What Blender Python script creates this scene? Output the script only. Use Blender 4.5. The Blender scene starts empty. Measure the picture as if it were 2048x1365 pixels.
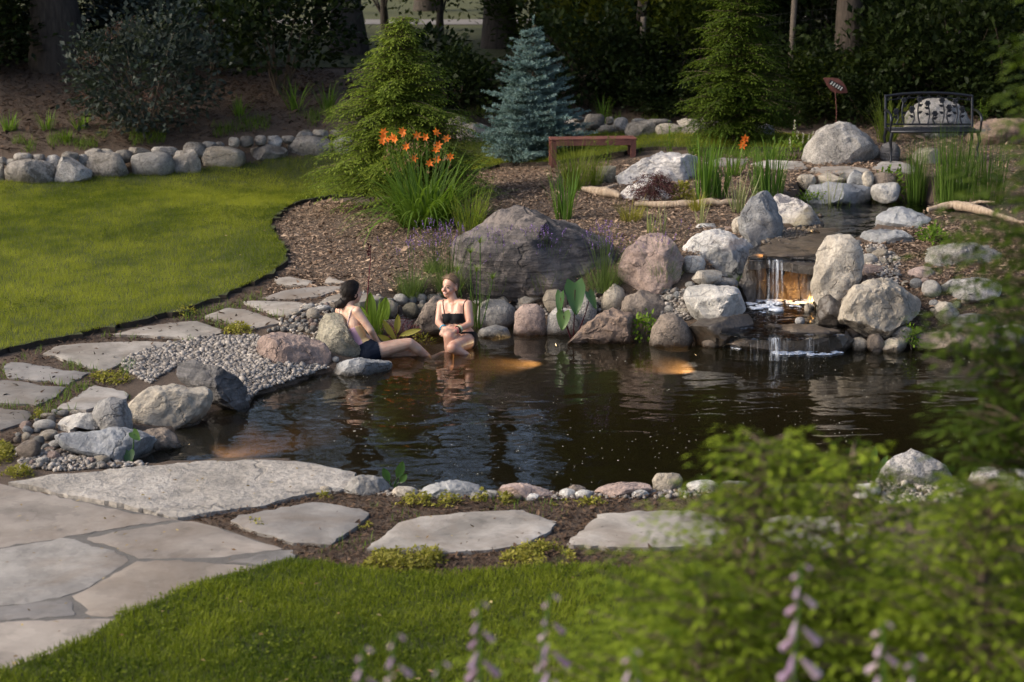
import bpy, math, random
import numpy as np
from mathutils import Vector
from mathutils.geometry import delaunay_2d_cdt

# ------------------------------------------------------------------ camera, sky, sun, exposure
SC = bpy.context.scene
COL = SC.collection
FPX, CAMZ, PITCH = 3698.0, 4.36, math.radians(13.4)
cd = bpy.data.cameras.new('camera'); cam = bpy.data.objects.new('camera', cd); COL.objects.link(cam)
cam.location = (0, 0, CAMZ); cam.rotation_euler = (math.pi/2 - PITCH, 0, 0)
cd.sensor_width = 36; cd.lens = FPX*36/2048; cd.clip_end = 600; cd.clip_start = .05
cd.dof.use_dof = True; cd.dof.focus_distance = 18.3; cd.dof.aperture_fstop = 2.3
SC.camera = cam
SUN_EL, SUN_AZ = math.radians(34), math.radians(-99)      # azimuth from +Y, clockwise: light comes from the left
W = bpy.data.worlds.new('World'); SC.world = W; W.use_nodes = True
wn = W.node_tree; sky = wn.nodes.new('ShaderNodeTexSky'); sky.sky_type = 'NISHITA'; sky.sun_disc = False
sky.dust_density = 4; sky.ozone_density = .4; sky.air_density = .8; sky.sun_elevation = SUN_EL; sky.sun_rotation = SUN_AZ
wn.nodes['Background'].inputs['Strength'].default_value = .1
wn.links.new(sky.outputs[0], wn.nodes['Background'].inputs['Color'])
sl = bpy.data.lights.new('sun', 'SUN'); sl.energy = 1.0; sl.angle = math.radians(32); sl.color = (1, .93, .8)
so = bpy.data.objects.new('sun', sl); COL.objects.link(so)
sdir = Vector((math.sin(SUN_AZ)*math.cos(SUN_EL), math.cos(SUN_AZ)*math.cos(SUN_EL), math.sin(SUN_EL)))
so.rotation_euler = sdir.to_track_quat('Z', 'Y').to_euler(); so.location = (-20, -5, 30)
SC.view_settings.view_transform = 'Standard'; SC.view_settings.look = 'None'
SC.view_settings.exposure = 1.42; SC.view_settings.gamma = 1; SC.view_settings.use_curve_mapping = False
SC.render.engine = 'CYCLES'; SC.cycles.use_denoising = True
SC.cycles.max_bounces = 7; SC.cycles.transparent_max_bounces = 12; SC.cycles.caustics_reflective = False
SC.cycles.caustics_refractive = False; SC.cycles.sample_clamp_indirect = 6

# ------------------------------------------------------------------ projection helpers
CP, SP = math.cos(PITCH), math.sin(PITCH)
RT = np.array([1., 0, 0]); UP = np.array([0, SP, CP]); FW = np.array([0, CP, -SP]); CAM = np.array([0, 0, CAMZ])
def ray(px, py): return (px-1024)/FPX*RT - (py-682.5)/FPX*UP + FW
def P(px, py, z):
    d = ray(px, py); return CAM + d*((z-CAMZ)/d[2])
def D(px, py, depth): return CAM + ray(px, py)*depth
def depth_of(p): return float(np.dot(np.asarray(p)-CAM, FW))
def proj(p):
    q = np.asarray(p, float)-CAM; t = q@FW
    return 1024+FPX*(q@RT)/t, 682.5-FPX*(q@UP)/t
def smooth(a, b, x):
    t = np.clip((x-a)/(b-a), 0, 1); return t*t*(3-2*t)
def zf(ox, oy, k): return lambda *c: tuple((ox if i % 2 == 0 else oy)+v/k for i, v in enumerate(c))

# ------------------------------------------------------------------ noise
def _hash(i, j, k, s):
    h = (i*374761393 + j*668265263 + k*2147483647 + s*1274126177) & 0xffffffff
    h = ((h ^ (h >> 13))*1274126177) & 0xffffffff
    h = ((h ^ (h >> 16))*2246822519) & 0xffffffff
    return ((h ^ (h >> 15)) & 0xffffff)/float(0xffffff)
def vnoise(p, s=0):
    p = np.asarray(p, float); i = np.floor(p).astype(np.int64); f = p-i; f = f*f*(3-2*f); r = 0
    for a in (0, 1):
        for b in (0, 1):
            for c in (0, 1):
                w = (f[:, 0] if a else 1-f[:, 0])*(f[:, 1] if b else 1-f[:, 1])*(f[:, 2] if c else 1-f[:, 2])
                r = r + w*_hash(i[:, 0]+a, i[:, 1]+b, i[:, 2]+c, s)
    return r*2-1
def fbm(p, s=0, o=4):
    r, a, t = 0, 1, 0; p = np.asarray(p, float)
    for k in range(o):
        r = r + a*vnoise(p, s+k*17); t += a; a *= .5; p = p*2.03+5.1
    return r/t

# ------------------------------------------------------------------ polygons
def sdist(poly, x, y):
    """signed distance to a polygon in plan, positive outside"""
    poly = np.asarray(poly, float)[:, :2]; x = np.asarray(x, float); y = np.asarray(y, float)
    d = np.full(x.shape, 1e9); ins = np.zeros(x.shape, bool)
    for i in range(len(poly)):
        ax, ay = poly[i]; bx, by = poly[(i+1) % len(poly)]
        ex, ey = bx-ax, by-ay; L = ex*ex+ey*ey+1e-12
        t = np.clip(((x-ax)*ex+(y-ay)*ey)/L, 0, 1)
        d = np.minimum(d, (x-ax-t*ex)**2+(y-ay-t*ey)**2)
        if abs(ey) > 1e-12:
            c = ((ay > y) != (by > y)) & (x < ex*(y-ay)/ey+ax); ins ^= c
    d = np.sqrt(d); return np.where(ins, -d, d)
def inpoly(poly, x, y): return sdist(poly, x, y) < 0

# ------------------------------------------------------------------ terrain
CTRL = [(0,1360,.05),(1024,1360,.05),(2048,1360,.08),(0,1100,.06),(1024,1080,.06),(2048,1080,.1),(300,960,.07),(2048,960,.1),
 (0,880,.08),(0,760,.12),(250,800,.08),(300,720,.1),(500,700,.13),(450,740,.09),(0,690,.15),(250,660,.17),(450,615,.22),(620,600,.27),(560,550,.3),
 (300,560,.22),(0,560,.2),(0,450,.27),(300,400,.33),(0,374,.35),(260,358,.36),(500,335,.4),(665,312,.45),(0,300,.72),(260,290,.75),(500,270,.8),(665,258,.85),
 (0,200,1.15),(300,180,1.2),(600,180,1.25),(0,120,1.6),(300,110,1.6),(650,105,1.55),(930,300,.55),(1000,290,.58),(1250,278,.62),(1450,280,.68),(1650,280,.8),
 (930,235,.95),(1250,235,1.0),(1450,235,1.05),(560,450,.38),(700,440,.45),(800,500,.43),(700,590,.36),(850,590,.4),(950,590,.42),(1100,580,.44),(1230,590,.44),
 (1330,580,.45),(900,400,.6),(1050,380,.68),(1200,340,.75),(1300,420,.72),(1450,440,.76),(1430,520,.62),(1420,565,.5),(1560,470,.71),(1650,460,.72),(1800,440,.8),
 (2000,440,.85),(1800,500,.66),(1900,560,.52),(2048,600,.45),(1850,620,.36),(1650,350,.95),(1820,330,1.0),(2048,330,1.02),(1700,300,1.0),(1250,180,1.15),
 (1600,190,1.2),(2000,200,1.25),(900,180,1.2),(700,90,1.5),(1000,60,1.4)]
cp = [P(*c) for c in CTRL] + [np.array(v, float) for v in [(-15,50,1.3),(0,55,1.25),(15,55,1.3),(-30,60,1.3),(30,60,1.3),(-60,80,1.3),(60,80,1.3),(0,120,1.3),
 (-80,140,1.3),(80,140,1.3),(-20,25,.35),(20,25,.9),(18,15,.2),(-14,14,.12),(12,20,.5),(40,30,1.1),(-40,30,.8),(-40,12,.3),(40,12,.4)]]
cp = np.array(cp)
def _U(r2): return np.where(r2 > 1e-12, r2*np.log(np.maximum(r2, 1e-12)), 0)
_n = len(cp); _A = np.zeros((_n+3, _n+3))
_A[:_n, :_n] = _U((cp[:, None, 0]-cp[None, :, 0])**2+(cp[:, None, 1]-cp[None, :, 1])**2)+np.eye(_n)*.6
_A[:_n, _n] = 1; _A[:_n, _n+1:] = cp[:, :2]; _A[_n:, :_n] = _A[:_n, _n:].T
_w = np.linalg.solve(_A, np.concatenate([cp[:, 2], np.zeros(3)]))
def B(x, y):
    """the lie of the land without the pond, the stream and the slope below the house"""
    x = np.asarray(x, float); y = np.asarray(y, float); sh = x.shape; x = x.ravel(); y = y.ravel()
    out = np.empty_like(x)
    for a in range(0, len(x), 20000):
        xs, ys = x[a:a+20000], y[a:a+20000]
        out[a:a+20000] = _U((xs[:, None]-cp[None, :, 0])**2+(ys[:, None]-cp[None, :, 1])**2)@_w[:_n]+_w[_n]+_w[_n+1]*xs+_w[_n+2]*ys
    far = smooth(70, 110, np.hypot(x, y)); out = np.clip(out, .05, 1.75)*(1-far)+1.3*far
    s = np.clip(9.7-y, 0, 9.7); out = np.maximum(out*smooth(7.5, 10, y), 0)+.05*(1-smooth(7.5, 10, y))+np.where(s > 0, .285*s*smooth(0, 2.5, s), 0)
    return out.reshape(sh)
PONDPX = [(262,934),(300,905),(330,900),(350,885),(350,860),(400,848),(425,825),(490,815),(520,790),(600,765),(648,746),(700,742),(740,712),(757,684),(830,662),(950,655),(1030,655),
 (1140,664),(1280,672),(1390,681),(1440,684),(1500,694),(1700,695),(1820,695),(1940,697),(2100,696),(2320,730),(2340,960),(2080,985),(1900,962),(1760,968),(1500,976),(1300,984),(1185,988),
 (1100,990),(960,988),(830,988),(760,985),(700,966),(690,950),(580,924),(480,920),(350,930)]
POND = [P(a, b, 0) for a, b in PONDPX]
POOL = [P(a, b, .7) for a, b in [(1498,500),(1540,480),(1570,462),(1600,450),(1570,420),(1600,395),(1700,388),(1830,395),(1900,412),(1850,450),(1760,455),(1735,470),(1690,478),(1650,500),(1642,522),(1500,518)]]
SHELF = [P(a, b, .2) for a, b in [(1440,668),(1450,650),(1480,640),(1490,600),(1500,585),(1640,588),(1640,640),(1690,655),(1690,672),(1600,682),(1500,680)]]
def Hh(x, y):
    x = np.asarray(x, float); y = np.asarray(y, float)
    b = B(x, y); d = sdist(POND, x, y)
    z = np.where(d > 0, .035+(np.maximum(b, .05)-.035)*smooth(0, np.where(y > 17.2, .62, .4), d), -.05-.2*smooth(0, .25, -d)-.65*smooth(.8, 1.9, -d))
    s = sdist(SHELF, x, y); z = np.minimum(z, np.where(s < .04, .165, np.where(s < .7, .165+(s-.04)*.9, 9)))
    u = sdist(POOL, x, y); z = np.where(u < 0, np.where(s < .04, .165, .66-.2*smooth(.05, .5, -u)), z)
    return z
_ts = np.concatenate([np.linspace(3, 40, 900), np.linspace(40.2, 120, 300)])
def G(px, py, off=0.0, fn=None):
    """the point of the ground seen at a pixel of the photograph"""
    d = ray(px, py); q = CAM[None]+_ts[:, None]*d[None]
    below = q[:, 2] < (fn or Hh)(q[:, 0], q[:, 1])+off
    k = int(np.argmax(below)) if below.any() else len(_ts)-1
    a, b = _ts[max(k-1, 0)], _ts[k]
    for _ in range(12):
        m = (a+b)/2; p = CAM+d*m
        if p[2] < float((fn or Hh)(np.array([p[0]]), np.array([p[1]]))[0])+off: b = m
        else: a = m
    return CAM+d*b
def hz(x, y): return float(Hh(np.array([x]), np.array([y]))[0])

# ------------------------------------------------------------------ object helpers
def tag(o, label=None, cat=None, group=None, kind=None):
    if label: o['label'] = label
    if cat: o['category'] = cat
    if group: o['group'] = group
    if kind: o['kind'] = kind
    return o
def thing(name, label, cat, loc=(0, 0, 0), group=None, rz=0):
    o = bpy.data.objects.new(name, None); COL.objects.link(o); o.location = tuple(loc); o.rotation_euler = (0, 0, rz)
    o.empty_display_size = .1
    return tag(o, label, cat, group)
class MB:
    def __init__(s): s.v = []; s.f3 = []; s.f4 = []; s.t = []; s.n = 0
    def add(s, v, f, tint=.5):
        v = np.asarray(v, float).reshape(-1, 3); f = np.asarray(f, np.int64)
        s.v.append(v); s.t.append(np.broadcast_to(np.asarray(tint, float), (len(v),)))
        (s.f3 if f.shape[1] == 3 else s.f4).append(f+s.n); s.n += len(v)
    def build(s, name, mat, parent=None, smooth_=True, loc=None, link=True):
        v = np.concatenate(s.v); t = np.concatenate(s.t)
        if loc is not None: v = v-np.asarray(loc)
        f3 = np.concatenate(s.f3) if s.f3 else np.zeros((0, 3), np.int64); f4 = np.concatenate(s.f4) if s.f4 else np.zeros((0, 4), np.int64)
        me = bpy.data.meshes.new(name); me.vertices.add(len(v)); me.vertices.foreach_set('co', v.astype(np.float32).ravel())
        lp = np.concatenate([f3.ravel(), f4.ravel()]); me.loops.add(len(lp)); me.loops.foreach_set('vertex_index', lp.astype(np.int32))
        st = np.concatenate([np.arange(len(f3))*3, len(f3)*3+np.arange(len(f4))*4]); me.polygons.add(len(st)); me.polygons.foreach_set('loop_start', st.astype(np.int32))
        me.update(calc_edges=True); me.validate()
        me.polygons.foreach_set('use_smooth', np.full(len(me.polygons), bool(smooth_)))
        at = me.attributes.new('tint', 'FLOAT', 'POINT'); at.data.foreach_set('value', t.astype(np.float32))
        if mat: me.materials.append(mat)
        if not link: return me
        return link_mesh(name, me, parent, loc)
def link_mesh(name, me, parent=None, loc=None):
    o = bpy.data.objects.new(name, me); COL.objects.link(o)
    if parent is not None: o.parent = parent
    if loc is not None: o.location = tuple(loc)
    return o
def copy_tree(o, parent=None):
    c = o.copy(); COL.objects.link(c)
    if parent is not None: c.parent = parent
    for ch in list(o.children): copy_tree(ch, c)
    return c
def box(mb, c, sx, sy, sz, rz=0, bev=0, tint=.5):
    x, y, z = sx/2, sy/2, sz/2
    if bev:
        b = bev; pts = []
        for dz, s in ((-z, b), (-z+b, 0), (z-b, 0), (z, b)):
            pts += [(-x+s, -y+s, dz), (x-s, -y+s, dz), (x-s, y-s, dz), (-x+s, y-s, dz)]
        f = [(3, 2, 1, 0), (12, 13, 14, 15)]
        for r in range(3):
            for k in range(4): f.append((r*4+k, r*4+(k+1) % 4, r*4+4+(k+1) % 4, r*4+4+k))
    else:
        pts = [(-x,-y,-z),(x,-y,-z),(x,y,-z),(-x,y,-z),(-x,-y,z),(x,-y,z),(x,y,z),(-x,y,z)]
        f = [(3,2,1,0),(4,5,6,7),(0,1,5,4),(1,2,6,5),(2,3,7,6),(3,0,4,7)]
    p = np.array(pts); ca, sa = math.cos(rz), math.sin(rz)
    q = np.stack([p[:, 0]*ca-p[:, 1]*sa, p[:, 0]*sa+p[:, 1]*ca, p[:, 2]], 1)+np.asarray(c)
    mb.add(q, f, tint)
def tube(mb, pts, rad, n=8, tint=.5, cap=True):
    pts = np.asarray(pts, float); m = len(pts); rad = np.broadcast_to(np.asarray(rad, float), (m,))
    tn = np.gradient(pts, axis=0); tn /= np.linalg.norm(tn, axis=1)[:, None]+1e-9
    a = np.array([0, 0, 1.]) if abs(tn[0][2]) < .9 else np.array([1., 0, 0])
    rings = []
    for i in range(m):
        u = a-tn[i]*np.dot(a, tn[i]); u /= np.linalg.norm(u)+1e-9; w = np.cross(tn[i], u); a = u
        ang = np.arange(n)*2*math.pi/n
        rings.append(pts[i]+rad[i]*(np.cos(ang)[:, None]*u+np.sin(ang)[:, None]*w))
    v = np.concatenate(rings); f = []
    for i in range(m-1):
        for k in range(n): f.append((i*n+k, i*n+(k+1) % n, (i+1)*n+(k+1) % n, (i+1)*n+k))
    mb.add(v, f, tint)
    if cap:
        for i, rv in ((0, True), (m-1, False)):
            idx = [i*n+k for k in range(n)]; c = pts[i]
            mb.add(np.vstack([v[idx], c]), [((k+1) % n, k, n) if rv else (k, (k+1) % n, n) for k in range(n)], tint)
def leaves(mb, c, d, up, L, Wd, tint, fold=.25):
    """kite leaves: c base points, d length directions, up rough normals"""
    c = np.asarray(c); N = len(c); d = d/(np.linalg.norm(d, axis=1)[:, None]+1e-9)
    s = np.cross(d, up); s /= np.linalg.norm(s, axis=1)[:, None]+1e-9; nn = np.cross(s, d)
    L = np.broadcast_to(L, (N,))[:, None]; Wd = np.broadcast_to(Wd, (N,))[:, None]
    v = np.stack([c, c+d*L*.45+s*Wd*.5+nn*Wd*fold, c+d*L, c+d*L*.45-s*Wd*.5+nn*Wd*fold], 1).reshape(-1, 3)
    i = np.arange(N)[:, None]*4
    f = np.concatenate([i+np.array([[0, 1, 2]]), i+np.array([[0, 2, 3]])])
    mb.add(v, f, np.repeat(np.broadcast_to(tint, (N,)), 4))
def blades(mb, base, az, L, a0, a1, Wd, tint, nseg=4, pw=1.3, tip=.08):
    """grass blades: start angle a0 and end angle a1 from vertical"""
    base = np.asarray(base, float); N = len(base)
    az, L, a0, a1, Wd, tint = [np.broadcast_to(q, (N,)) for q in (az, L, a0, a1, Wd, tint)]
    h = np.stack([np.cos(az), np.sin(az), 0*az], 1); s = np.stack([-np.sin(az), np.cos(az), 0*az], 1); z = np.array([[0, 0, 1.]])
    p = base.copy(); V = []
    for k in range(nseg+1):
        t = k/nseg; w = Wd*(np.clip(min(1, .55+2.2*t)*(1-t**2.2), tip, 1))
        V += [p-s*(w/2)[:, None], p+s*(w/2)[:, None]]
        a = a0+(a1-a0)*((t+.5/nseg)**pw); p = p+(L/nseg)[:, None]*(h*np.sin(a)[:, None]+z*np.cos(a)[:, None])
    v = np.stack(V, 1).reshape(-1, 3); M = 2*(nseg+1); i = np.arange(N)[:, None]*M
    f = np.concatenate([i+np.array([[2*k, 2*k+1, 2*k+3, 2*k+2]]) for k in range(nseg)])
    mb.add(v, f, np.repeat(tint, M))
_ico = {}
def ico(n):
    if n not in _ico:
        import bmesh
        bm = bmesh.new(); bmesh.ops.create_icosphere(bm, subdivisions=n, radius=1)
        bm.verts.ensure_lookup_table()
        _ico[n] = (np.array([v.co[:] for v in bm.verts]), np.array([[v.index for v in f.verts] for f in bm.faces])); bm.free()
    return _ico[n]

# ------------------------------------------------------------------ materials
class NT:
    def __init__(s, name):
        s.m = bpy.data.materials.new(name); s.m.use_nodes = True; s.t = s.m.node_tree; s.b = s.t.nodes['Principled BSDF']; s.out = s.t.nodes['Material Output']
    def n(s, ty, **k):
        nd = s.t.nodes.new('ShaderNode'+ty)
        for a, v in k.items():
            if a in nd.inputs: s.set(nd.inputs[a], v)
            else: setattr(nd, a, v)
        return nd
    def set(s, sock, v):
        if isinstance(v, bpy.types.NodeSocket): s.t.links.new(v, sock)
        elif isinstance(v, tuple) and len(v) == 3 and sock.type == 'RGBA': sock.default_value = (*v, 1)
        else: sock.default_value = v
    def pos(s, scale=(1, 1, 1), world=False):
        c = s.n('NewGeometry').outputs['Position'] if world else s.n('TexCoord').outputs['Object']
        mp = s.n('Mapping'); s.set(mp.inputs['Vector'], c); mp.inputs['Scale'].default_value = scale; return mp.outputs[0]
    def noise(s, v, scale, detail=4, rough=.55, dist=0):
        nd = s.n('TexNoise'); s.set(nd.inputs['Vector'], v); nd.inputs['Scale'].default_value = scale; nd.inputs['Detail'].default_value = detail
        nd.inputs['Roughness'].default_value = rough; nd.inputs['Distortion'].default_value = dist; return nd.outputs['Fac']
    def ramp(s, f, stops, interp='LINEAR'):
        nd = s.n('ValToRGB'); s.set(nd.inputs[0], f); r = nd.color_ramp; r.interpolation = interp
        while len(r.elements) < len(stops): r.elements.new(.5)
        for e, (p, c) in zip(r.elements, stops): e.position = p; e.color = (*c, 1) if isinstance(c, tuple) else (c, c, c, 1)
        return nd.outputs[0]
    def mix(s, f, a, b, mode='MIX'):
        nd = s.n('Mix', data_type='RGBA', blend_type=mode)
        s.set(nd.inputs[0], f); s.set(nd.inputs[6], a); s.set(nd.inputs[7], b); return nd.outputs[2]
    def math(s, op, a, b=0.0):
        nd = s.n('Math', operation=op); s.set(nd.inputs[0], a); s.set(nd.inputs[1], b); return nd.outputs[0]
    def bump(s, h, st=.3, dist=.02, normal=None):
        nd = s.n('Bump'); nd.inputs['Strength'].default_value = st; nd.inputs['Distance'].default_value = dist; s.set(nd.inputs['Height'], h)
        if normal is not None: s.set(nd.inputs['Normal'], normal)
        return nd.outputs[0]
    def fin(s, col=None, rough=None, nrm=None, **k):
        if col is not None: s.set(s.b.inputs['Base Color'], col)
        if rough is not None: s.set(s.b.inputs['Roughness'], rough)
        if nrm is not None: s.set(s.b.inputs['Normal'], nrm)
        for a, v in k.items(): s.set(s.b.inputs[a], v)
        return s.m
def rock_mat(name, c1, c2, spk, spk_amt=.35, stria=0, lichen=None, scale=6, rough=.85, wet=True, dark=None, bmp=.8, crack=1., layer=False):
    m = NT(name); v = m.pos(); rnd = m.n('ObjectInfo').outputs['Random']
    off = m.n('VectorMath', operation='ADD'); m.set(off.inputs[0], v); cb = m.n('CombineXYZ'); m.set(cb.inputs[0], m.math('MULTIPLY', rnd, 37.)); m.set(cb.inputs[1], m.math('MULTIPLY', rnd, 91.)); m.set(off.inputs[1], cb.outputs[0]); v = off.outputs[0]
    big = m.noise(v, scale*.45, 5, .6, .4); fine = m.noise(v, scale*9, 3, .6); mid = m.noise(v, scale*2.2, 6, .65, .3)
    col = m.ramp(big, [(.34, c1), (.62, c2)])
    col = m.mix(m.math('MULTIPLY', m.ramp(fine, [(.5, 0.), (.6, 1.)]), spk_amt), col, spk)
    col = m.mix(.55, col, m.ramp(mid, [(.25, .1), (.48, .72), (.72, 1.05)]), 'MULTIPLY')
    h = m.math('ADD', m.math('MULTIPLY', mid, 1.0), m.math('MULTIPLY', fine, .22))
    if stria:
        mp = m.n('Mapping'); m.set(mp.inputs['Vector'], v); mp.inputs['Rotation'].default_value = (.25, .35, .2); mp.inputs['Scale'].default_value = (1.2, 1.5, 14)
        st = m.noise(mp.outputs[0], scale*.6, 5, .65, .3)
        col = m.mix(stria, col, m.ramp(st, [(.35, .22), (.55, .75), (.7, 1.)]), 'MULTIPLY'); h = m.math('ADD', h, m.math('MULTIPLY', st, .9*stria+.2))
    if dark: col = m.mix(m.ramp(m.noise(v, scale*.7, 6, .7, .8), [(.56, 0.), (.62, 1.)]), col, dark)
    if lichen: col = m.mix(m.ramp(m.noise(v, scale*1.1, 7, .72, .6), [(.53, 0.), (.6, .85)]), col, lichen)
    col = m.mix(1., col, m.ramp(rnd, [(0, (.82, .8, .78)), (.5, (1., .98, .96)), (1, (1.1, 1.1, 1.12))]), 'MULTIPLY')
    vo = m.n('TexVoronoi', feature='DISTANCE_TO_EDGE'); wp = m.n('VectorMath', operation='ADD'); m.set(wp.inputs[0], v); nz = m.n('TexNoise'); m.set(nz.inputs['Vector'], v); nz.inputs['Scale'].default_value = 5; nz.inputs['Detail'].default_value = 5
    sc_ = m.n('VectorMath', operation='SCALE'); m.set(sc_.inputs[0], nz.outputs['Color']); sc_.inputs['Scale'].default_value = .35; m.set(wp.inputs[1], sc_.outputs[0]); m.set(vo.inputs['Vector'], wp.outputs[0]); vo.inputs['Scale'].default_value = scale*.42
    ck = m.ramp(vo.outputs['Distance'], [(.0, 0.), (.022, 1.)]); cm_ = m.math('MAXIMUM', ck, m.ramp(big, [(.42, 0.), (.55, 1.)])); col = m.mix(.6*crack, col, m.mix(1., col, m.ramp(cm_, [(0, .3), (1, 1.)]), 'MULTIPLY')); h = m.math('ADD', h, m.math('MULTIPLY', cm_, .5*crack))
    if layer:
        ly = m.ramp(m.noise(v, scale*.9, 5, .6, .3), [(0, 0.), (.4, .33), (.5, .66), (.61, 1.)], 'CONSTANT'); col = m.mix(.85, col, m.mix(1., col, m.ramp(ly, [(0, .66), (.5, .9), (1, 1.05)]), 'MULTIPLY')); h = m.math('ADD', m.math('MULTIPLY', h, .5), m.math('MULTIPLY', ly, 1.2))
        col = m.mix(m.math('MULTIPLY', m.ramp(m.noise(v, scale*.6, 6, .7, 1.), [(.47, 0.), (.66, 1.)]), .62), col, (.15, .115, .085))
    r = rough
    if wet:
        sx = m.n('SeparateXYZ'); m.set(sx.inputs[0], m.n('NewGeometry').outputs['Position'])
        wz = m.math('ADD', sx.outputs[2], m.math('MULTIPLY', mid, .04)); w = m.ramp(m.math('MULTIPLY', wz, 5.), [(.18, 1.), (.5, 0.)])
        col = m.mix(w, col, m.mix(1., col, (.34, .31, .27), 'MULTIPLY')); r = m.math('SUBTRACT', rough, m.math('MULTIPLY', w, .5))
    return m.fin(col, r, m.bump(h, bmp, .05))
MAT = {}
def R_(k, *a, **kw): MAT[k] = rock_mat(k+'_stone', *a, **kw)
R_('granite', (.27,.26,.245), (.47,.45,.42), (.1,.1,.1), .55, scale=7)
R_('white', (.42,.41,.38), (.66,.64,.6), (.2,.19,.18), .3, scale=7)
R_('quartz', (.5,.48,.46), (.75,.72,.69), (.15,.14,.16), .3, stria=.35, dark=(.12,.12,.14), scale=4)
R_('pink', (.3,.22,.19), (.47,.36,.31), (.16,.13,.12), .4, scale=6)
R_('tan', (.33,.29,.23), (.52,.47,.39), (.17,.15,.12), .35, scale=6)
R_('brown', (.13,.105,.085), (.27,.22,.175), (.07,.06,.05), .4, scale=6)
R_('russet', (.2,.135,.1), (.34,.25,.19), (.07,.065,.07), .35, scale=4, dark=(.09,.085,.09))
R_('slate', (.085,.085,.09), (.19,.185,.185), (.3,.28,.27), .12, stria=.75, scale=4)
R_('dark', (.035,.036,.04), (.085,.085,.09), (.16,.15,.14), .15, stria=.6, scale=5, rough=.7)
R_('blue', (.17,.18,.19), (.33,.34,.345), (.5,.5,.5), .2, scale=5)
R_('grey', (.19,.185,.175), (.33,.32,.3), (.1,.1,.1), .4, scale=6)
R_('lichen', (.22,.2,.15), (.36,.33,.25), (.1,.1,.08), .4, lichen=(.1,.1,.06), scale=6, bmp=1)
R_('wall', (.17,.155,.135), (.36,.335,.3), (.09,.085,.075), .4, lichen=(.09,.08,.065), scale=4, bmp=.9)
R_('banded', (.075,.068,.068), (.2,.175,.165), (.36,.31,.28), .22, stria=.9, scale=2.2, lichen=(.2,.17,.15), bmp=1)
R_('lime', (.4,.36,.29), (.54,.49,.41), (.25,.22,.18), .25, scale=5)
R_('flag', (.27,.25,.22), (.46,.43,.39), (.24,.22,.2), .2, scale=2.0, bmp=.35, wet=False, crack=.2, layer=True)
R_('flagwarm', (.2,.172,.145), (.37,.33,.285), (.26,.22,.19), .15, scale=1.3, bmp=.3, wet=False, crack=.15, layer=True)
R_('flagcool', (.19,.18,.17), (.36,.34,.31), (.22,.21,.2), .25, scale=1.6, bmp=.4, wet=False, stria=.15, crack=.2, layer=True)
R_('slab', (.27,.25,.22), (.4,.375,.34), (.16,.15,.14), .45, scale=2.4, bmp=.8, wet=False)
def wetrock(name, c):
    m = NT(name); v = m.pos(); mid = m.noise(v, 9, 6, .65); fine = m.noise(v, 45, 3, .6)
    col = m.ramp(mid, [(.3, tuple(q*.45 for q in c)), (.7, c)]); return m.fin(col, .33, m.bump(m.math('ADD', mid, m.math('MULTIPLY', fine, .4)), .7, .03))
MAT['wet'] = wetrock('wet_dark_stone', (.075, .062, .05)); MAT['wetbrown'] = wetrock('wet_brown_stone', (.13, .1, .07))
def leaf_mat(name, c1, c2, rough=.5, tr=.35, spec=.1):
    m = NT(name); a = m.n('Attribute', attribute_name='tint').outputs['Fac']; rnd = m.n('ObjectInfo').outputs['Random']
    col = m.ramp(a, [(0, c1), (1, c2)]); col = m.mix(1., col, m.ramp(rnd, [(0, (.85, .85, .85)), (1, (1.15, 1.12, 1.05))]), 'MULTIPLY')
    m.fin(col, rough); m.b.inputs['Specular IOR Level'].default_value = spec
    t = m.n('BsdfTranslucent'); m.set(t.inputs[0], m.mix(1., col, (1.2, 1.25, .6), 'MULTIPLY')); x = m.n('MixShader'); x.inputs[0].default_value = tr
    m.t.links.new(m.b.outputs[0], x.inputs[1]); m.t.links.new(t.outputs[0], x.inputs[2]); m.t.links.new(x.outputs[0], m.out.inputs[0]); return m.m
def plain(name, c, rough=.6, var=.15, scale=20, metal=0, bmp=.1, **k):
    m = NT(name); f = m.noise(m.pos(), scale, 4); lo = tuple(q*(1-var) for q in c); hi = tuple(min(q*(1+var), 1) for q in c)
    return m.fin(m.ramp(f, [(.3, lo), (.7, hi)]), rough, m.bump(f, bmp, .005), Metallic=metal, **k)
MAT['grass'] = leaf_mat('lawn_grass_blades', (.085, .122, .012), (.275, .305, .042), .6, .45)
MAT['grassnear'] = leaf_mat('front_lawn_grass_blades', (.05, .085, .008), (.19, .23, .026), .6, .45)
MAT['hemlock'] = leaf_mat('hemlock_needles', (.05, .085, .012), (.19, .25, .04), .5, .4)
MAT['hemnear'] = leaf_mat('young_hemlock_needles', (.03, .065, .006), (.28, .36, .035), .55, .45)
MAT['hemdark'] = leaf_mat('dark_green_hemlock_needles', (.022, .045, .006), (.1, .145, .02), .5, .4)  # needles of a deeper green
MAT['spruce'] = leaf_mat('blue_spruce_needles', (.07, .13, .125), (.27, .39, .38), .55, .12)
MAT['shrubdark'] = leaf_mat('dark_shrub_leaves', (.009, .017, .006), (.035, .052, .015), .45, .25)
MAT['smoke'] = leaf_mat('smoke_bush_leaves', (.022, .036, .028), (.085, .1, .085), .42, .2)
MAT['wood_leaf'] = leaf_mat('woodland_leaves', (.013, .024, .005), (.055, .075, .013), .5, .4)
MAT['backlit_leaf'] = leaf_mat('backlit_tone_woodland_leaves', (.045, .06, .008), (.14, .15, .022), .5, .5)  # glow of backlit leaves is put into this brighter yellow-green colour
MAT['daylily'] = leaf_mat('daylily_leaves', (.06, .125, .016), (.2, .31, .055), .4, .4)
MAT['iris'] = leaf_mat('iris_leaves', (.045, .11, .02), (.15, .25, .05), .4, .35)
MAT['ivory'] = leaf_mat('variegated_leaves', (.16, .2, .08), (.42, .42, .24), .45, .3)
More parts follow.
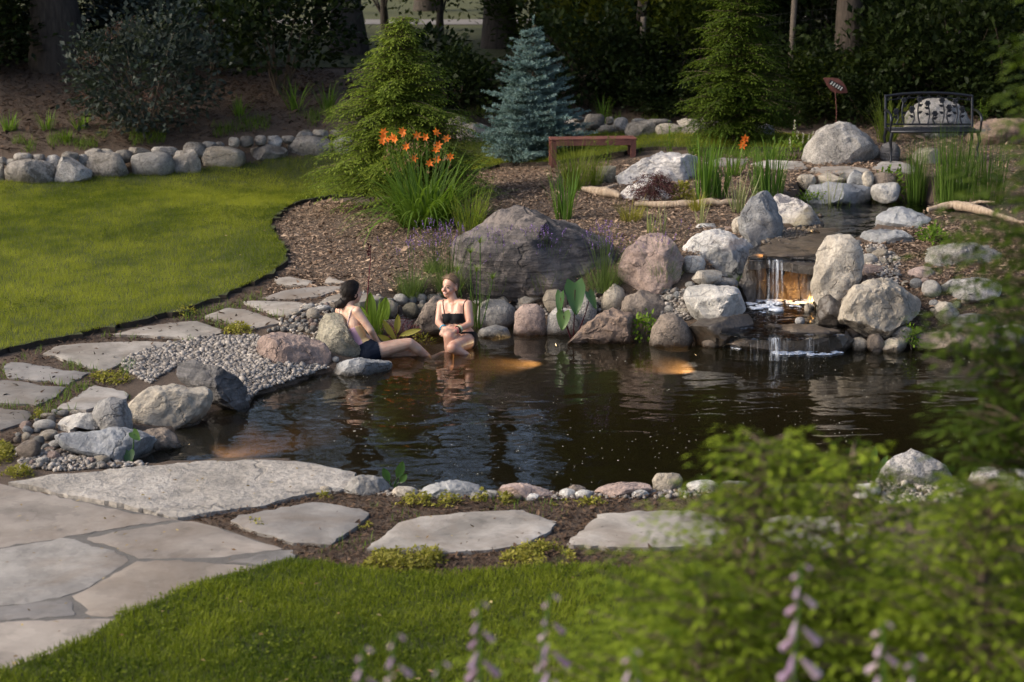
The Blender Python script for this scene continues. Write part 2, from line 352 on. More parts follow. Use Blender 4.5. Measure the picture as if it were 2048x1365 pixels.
MAT['ornamental'] = leaf_mat('ornamental_grass_leaves', (.09, .14, .018), (.25, .3, .06), .5, .4)
MAT['gold'] = leaf_mat('golden_foliage', (.14, .15, .025), (.36, .33, .08), .5, .35)
MAT['rush'] = leaf_mat('rush_stems', (.035, .085, .012), (.12, .19, .035), .45, .25)
MAT['lavleaf'] = leaf_mat('lavender_leaves', (.07, .12, .035), (.2, .27, .09), .6, .3)
MAT['lavflower'] = leaf_mat('lavender_flowers', (.12, .07, .24), (.3, .19, .48), .6, .2)
MAT['maple'] = leaf_mat('purple_maple_leaves', (.05, .018, .024), (.13, .055, .06), .5, .25)
MAT['orange'] = leaf_mat('orange_petals', (.6, .13, .02), (.8, .26, .06), .5, .35)
MAT['lilac'] = leaf_mat('lilac_petals', (.3, .2, .34), (.6, .48, .62), .5, .35)
MAT['bigleaf'] = leaf_mat('glossy_pond_plant_leaves', (.02, .075, .02), (.11, .2, .05), .3, .3, .5)
MAT['weed'] = leaf_mat('weed_leaves', (.06, .12, .015), (.18, .27, .04), .5, .35)
MAT['redplant'] = leaf_mat('dark_red_leaves', (.05, .012, .02), (.14, .035, .045), .5, .25)
MAT['chips'] = leaf_mat('bark_mulch_chips', (.1, .062, .042), (.48, .36, .265), .8, .0, .2)
MAT['darkchips'] = leaf_mat('dark_mulch_chips', (.03, .018, .012), (.14, .09, .06), .8, .0, .2)
MAT['pebble'] = leaf_mat('mixed_pebbles', (.09, .078, .07), (.42, .385, .35), .7, .0, .3)
def bark(name, c1, c2):
    m = NT(name); v = m.pos((9, 9, 1.6)); f = m.noise(v, 3, 6, .65, .4); return m.fin(m.ramp(f, [(.3, c1), (.7, c2)]), .9, m.bump(f, .8, .03))
MAT['bark'] = bark('dark_tree_bark', (.02, .016, .012), (.075, .06, .048)); MAT['barkgrey'] = bark('grey_brown_tree_bark', (.035, .026, .019), (.1, .078, .06))
MAT['twig'] = bark('brown_twig_bark', (.06, .04, .025), (.16, .12, .08))
MAT['drift'] = bark('weathered_driftwood', (.2, .14, .09), (.45, .36, .27))
MAT['redwood'] = plain('red_stained_wood', (.15, .055, .042), .6, .25, 9); MAT['iron'] = plain('blackened_cast_iron', (.022, .024, .03), .38, .3, 30, .6)
MAT['rust'] = plain('rusted_metal', (.11, .035, .026), .75, .35, 25); MAT['slatwhite'] = plain('pale_metal_slats', (.5, .5, .46), .5)
MAT['post'] = plain('weathered_post_wood', (.16, .13, .1), .85, .3); MAT['wire'] = plain('dull_fence_wire', (.07, .07, .07), .5, .1, 20, .7)
def ground_mat(name, c1, c2, c3, scale, bmp):
    m = NT(name); v = m.pos(world=True); a = m.noise(v, scale, 6, .7); b = m.noise(v, scale*7, 4, .65); c = m.noise(v, .8, 3)
    col = m.mix(m.ramp(b, [(.35, 0.), (.7, 1.)]), m.ramp(a, [(.3, c1), (.7, c2)]), c3); col = m.mix(.5, col, m.ramp(c, [(.3, .55), (.7, 1.)]), 'MULTIPLY')
    return m.fin(col, .95, m.bump(m.math('ADD', a, b), bmp, .04))
MAT['soil'] = ground_mat('bark_mulch_and_soil', (.045, .03, .02), (.11, .075, .052), (.17, .12, .085), 14, .8)
MAT['turf'] = ground_mat('turf_base', (.028, .038, .01), (.065, .08, .018), (.06, .065, .02), 9, .4)
MAT['farturf'] = ground_mat('far_lawn_grass', (.042, .05, .009), (.07, .078, .014), (.06, .06, .014), 3, .4)
MAT['cutsoil'] = ground_mat('dark_cut_soil', (.035, .026, .018), (.1, .074, .052), (.06, .045, .032), 25, .9)
MAT['road'] = plain('pale_road_surface', (.17, .155, .145), .9, .1, 3)
MAT['mortar'] = ground_mat('grey_mortar_joint', (.1, .092, .085), (.16, .15, .14), (.12, .11, .1), 20, .4)

# ------------------------------------------------------------------ sheets and slabs cut from outlines
def densify(poly, step, jit=0, seed=0):
    rg = np.random.default_rng(seed); out = []
    poly = [np.asarray(p, float)[:2] for p in poly]
    for i in range(len(poly)):
        a, b = poly[i], poly[(i+1) % len(poly)]; n = max(1, int(np.linalg.norm(b-a)/step))
        for k in range(n):
            q = a+(b-a)*k/n
            if jit: q = q+rg.normal(0, jit, 2)
            out.append(q)
    return np.array(out)
def cdt(bound, pts):
    nb = len(bound); allp = [Vector(q) for q in np.vstack([bound, pts])] if len(pts) else [Vector(q) for q in bound]
    r = delaunay_2d_cdt(allp, [(i, (i+1) % nb) for i in range(nb)], [list(range(nb))], 1, 1e-6)
    return np.array([v[:] for v in r[0]]), [f for f in r[2]]
def sheet(name, poly, zfun, mat, step=.3, skirt=0, skirt_mat=None, jit=0, rim=0.0, parent=None, edge=None, seed=0, pts_keep=.45, loc=None):
    """a sheet following zfun inside poly (plan), with side walls of height skirt"""
    b = densify(poly, edge or step, jit, seed); lo, hi = b.min(0), b.max(0)
    gx, gy = np.meshgrid(np.arange(lo[0], hi[0], step), np.arange(lo[1], hi[1], step)); gx = gx.ravel(); gy = gy.ravel()
    rg = np.random.default_rng(seed+5); gx = gx+rg.uniform(-.2, .2, len(gx))*step; gy = gy+rg.uniform(-.2, .2, len(gy))*step
    k = sdist(b, gx, gy) < -step*pts_keep
    v, f = cdt(b, np.stack([gx[k], gy[k]], 1))
    z = zfun(v[:, 0], v[:, 1]); d = -sdist(b, v[:, 0], v[:, 1])
    if rim: z = z-rim*(1-smooth(0, rim*2.2, d))
    V = np.column_stack([v, z]); me_v = V.tolist(); faces = [list(q) for q in f]; mi = [0]*len(faces)
    if skirt:
        ed = {}
        for q in faces:
            for i in range(len(q)):
                e = (q[i], q[(i+1) % len(q)]); ed[e] = 1
        for (a, c) in list(ed):
            if (c, a) not in ed:
                n0 = len(me_v); me_v += [list(V[a]-[0, 0, skirt]), list(V[c]-[0, 0, skirt])]; faces.append([a, n0, n0+1, c]); mi.append(1 if skirt_mat else 0)
    me_v = np.array(me_v); loc = np.zeros(3) if loc is None else np.asarray(loc)
    me = bpy.data.meshes.new(name); me.from_pydata((me_v-loc).tolist(), [], faces); me.materials.append(mat)
    if skirt_mat: me.materials.append(skirt_mat); me.polygons.foreach_set('material_index', mi)
    me.polygons.foreach_set('use_smooth', [True]*len(faces)); me.update()
    if skirt and hasattr(me, 'set_sharp_from_angle'): me.set_sharp_from_angle(angle=math.radians(50))
    return link_mesh(name, me, parent, loc)
SLABS = []
def off_slabs(p):
    k = np.ones(len(p), bool)
    for q in SLABS: k &= ~inpoly(q, p[:, 0], p[:, 1])
    return k
def slab(name, px, mat, lift=.035, thick=.09, label=None, cat=None, group=None, parent=None, seed=0, fn=B, amp=.006, rim=.012):
    poly = [G(a, b, lift, fn)[:2] for a, b in px]; c = np.mean(poly, 0); SLABS.append(np.array(poly))
    def zz(x, y):
        p = np.stack([x*2.2, y*2.2, 0*x+seed], 1); return fn(x, y)+lift+amp*fbm(p, seed, 3)+amp*.7*np.round(2.2*fbm(p*1.7+9, seed+4, 3))/2.2
    loc = np.array([c[0], c[1], float(fn(np.array([c[0]]), np.array([c[1]]))[0])+lift])
    o = sheet(name, poly, zz, mat, .07, thick, None, .009, rim, parent, .055, seed, .35, loc)
    return tag(o, label, cat, group)
def scatter(poly, n, seed):
    """n random plan points inside a polygon"""
    rg = np.random.default_rng(seed); q = np.array([p[:2] for p in poly]); lo, hi = q.min(0), q.max(0); X = []; tot = 0
    while tot < n:
        p = rg.uniform(lo, hi, (max(2000, n*2), 2)); p = p[inpoly(q, p[:, 0], p[:, 1])]; X.append(p); tot += len(p)
        if tot == 0 and len(X) > 20: break
    return np.concatenate(X)[:n]
def pxpoly(px, off=0, fn=None): return [G(a, b, off, fn) for a, b in px]

# ================================================================== SETTING
# ground: one sheet out to the horizon
def axis(lo, a, b, hi, st):
    x = list(np.arange(a, b, st)); g = st
    while x[-1] < hi: g *= 1.18; x.append(x[-1]+g)
    g = st; y = [a]
    while y[-1] > lo: g *= 1.18; y.append(y[-1]-g)
    return np.array(y[:0:-1]+x)
gx = axis(-180, -5.6, 6.6, 180, .085); gy = axis(-40, 9.2, 30, 320, .085)
XX, YY = np.meshgrid(gx, gy); ZZ = Hh(XX, YY)+.012*fbm(np.stack([XX.ravel()*1.3, YY.ravel()*1.3, 0*XX.ravel()], 1), 3, 4).reshape(XX.shape)
nx, ny = len(gx), len(gy); i = np.arange((ny-1)*(nx-1)); r, c = i//(nx-1), i % (nx-1); q = r*nx+c
mb = MB(); mb.add(np.stack([XX.ravel(), YY.ravel(), ZZ.ravel()], 1), np.stack([q, q+1, q+nx+1, q+nx], 1))
tag(mb.build('ground', MAT['soil']), kind='structure')

LAWNPX = [(-160,378),(0,371),(110,369),(185,363),(258,356),(350,351),(405,343),(490,334),(575,323),(670,311),(760,302),(860,296),(930,291),(1000,288),(1100,283),(1250,274),(1400,272),(1560,275),(1640,282),
 (1600,304),(1500,303),(1420,304),(1300,302),(1235,312),(1180,322),(1100,332),(1010,333),(985,340),(930,352),(800,385),(660,398),(600,409),(565,428),(545,447),(541,462),(558,490),(574,514),(570,532),(540,557),(500,577),(440,602),(380,624),(330,637),(250,657),(160,677),(60,697),(0,711),(-160,742)]
LAWN = pxpoly(LAWNPX, 0, B)
def lawnz(x, y): return B(x, y)+.055
tag(sheet('lawn', LAWN, lawnz, MAT['turf'], .3, .075, MAT['cutsoil'], .045, 0, None, .1, 1), kind='structure')
FRONTPX = [(-200,1345),(0,1356),(98,1318),(195,1279),(229,1258),(238,1238),(283,1229),(354,1192),(432,1169),(537,1142),(580,1130),(640,1135),(700,1148),(800,1158),(900,1158),(1010,1150),(1140,1143),(1250,1148),(1500,1152),(2200,1170)]
FRONT = pxpoly(FRONTPX, 0, B)+[np.array([9, 4, 1.]), np.array([-9, 4, 1.])]
tag(sheet('front_lawn', FRONT, lambda x, y: B(x, y)+.04, MAT['turf'], .3, .05, MAT['cutsoil'], .025, 0, None, .1, 2), kind='structure')
FAR = [np.array(p) for p in [(-40, 36), (-9, 33.5), (-3, 33.5), (0, 35), (5, 36), (14, 40), (45, 44), (60, 95), (-60, 95)]]
tag(sheet('far_lawn', FAR, lambda x, y: B(x, y)+.02, MAT['farturf'], 1.5, 0, None, 0, 0, None, 1.5, 3), kind='structure')
ROAD = [np.array(p) for p in [(-60, 45.5), (-20, 45.2), (0, 46), (30, 49), (60, 52), (60, 54.8), (30, 51.6), (0, 48.6), (-20, 47.8), (-60, 48.2)]]
tag(sheet('road', ROAD, lambda x, y: B(x, y)+.035, MAT['road'], .9, 0, None, 0, 0, None, .9, 4), kind='structure')

# grass blades
def grass(name, poly, n, seed, zfun, L, Wd, mat, nseg, dens=None):
    p = scatter(poly, n, seed); rg = np.random.default_rng(seed); 
    pp = np.stack([p[:, 0]*1.1, p[:, 1]*1.1, 0*p[:, 0]], 1); patch = fbm(pp, 9, 4); p3 = fbm(pp*5, 4, 3)
    u = np.array([proj((a, b, .2))[1] for a, b in p[:1]])
    m = len(p); mb = MB()
    base = np.column_stack([p, zfun(p[:, 0], p[:, 1])-.004])
    blades(mb, base, rg.uniform(0, 6.283, m), L*rg.uniform(.55, 1.35, m)*(1+.35*p3), rg.uniform(0, .5, m), rg.uniform(.3, 1.35, m), Wd*rg.uniform(.7, 1.3, m),
           np.clip(.5+.8*patch+.5*p3+rg.normal(0, .17, m), 0, 1), nseg)
    return tag(mb.build(name, mat), kind='stuff')
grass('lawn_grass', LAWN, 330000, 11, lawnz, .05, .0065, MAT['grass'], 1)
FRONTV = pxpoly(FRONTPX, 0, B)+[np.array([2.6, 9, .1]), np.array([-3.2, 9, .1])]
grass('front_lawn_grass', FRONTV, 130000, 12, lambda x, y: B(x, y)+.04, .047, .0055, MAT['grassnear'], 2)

def clover(name, poly, n, seed, z0):
    p = scatter(poly, n, seed); rg = np.random.default_rng(seed); q = fbm(np.stack([p[:, 0]*.8, p[:, 1]*.8, 0*p[:, 0]], 1), seed, 3); p = p[q > .12]; m = len(p); mb = MB()
    for k in range(3):
        a = rg.uniform(0, 6.28, m); leaves(mb, np.column_stack([p, B(p[:, 0], p[:, 1])+z0+rg.uniform(.01, .03, m)]), np.stack([np.cos(a), np.sin(a), 0*a+.2], 1), Zv+rg.normal(0, .3, (m, 3)), .022, .02, rg.uniform(0, 1, m), .1)
    return tag(mb.build(name, MAT['grassnear']), kind='stuff')
Zv = np.array([0, 0, 1.])
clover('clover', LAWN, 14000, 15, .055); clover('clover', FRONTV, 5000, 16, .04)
# mulch chips
def chips(name, pxp, n, seed, mat, size=.032, off=.0):
    poly = pxpoly(pxp); p = scatter(poly, n, seed); rg = np.random.default_rng(seed)
    d = sdist(POND, p[:, 0], p[:, 1]); p = p[(d > .1) & (sdist(POOL, p[:, 0], p[:, 1]) > 0) & (sdist(SHELF, p[:, 0], p[:, 1]) > 0) & (sdist(LAWN, p[:, 0], p[:, 1]) > .03)]; m = len(p)
    z = Hh(p[:, 0], p[:, 1])+rg.uniform(.0, .022, m); a = rg.uniform(0, 6.283, m)
    d = np.stack([np.cos(a), np.sin(a), rg.normal(0, .3, m)], 1); up = np.stack([rg.normal(0, .45, m), rg.normal(0, .45, m), np.ones(m)], 1)
    mb = MB(); L = size*rg.lognormal(0, .45, m); t = np.clip(rg.beta(1.5, 3, m), 0, 1)
    leaves(mb, np.column_stack([p, z]), d, up, L, L*rg.uniform(.25, .5, m), t, .1)
    return tag(mb.build(name, mat, smooth_=False), kind='stuff')
chips('bark_mulch', [(545,455),(600,412),(660,402),(760,425),(920,352),(1000,336),(1100,336),(1230,325),(1400,310),(1600,312),(1780,335),(1760,350),(1500,400),(1500,480),(1480,520),(1370,560),(1280,600),(950,600),(860,598),(760,590),(640,600),(520,592),(585,530)], 60000, 21, MAT['chips'], .034)
chips('bark_mulch', [(1700,520),(1715,505),(1760,470),(1850,445),(2060,445),(2060,690),(1830,670),(1700,640),(1640,600),(1700,560)], 17000, 22, MAT['chips'], .034)
chips('dark_mulch', [(370,1035),(520,1012),(700,980),(1500,988),(1720,1000),(1720,1150),(1140,1143),(900,1158),(600,1128),(594,1105),(520,1080)], 22000, 23, MAT['darkchips'], .026)
chips('dark_mulch', [(-20,735),(60,700),(250,662),(440,607),(540,562),(600,545),(700,548),(640,600),(560,650),(430,680),(240,750),(260,770),(130,830),(60,860),(-20,960)], 9000, 24, MAT['darkchips'], .028)
chips('dark_mulch', [(0,310),(260,295),(500,268),(660,250),(680,150),(600,120),(0,130)], 16000, 25, MAT['darkchips'], .05)

chips('dark_mulch', [(1650,335),(1640,262),(1720,238),(2060,228),(2060,446),(1850,446),(1780,340)], 9000, 26, MAT['chips'], .04)
chips('dark_mulch', [(690,240),(900,225),(1250,228),(1640,235),(1640,180),(690,160)], 7000, 27, MAT['darkchips'], .05)
# pond water: a closed body of murky water
WPOLY = []
pd = np.array([p[:2] for p in POND]); 
for k in range(len(pd)):
    a, b, c_ = pd[k-1], pd[k], pd[(k+1) % len(pd)]; t = c_-a; n = np.array([t[1], -t[0]])/(np.linalg.norm(t)+1e-9)
    q = b+n*.14
    if float(sdist(POND, np.array([q[0]]), np.array([q[1]]))[0]) < 0: q = b-n*.14
    WPOLY.append(q)
def water_mat(name, bump_s, absorb, dens, sc=(1, 1, 1), silt=.0):
    m = NT(name); t = m.t; t.nodes.remove(m.b); v = m.pos(world=True)
    mp = m.n('Mapping'); m.set(mp.inputs['Vector'], v); mp.inputs['Scale'].default_value = sc
    h = m.math('ADD', m.noise(mp.outputs[0], 2.2, 2, .5, .5), m.math('MULTIPLY', m.noise(mp.outputs[0], 7., 2, .5, .3), .22))
    nr = m.bump(h, bump_s, .05)
    fr = m.n('Fresnel'); fr.inputs[0].default_value = 1.42; m.set(fr.inputs[1], nr)
    gl = m.n('BsdfGlossy'); gl.inputs['Roughness'].default_value = .03; m.set(gl.inputs['Normal'], nr); tr = m.n('BsdfTransparent')
    x = m.n('MixShader'); t.links.new(fr.outputs[0], x.inputs[0]); df = m.n('BsdfDiffuse'); df.inputs[0].default_value = (.075, .07, .032, 1); x2 = m.n('MixShader'); x2.inputs[0].default_value = silt; t.links.new(tr.outputs[0], x2.inputs[1]); t.links.new(df.outputs[0], x2.inputs[2]); t.links.new(x2.outputs[0], x.inputs[1]); t.links.new(gl.outputs[0], x.inputs[2]); t.links.new(x.outputs[0], m.out.inputs[0])
    if dens:
        ab = m.n('VolumeAbsorption'); ab.inputs[0].default_value = (*absorb, 1); ab.inputs[1].default_value = dens; t.links.new(ab.outputs[0], m.out.inputs['Volume'])
    return m.m
MAT['water'] = water_mat('murky_pond_water', .32, (.74, .62, .42), 2.2, (.5, 1.0, 1), .08)
MAT['stream'] = water_mat('shallow_stream_water', .6, (.6, .45, .25), 0, (1.6, 1.6, 1))
def water(name, poly, z, zb, mat):
    n = len(poly); v = [(p[0], p[1], z) for p in poly]+[(p[0], p[1], zb) for p in poly]
    A = sum(poly[k][0]*poly[(k+1) % n][1]-poly[(k+1) % n][0]*poly[k][1] for k in range(n)); idx = list(range(n))
    if A < 0: idx = idx[::-1]
    f = [idx, [k+n for k in idx[::-1]]]+[[idx[(k+1) % n], idx[k], idx[k]+n, idx[(k+1) % n]+n] for k in range(n)]
    me = bpy.data.meshes.new(name); me.from_pydata(v, [], f); me.materials.append(mat); me.update()
    return tag(link_mesh(name, me), kind='structure')
water('pond_water', WPOLY, 0, -1.4, MAT['water'])
water('stream_water', [p[:2] for p in POOL], .70, .69, MAT['stream'])
water('shelf_water', [p[:2] for p in SHELF], .205, .2, MAT['stream'])

# floating specks on the pond
rg = np.random.default_rng(5); mb = MB()
sp = scatter(pxpoly([(700,760),(1000,690),(1450,710),(2048,720),(2048,930),(1300,975),(800,975),(600,910)], 0, lambda x, y: 0*x), 700, 31)
sp = sp[sdist(POND, sp[:, 0], sp[:, 1]) < -.05]; keep = fbm(np.stack([sp[:, 0]*.9, sp[:, 1]*.9, 0*sp[:, 0]], 1), 77, 3) > -.05; sp = sp[keep]
for a, b in sp:
    n = 5; an = np.arange(n)*2*math.pi/n+rg.uniform(0, 3); rr = .0034*rg.lognormal(0, .45)
    v = np.column_stack([a+rr*np.cos(an), b+rr*np.sin(an), np.full(n, .003)]); v = np.vstack([v, [a, b, .006]])
    mb.add(v, [(k, (k+1) % n, n) for k in range(n)], rg.uniform(.6, 1))
MAT['speck'] = plain('pale_floating_petals', (.45, .42, .34), .8)
tag(mb.build('floating_specks', MAT['speck']), kind='stuff')

# pebbles (uncountable gravel)
def pebbles(name, pxp, n, seed, size, mat=None, lift=0, zf_=None, lvl=1):
    poly = pxpoly(pxp); p = scatter(poly, n, seed); rg = np.random.default_rng(seed); v0, f0 = ico(lvl); mb = MB(); m = len(p)
    z = Hh(p[:, 0], p[:, 1]) if zf_ is None else zf_+0*p[:, 0]
    for k in range(m):
        s = size*rg.lognormal(0, .3); sc = np.array([s*rg.uniform(.9, 1.4), s*rg.uniform(.7, 1.1), s*rg.uniform(.5, .8)])*.5; a = rg.uniform(0, 6.28); t = rg.normal(0, .35)
        v = v0*(1+rg.normal(0, .09, (len(v0), 1)))*sc; ca, sa = math.cos(a), math.sin(a); ct, st = math.cos(t), math.sin(t)
        v = np.stack([v[:, 0]*ct-v[:, 2]*st, v[:, 1], v[:, 0]*st+v[:, 2]*ct], 1); v = np.stack([v[:, 0]*ca-v[:, 1]*sa, v[:, 0]*sa+v[:, 1]*ca, v[:, 2]], 1)
        mb.add(v+[p[k, 0], p[k, 1], z[k]+sc[2]*.45+lift*rg.uniform(0, 1)], f0, np.clip(rg.beta(2, 2.2), 0, 1))
    return tag(mb.build(name, mat or MAT['pebble']), kind='stuff')
pebbles('gravel', [(240,735),(262,712),(330,690),(420,676),(520,672),(540,730),(650,735),(660,746),(620,766),(540,792),(490,810),(420,735),(350,735),(300,770)], 5200, 41, .034, lift=.015)
pebbles('gravel', [(140,905),(200,915),(300,932),(250,938),(120,945),(40,938),(30,900)], 700, 42, .032, lift=.02)
pebbles('gravel', [(1310,572),(1372,585),(1380,640),(1330,650),(1300,600)], 380, 43, .035, lift=.03)
pebbles('gravel', [(1500,505),(1480,482),(1540,470),(1560,462),(1600,458),(1590,470),(1540,488)], 420, 44, .04, lift=.02)
pebbles('gravel', [(1700,520),(1760,490),(1800,520),(1800,575),(1760,560)], 520, 45, .035, lift=.02)
pebbles('gravel', [(1690,990),(1760,965),(1900,965),(1950,985),(1900,1010),(1760,1010)], 700, 46, .03, lift=.015)
pebbles('gravel', [(560,640),(640,600),(760,592),(860,600),(830,640),(760,640),(700,660),(640,690),(560,680)], 320, 47, .04, lift=.01)
pebbles('gravel', [(690,965),(830,985),(1300,985),(1500,976),(1500,992),(1300,1000),(830,998),(700,985)], 700, 48, .03, lift=.012)
pebbles('gravel', [(940,600),(1250,590),(1290,610),(1240,625),(960,620)], 260, 49, .045, lift=.02)
pebbles('wet_gravel', [(1520,500),(1540,482),(1580,468),(1640,462),(1645,480),(1600,500)], 300, 51, .035, MAT['wetbrown'], .0, .703)
pebbles('wet_gravel', [(1490,605),(1640,605),(1640,640),(1560,640),(1500,650)], 420, 50, .04, MAT['wetbrown'], .01)
# ================================================================== STONE
def rock_shape(poly, dc, depth_m, seed, kind, lvl, bury):
    """closed boulder whose outline is poly (photo pixels) at distance dc; returns points in camera-aligned axes around its centre"""
    rg = np.random.default_rng(seed); q = np.array(poly, float); y1 = q[:, 1].max(); y0 = q[:, 1].min(); hgt = y1-y0
    low = smooth(y1-.3*hgt, y1, q[:, 1]); q[:, 0] = q[:, 0].mean()+(q[:, 0]-q[:, 0].mean())*(1+.08*low); q[:, 1] = q[:, 1]+low*bury*hgt
    k = dc/FPX; pl = np.stack([q[:, 0]*k, -q[:, 1]*k], 1); c = (pl.min(0)+pl.max(0))/2
    dn = densify(pl-c, .01); an = np.arctan2(dn[:, 1], dn[:, 0]); rr = np.hypot(dn[:, 0], dn[:, 1])
    o = np.argsort(an); an = an[o]; rr = rr[o]; bins = np.linspace(-math.pi, math.pi, 181); R = np.interp(bins, np.concatenate([an-2*math.pi, an, an+2*math.pi]), np.tile(rr, 3))
    R = np.convolve(np.concatenate([R[-3:-1], R, R[1:3]]), [.1, .2, .4, .2, .1], 'valid')
    u, f = ico(lvl); ph = np.arctan2(u[:, 1], u[:, 0]); rxy = np.hypot(u[:, 0], u[:, 1])
    pw = {'round': .95, 'semi': .85, 'ang': .78, 'flat': .7}[kind]
    s = np.interp(ph, bins, R)*rxy**pw; v = np.stack([np.cos(ph)*s, np.sin(ph)*s, np.sign(u[:, 2])*np.abs(u[:, 2])**pw*depth_m/2], 1)
    half = np.array([(pl[:, 0].max()-pl[:, 0].min())/2, (pl[:, 1].max()-pl[:, 1].min())/2, depth_m/2])
    ext0 = (v.min(0), v.max(0))
    ncut = {'round': 0, 'semi': 5, 'ang': 11, 'flat': 6}[kind]
    for _ in range(ncut):
        n = rg.normal(0, 1, 3)*[.8, .8, 1.]; n[2] = -abs(n[2])-.25 if rg.random() < .75 else n[2]; n[1] = n[1]+.15; n /= np.linalg.norm(n); nn = n/half; nn /= np.linalg.norm(nn)
        d = v@nn; lim = np.quantile(d, rg.uniform(.78, .95) if kind != 'semi' else rg.uniform(.86, .96)); ex = np.maximum(d-lim, 0)
        v = v-(ex*.93)[:, None]*nn
    e1 = (v.min(0), v.max(0)); v = (v-e1[0])/(e1[1]-e1[0])*(ext0[1]-ext0[0])+ext0[0]
    sz = float(np.mean(half[:2])); amp = {'round': .05, 'semi': .085, 'ang': .1, 'flat': .08}[kind]*sz
    nrm = v/half**2; nrm /= np.linalg.norm(nrm, axis=1)[:, None]+1e-9
    fr = 1.6/sz; a = fbm(v*fr+seed*3.1, seed, 4); b = fbm(v*fr*4+seed, seed+3, 3)
    rid = 1-np.abs(fbm(v*fr*1.4+seed*1.7, seed+9, 3))*2
    v = v+nrm*(amp*(a*1.1+b*.75+fbm(v*fr*9+seed, seed+5, 2)*.3+(rid*.5 if kind != 'round' else 0)))[:, None]
    return v, f, c, half
def rock(name, label, mat, poly, cat='boulder', z=None, dep=.85, seed=0, kind='semi', lvl=4, bury=.3, group=None, parent=None, push=.42):
    q = np.array(poly, float); y1 = q[:, 1].max(); bx = q[q[:, 1] > y1-.12*(y1-q[:, 1].min()+1), 0].mean()
    pc = G(bx, y1) if z is None else P(bx, y1, z); d0 = depth_of(pc)
    wm = (q[:, 0].max()-q[:, 0].min())*d0/FPX; dm = wm*dep; dc = d0+dm*push
    v, f, c, half = rock_shape(poly, dc, dm, seed, kind, lvl, bury)
    ctr = CAM+FW*dc+RT*(c[0]-1024*dc/FPX)+UP*(c[1]+682.5*dc/FPX)
    w = v[:, :1]*RT+v[:, 1:2]*UP+v[:, 2:3]*FW
    m = MB(); m.add(w, f); me = m.build(name, MAT[mat], link=False)
    if kind in ('ang', 'flat', 'semi'): me.set_sharp_from_angle(angle=math.radians(38))
    o = link_mesh(name, me, parent, ctr)
    return tag(o, label, cat, group)
def oval(x0, y0, x1, y1, seed=0, k=2.4, n=14):
    rg = np.random.default_rng(seed+1000); cx, cy, a, b = (x0+x1)/2, (y0+y1)/2, (x1-x0)/2, (y1-y0)/2; out = []
    for t in np.arange(n)*2*math.pi/n+rg.uniform(0, .4):
        c, s = math.cos(t), math.sin(t); r = (abs(c)**k+abs(s)**k)**(-1/k)*rg.uniform(.92, 1.04); out.append((cx+a*r*c, cy+b*r*s))
    return out
_s = [100]
def bld(label, mat, poly, **k):
    _s[0] += 1
    if isinstance(poly[0], tuple) and max(q[0] for q in poly)-min(q[0] for q in poly) > 125: k.setdefault('lvl', 5)
    if len(poly) == 4 and not isinstance(poly[0], tuple): poly = oval(*poly, seed=_s[0])
    k.setdefault('seed', _s[0]); return rock(k.pop('name', 'boulder'), label, mat, poly, **k)
# --- left bank
bld('dark slate boulder standing in the water beyond the square limestone block', 'slate', [(347,748),(352,730),(375,722),(440,725),(466,736),(482,762),(493,795),(495,818),(470,826),(425,818),(390,790),(360,772)], z=0.0, dep=.7, kind='ang', bury=.12)
bld('large flat-topped cream limestone block at the water edge in front of the dark slate boulder', 'lime', [(258,812),(272,798),(300,777),(350,771),(420,780),(424,796),(416,822),(395,840),(350,860),(300,856),(262,838)], z=0.0, dep=.75, kind='flat', bury=.12)
bld('smooth dark grey rounded boulder between the limestone block and the flat grey boulder', 'grey', [(183,828),(195,803),(220,793),(250,800),(264,828),(265,852),(246,868),(218,862),(195,846)], kind='round', dep=.9)
bld('broad flat grey gneiss boulder lying on the cobble heap beside the big patio slab', 'blue', [(112,872),(150,857),(190,858),(225,864),(250,874),(285,890),(306,905),(290,922),(262,930),(230,926),(195,914),(130,898)], z=.03, dep=.8, kind='flat', bury=.1)
bld('brown wedge-shaped rock at the water edge in front of the limestone block', 'brown', [(268,876),(300,860),(330,856),(352,874),(363,894),(350,903),(310,898),(282,886)], z=.0, dep=.7, kind='ang')
bld('white hollow-fronted rock on top of the cobble heap behind the flat grey boulder', 'white', [(110,860),(118,840),(160,826),(195,829),(205,856),(190,858),(150,852),(125,866)], dep=.7, kind='semi')
bld('pinkish lumpy boulder at the gravel beach left of the lichen-covered rock', 'pink', [(516,702),(525,681),(560,668),(602,670),(642,681),(660,702),(660,722),(642,737),(600,739),(560,729),(528,716)], kind='ang', dep=.75)
bld('tall pitted lichen-covered rock that the person in the striped top leans on', 'lichen', [(632,682),(640,642),(652,626),(680,628),(692,652),(706,682),(734,708),(732,722),(690,727),(650,716)], z=.0, dep=.75, kind='ang', bury=.1)
bld('low blue-grey slab of rock half under water beside the dark shorts', 'blue', [(650,739),(690,725),(735,716),(765,716),(783,728),(780,742),(742,751),(690,751)], z=.0, dep=.6, kind='flat', bury=.3)
bld('leaning triangular grey boulder behind the arm of the person in the black top', 'brown', [(828,674),(832,652),(850,616),(874,592),(900,598),(904,640),(900,676)], z=0, dep=.6, kind='ang', bury=.08, push=.6)
bld('squared pinkish block at the waterline behind the dark red pond plant', 'pink', [(757,676),(757,646),(765,640),(822,640),(826,650),(822,676)], z=.0, dep=.7, kind='flat', bury=.1)
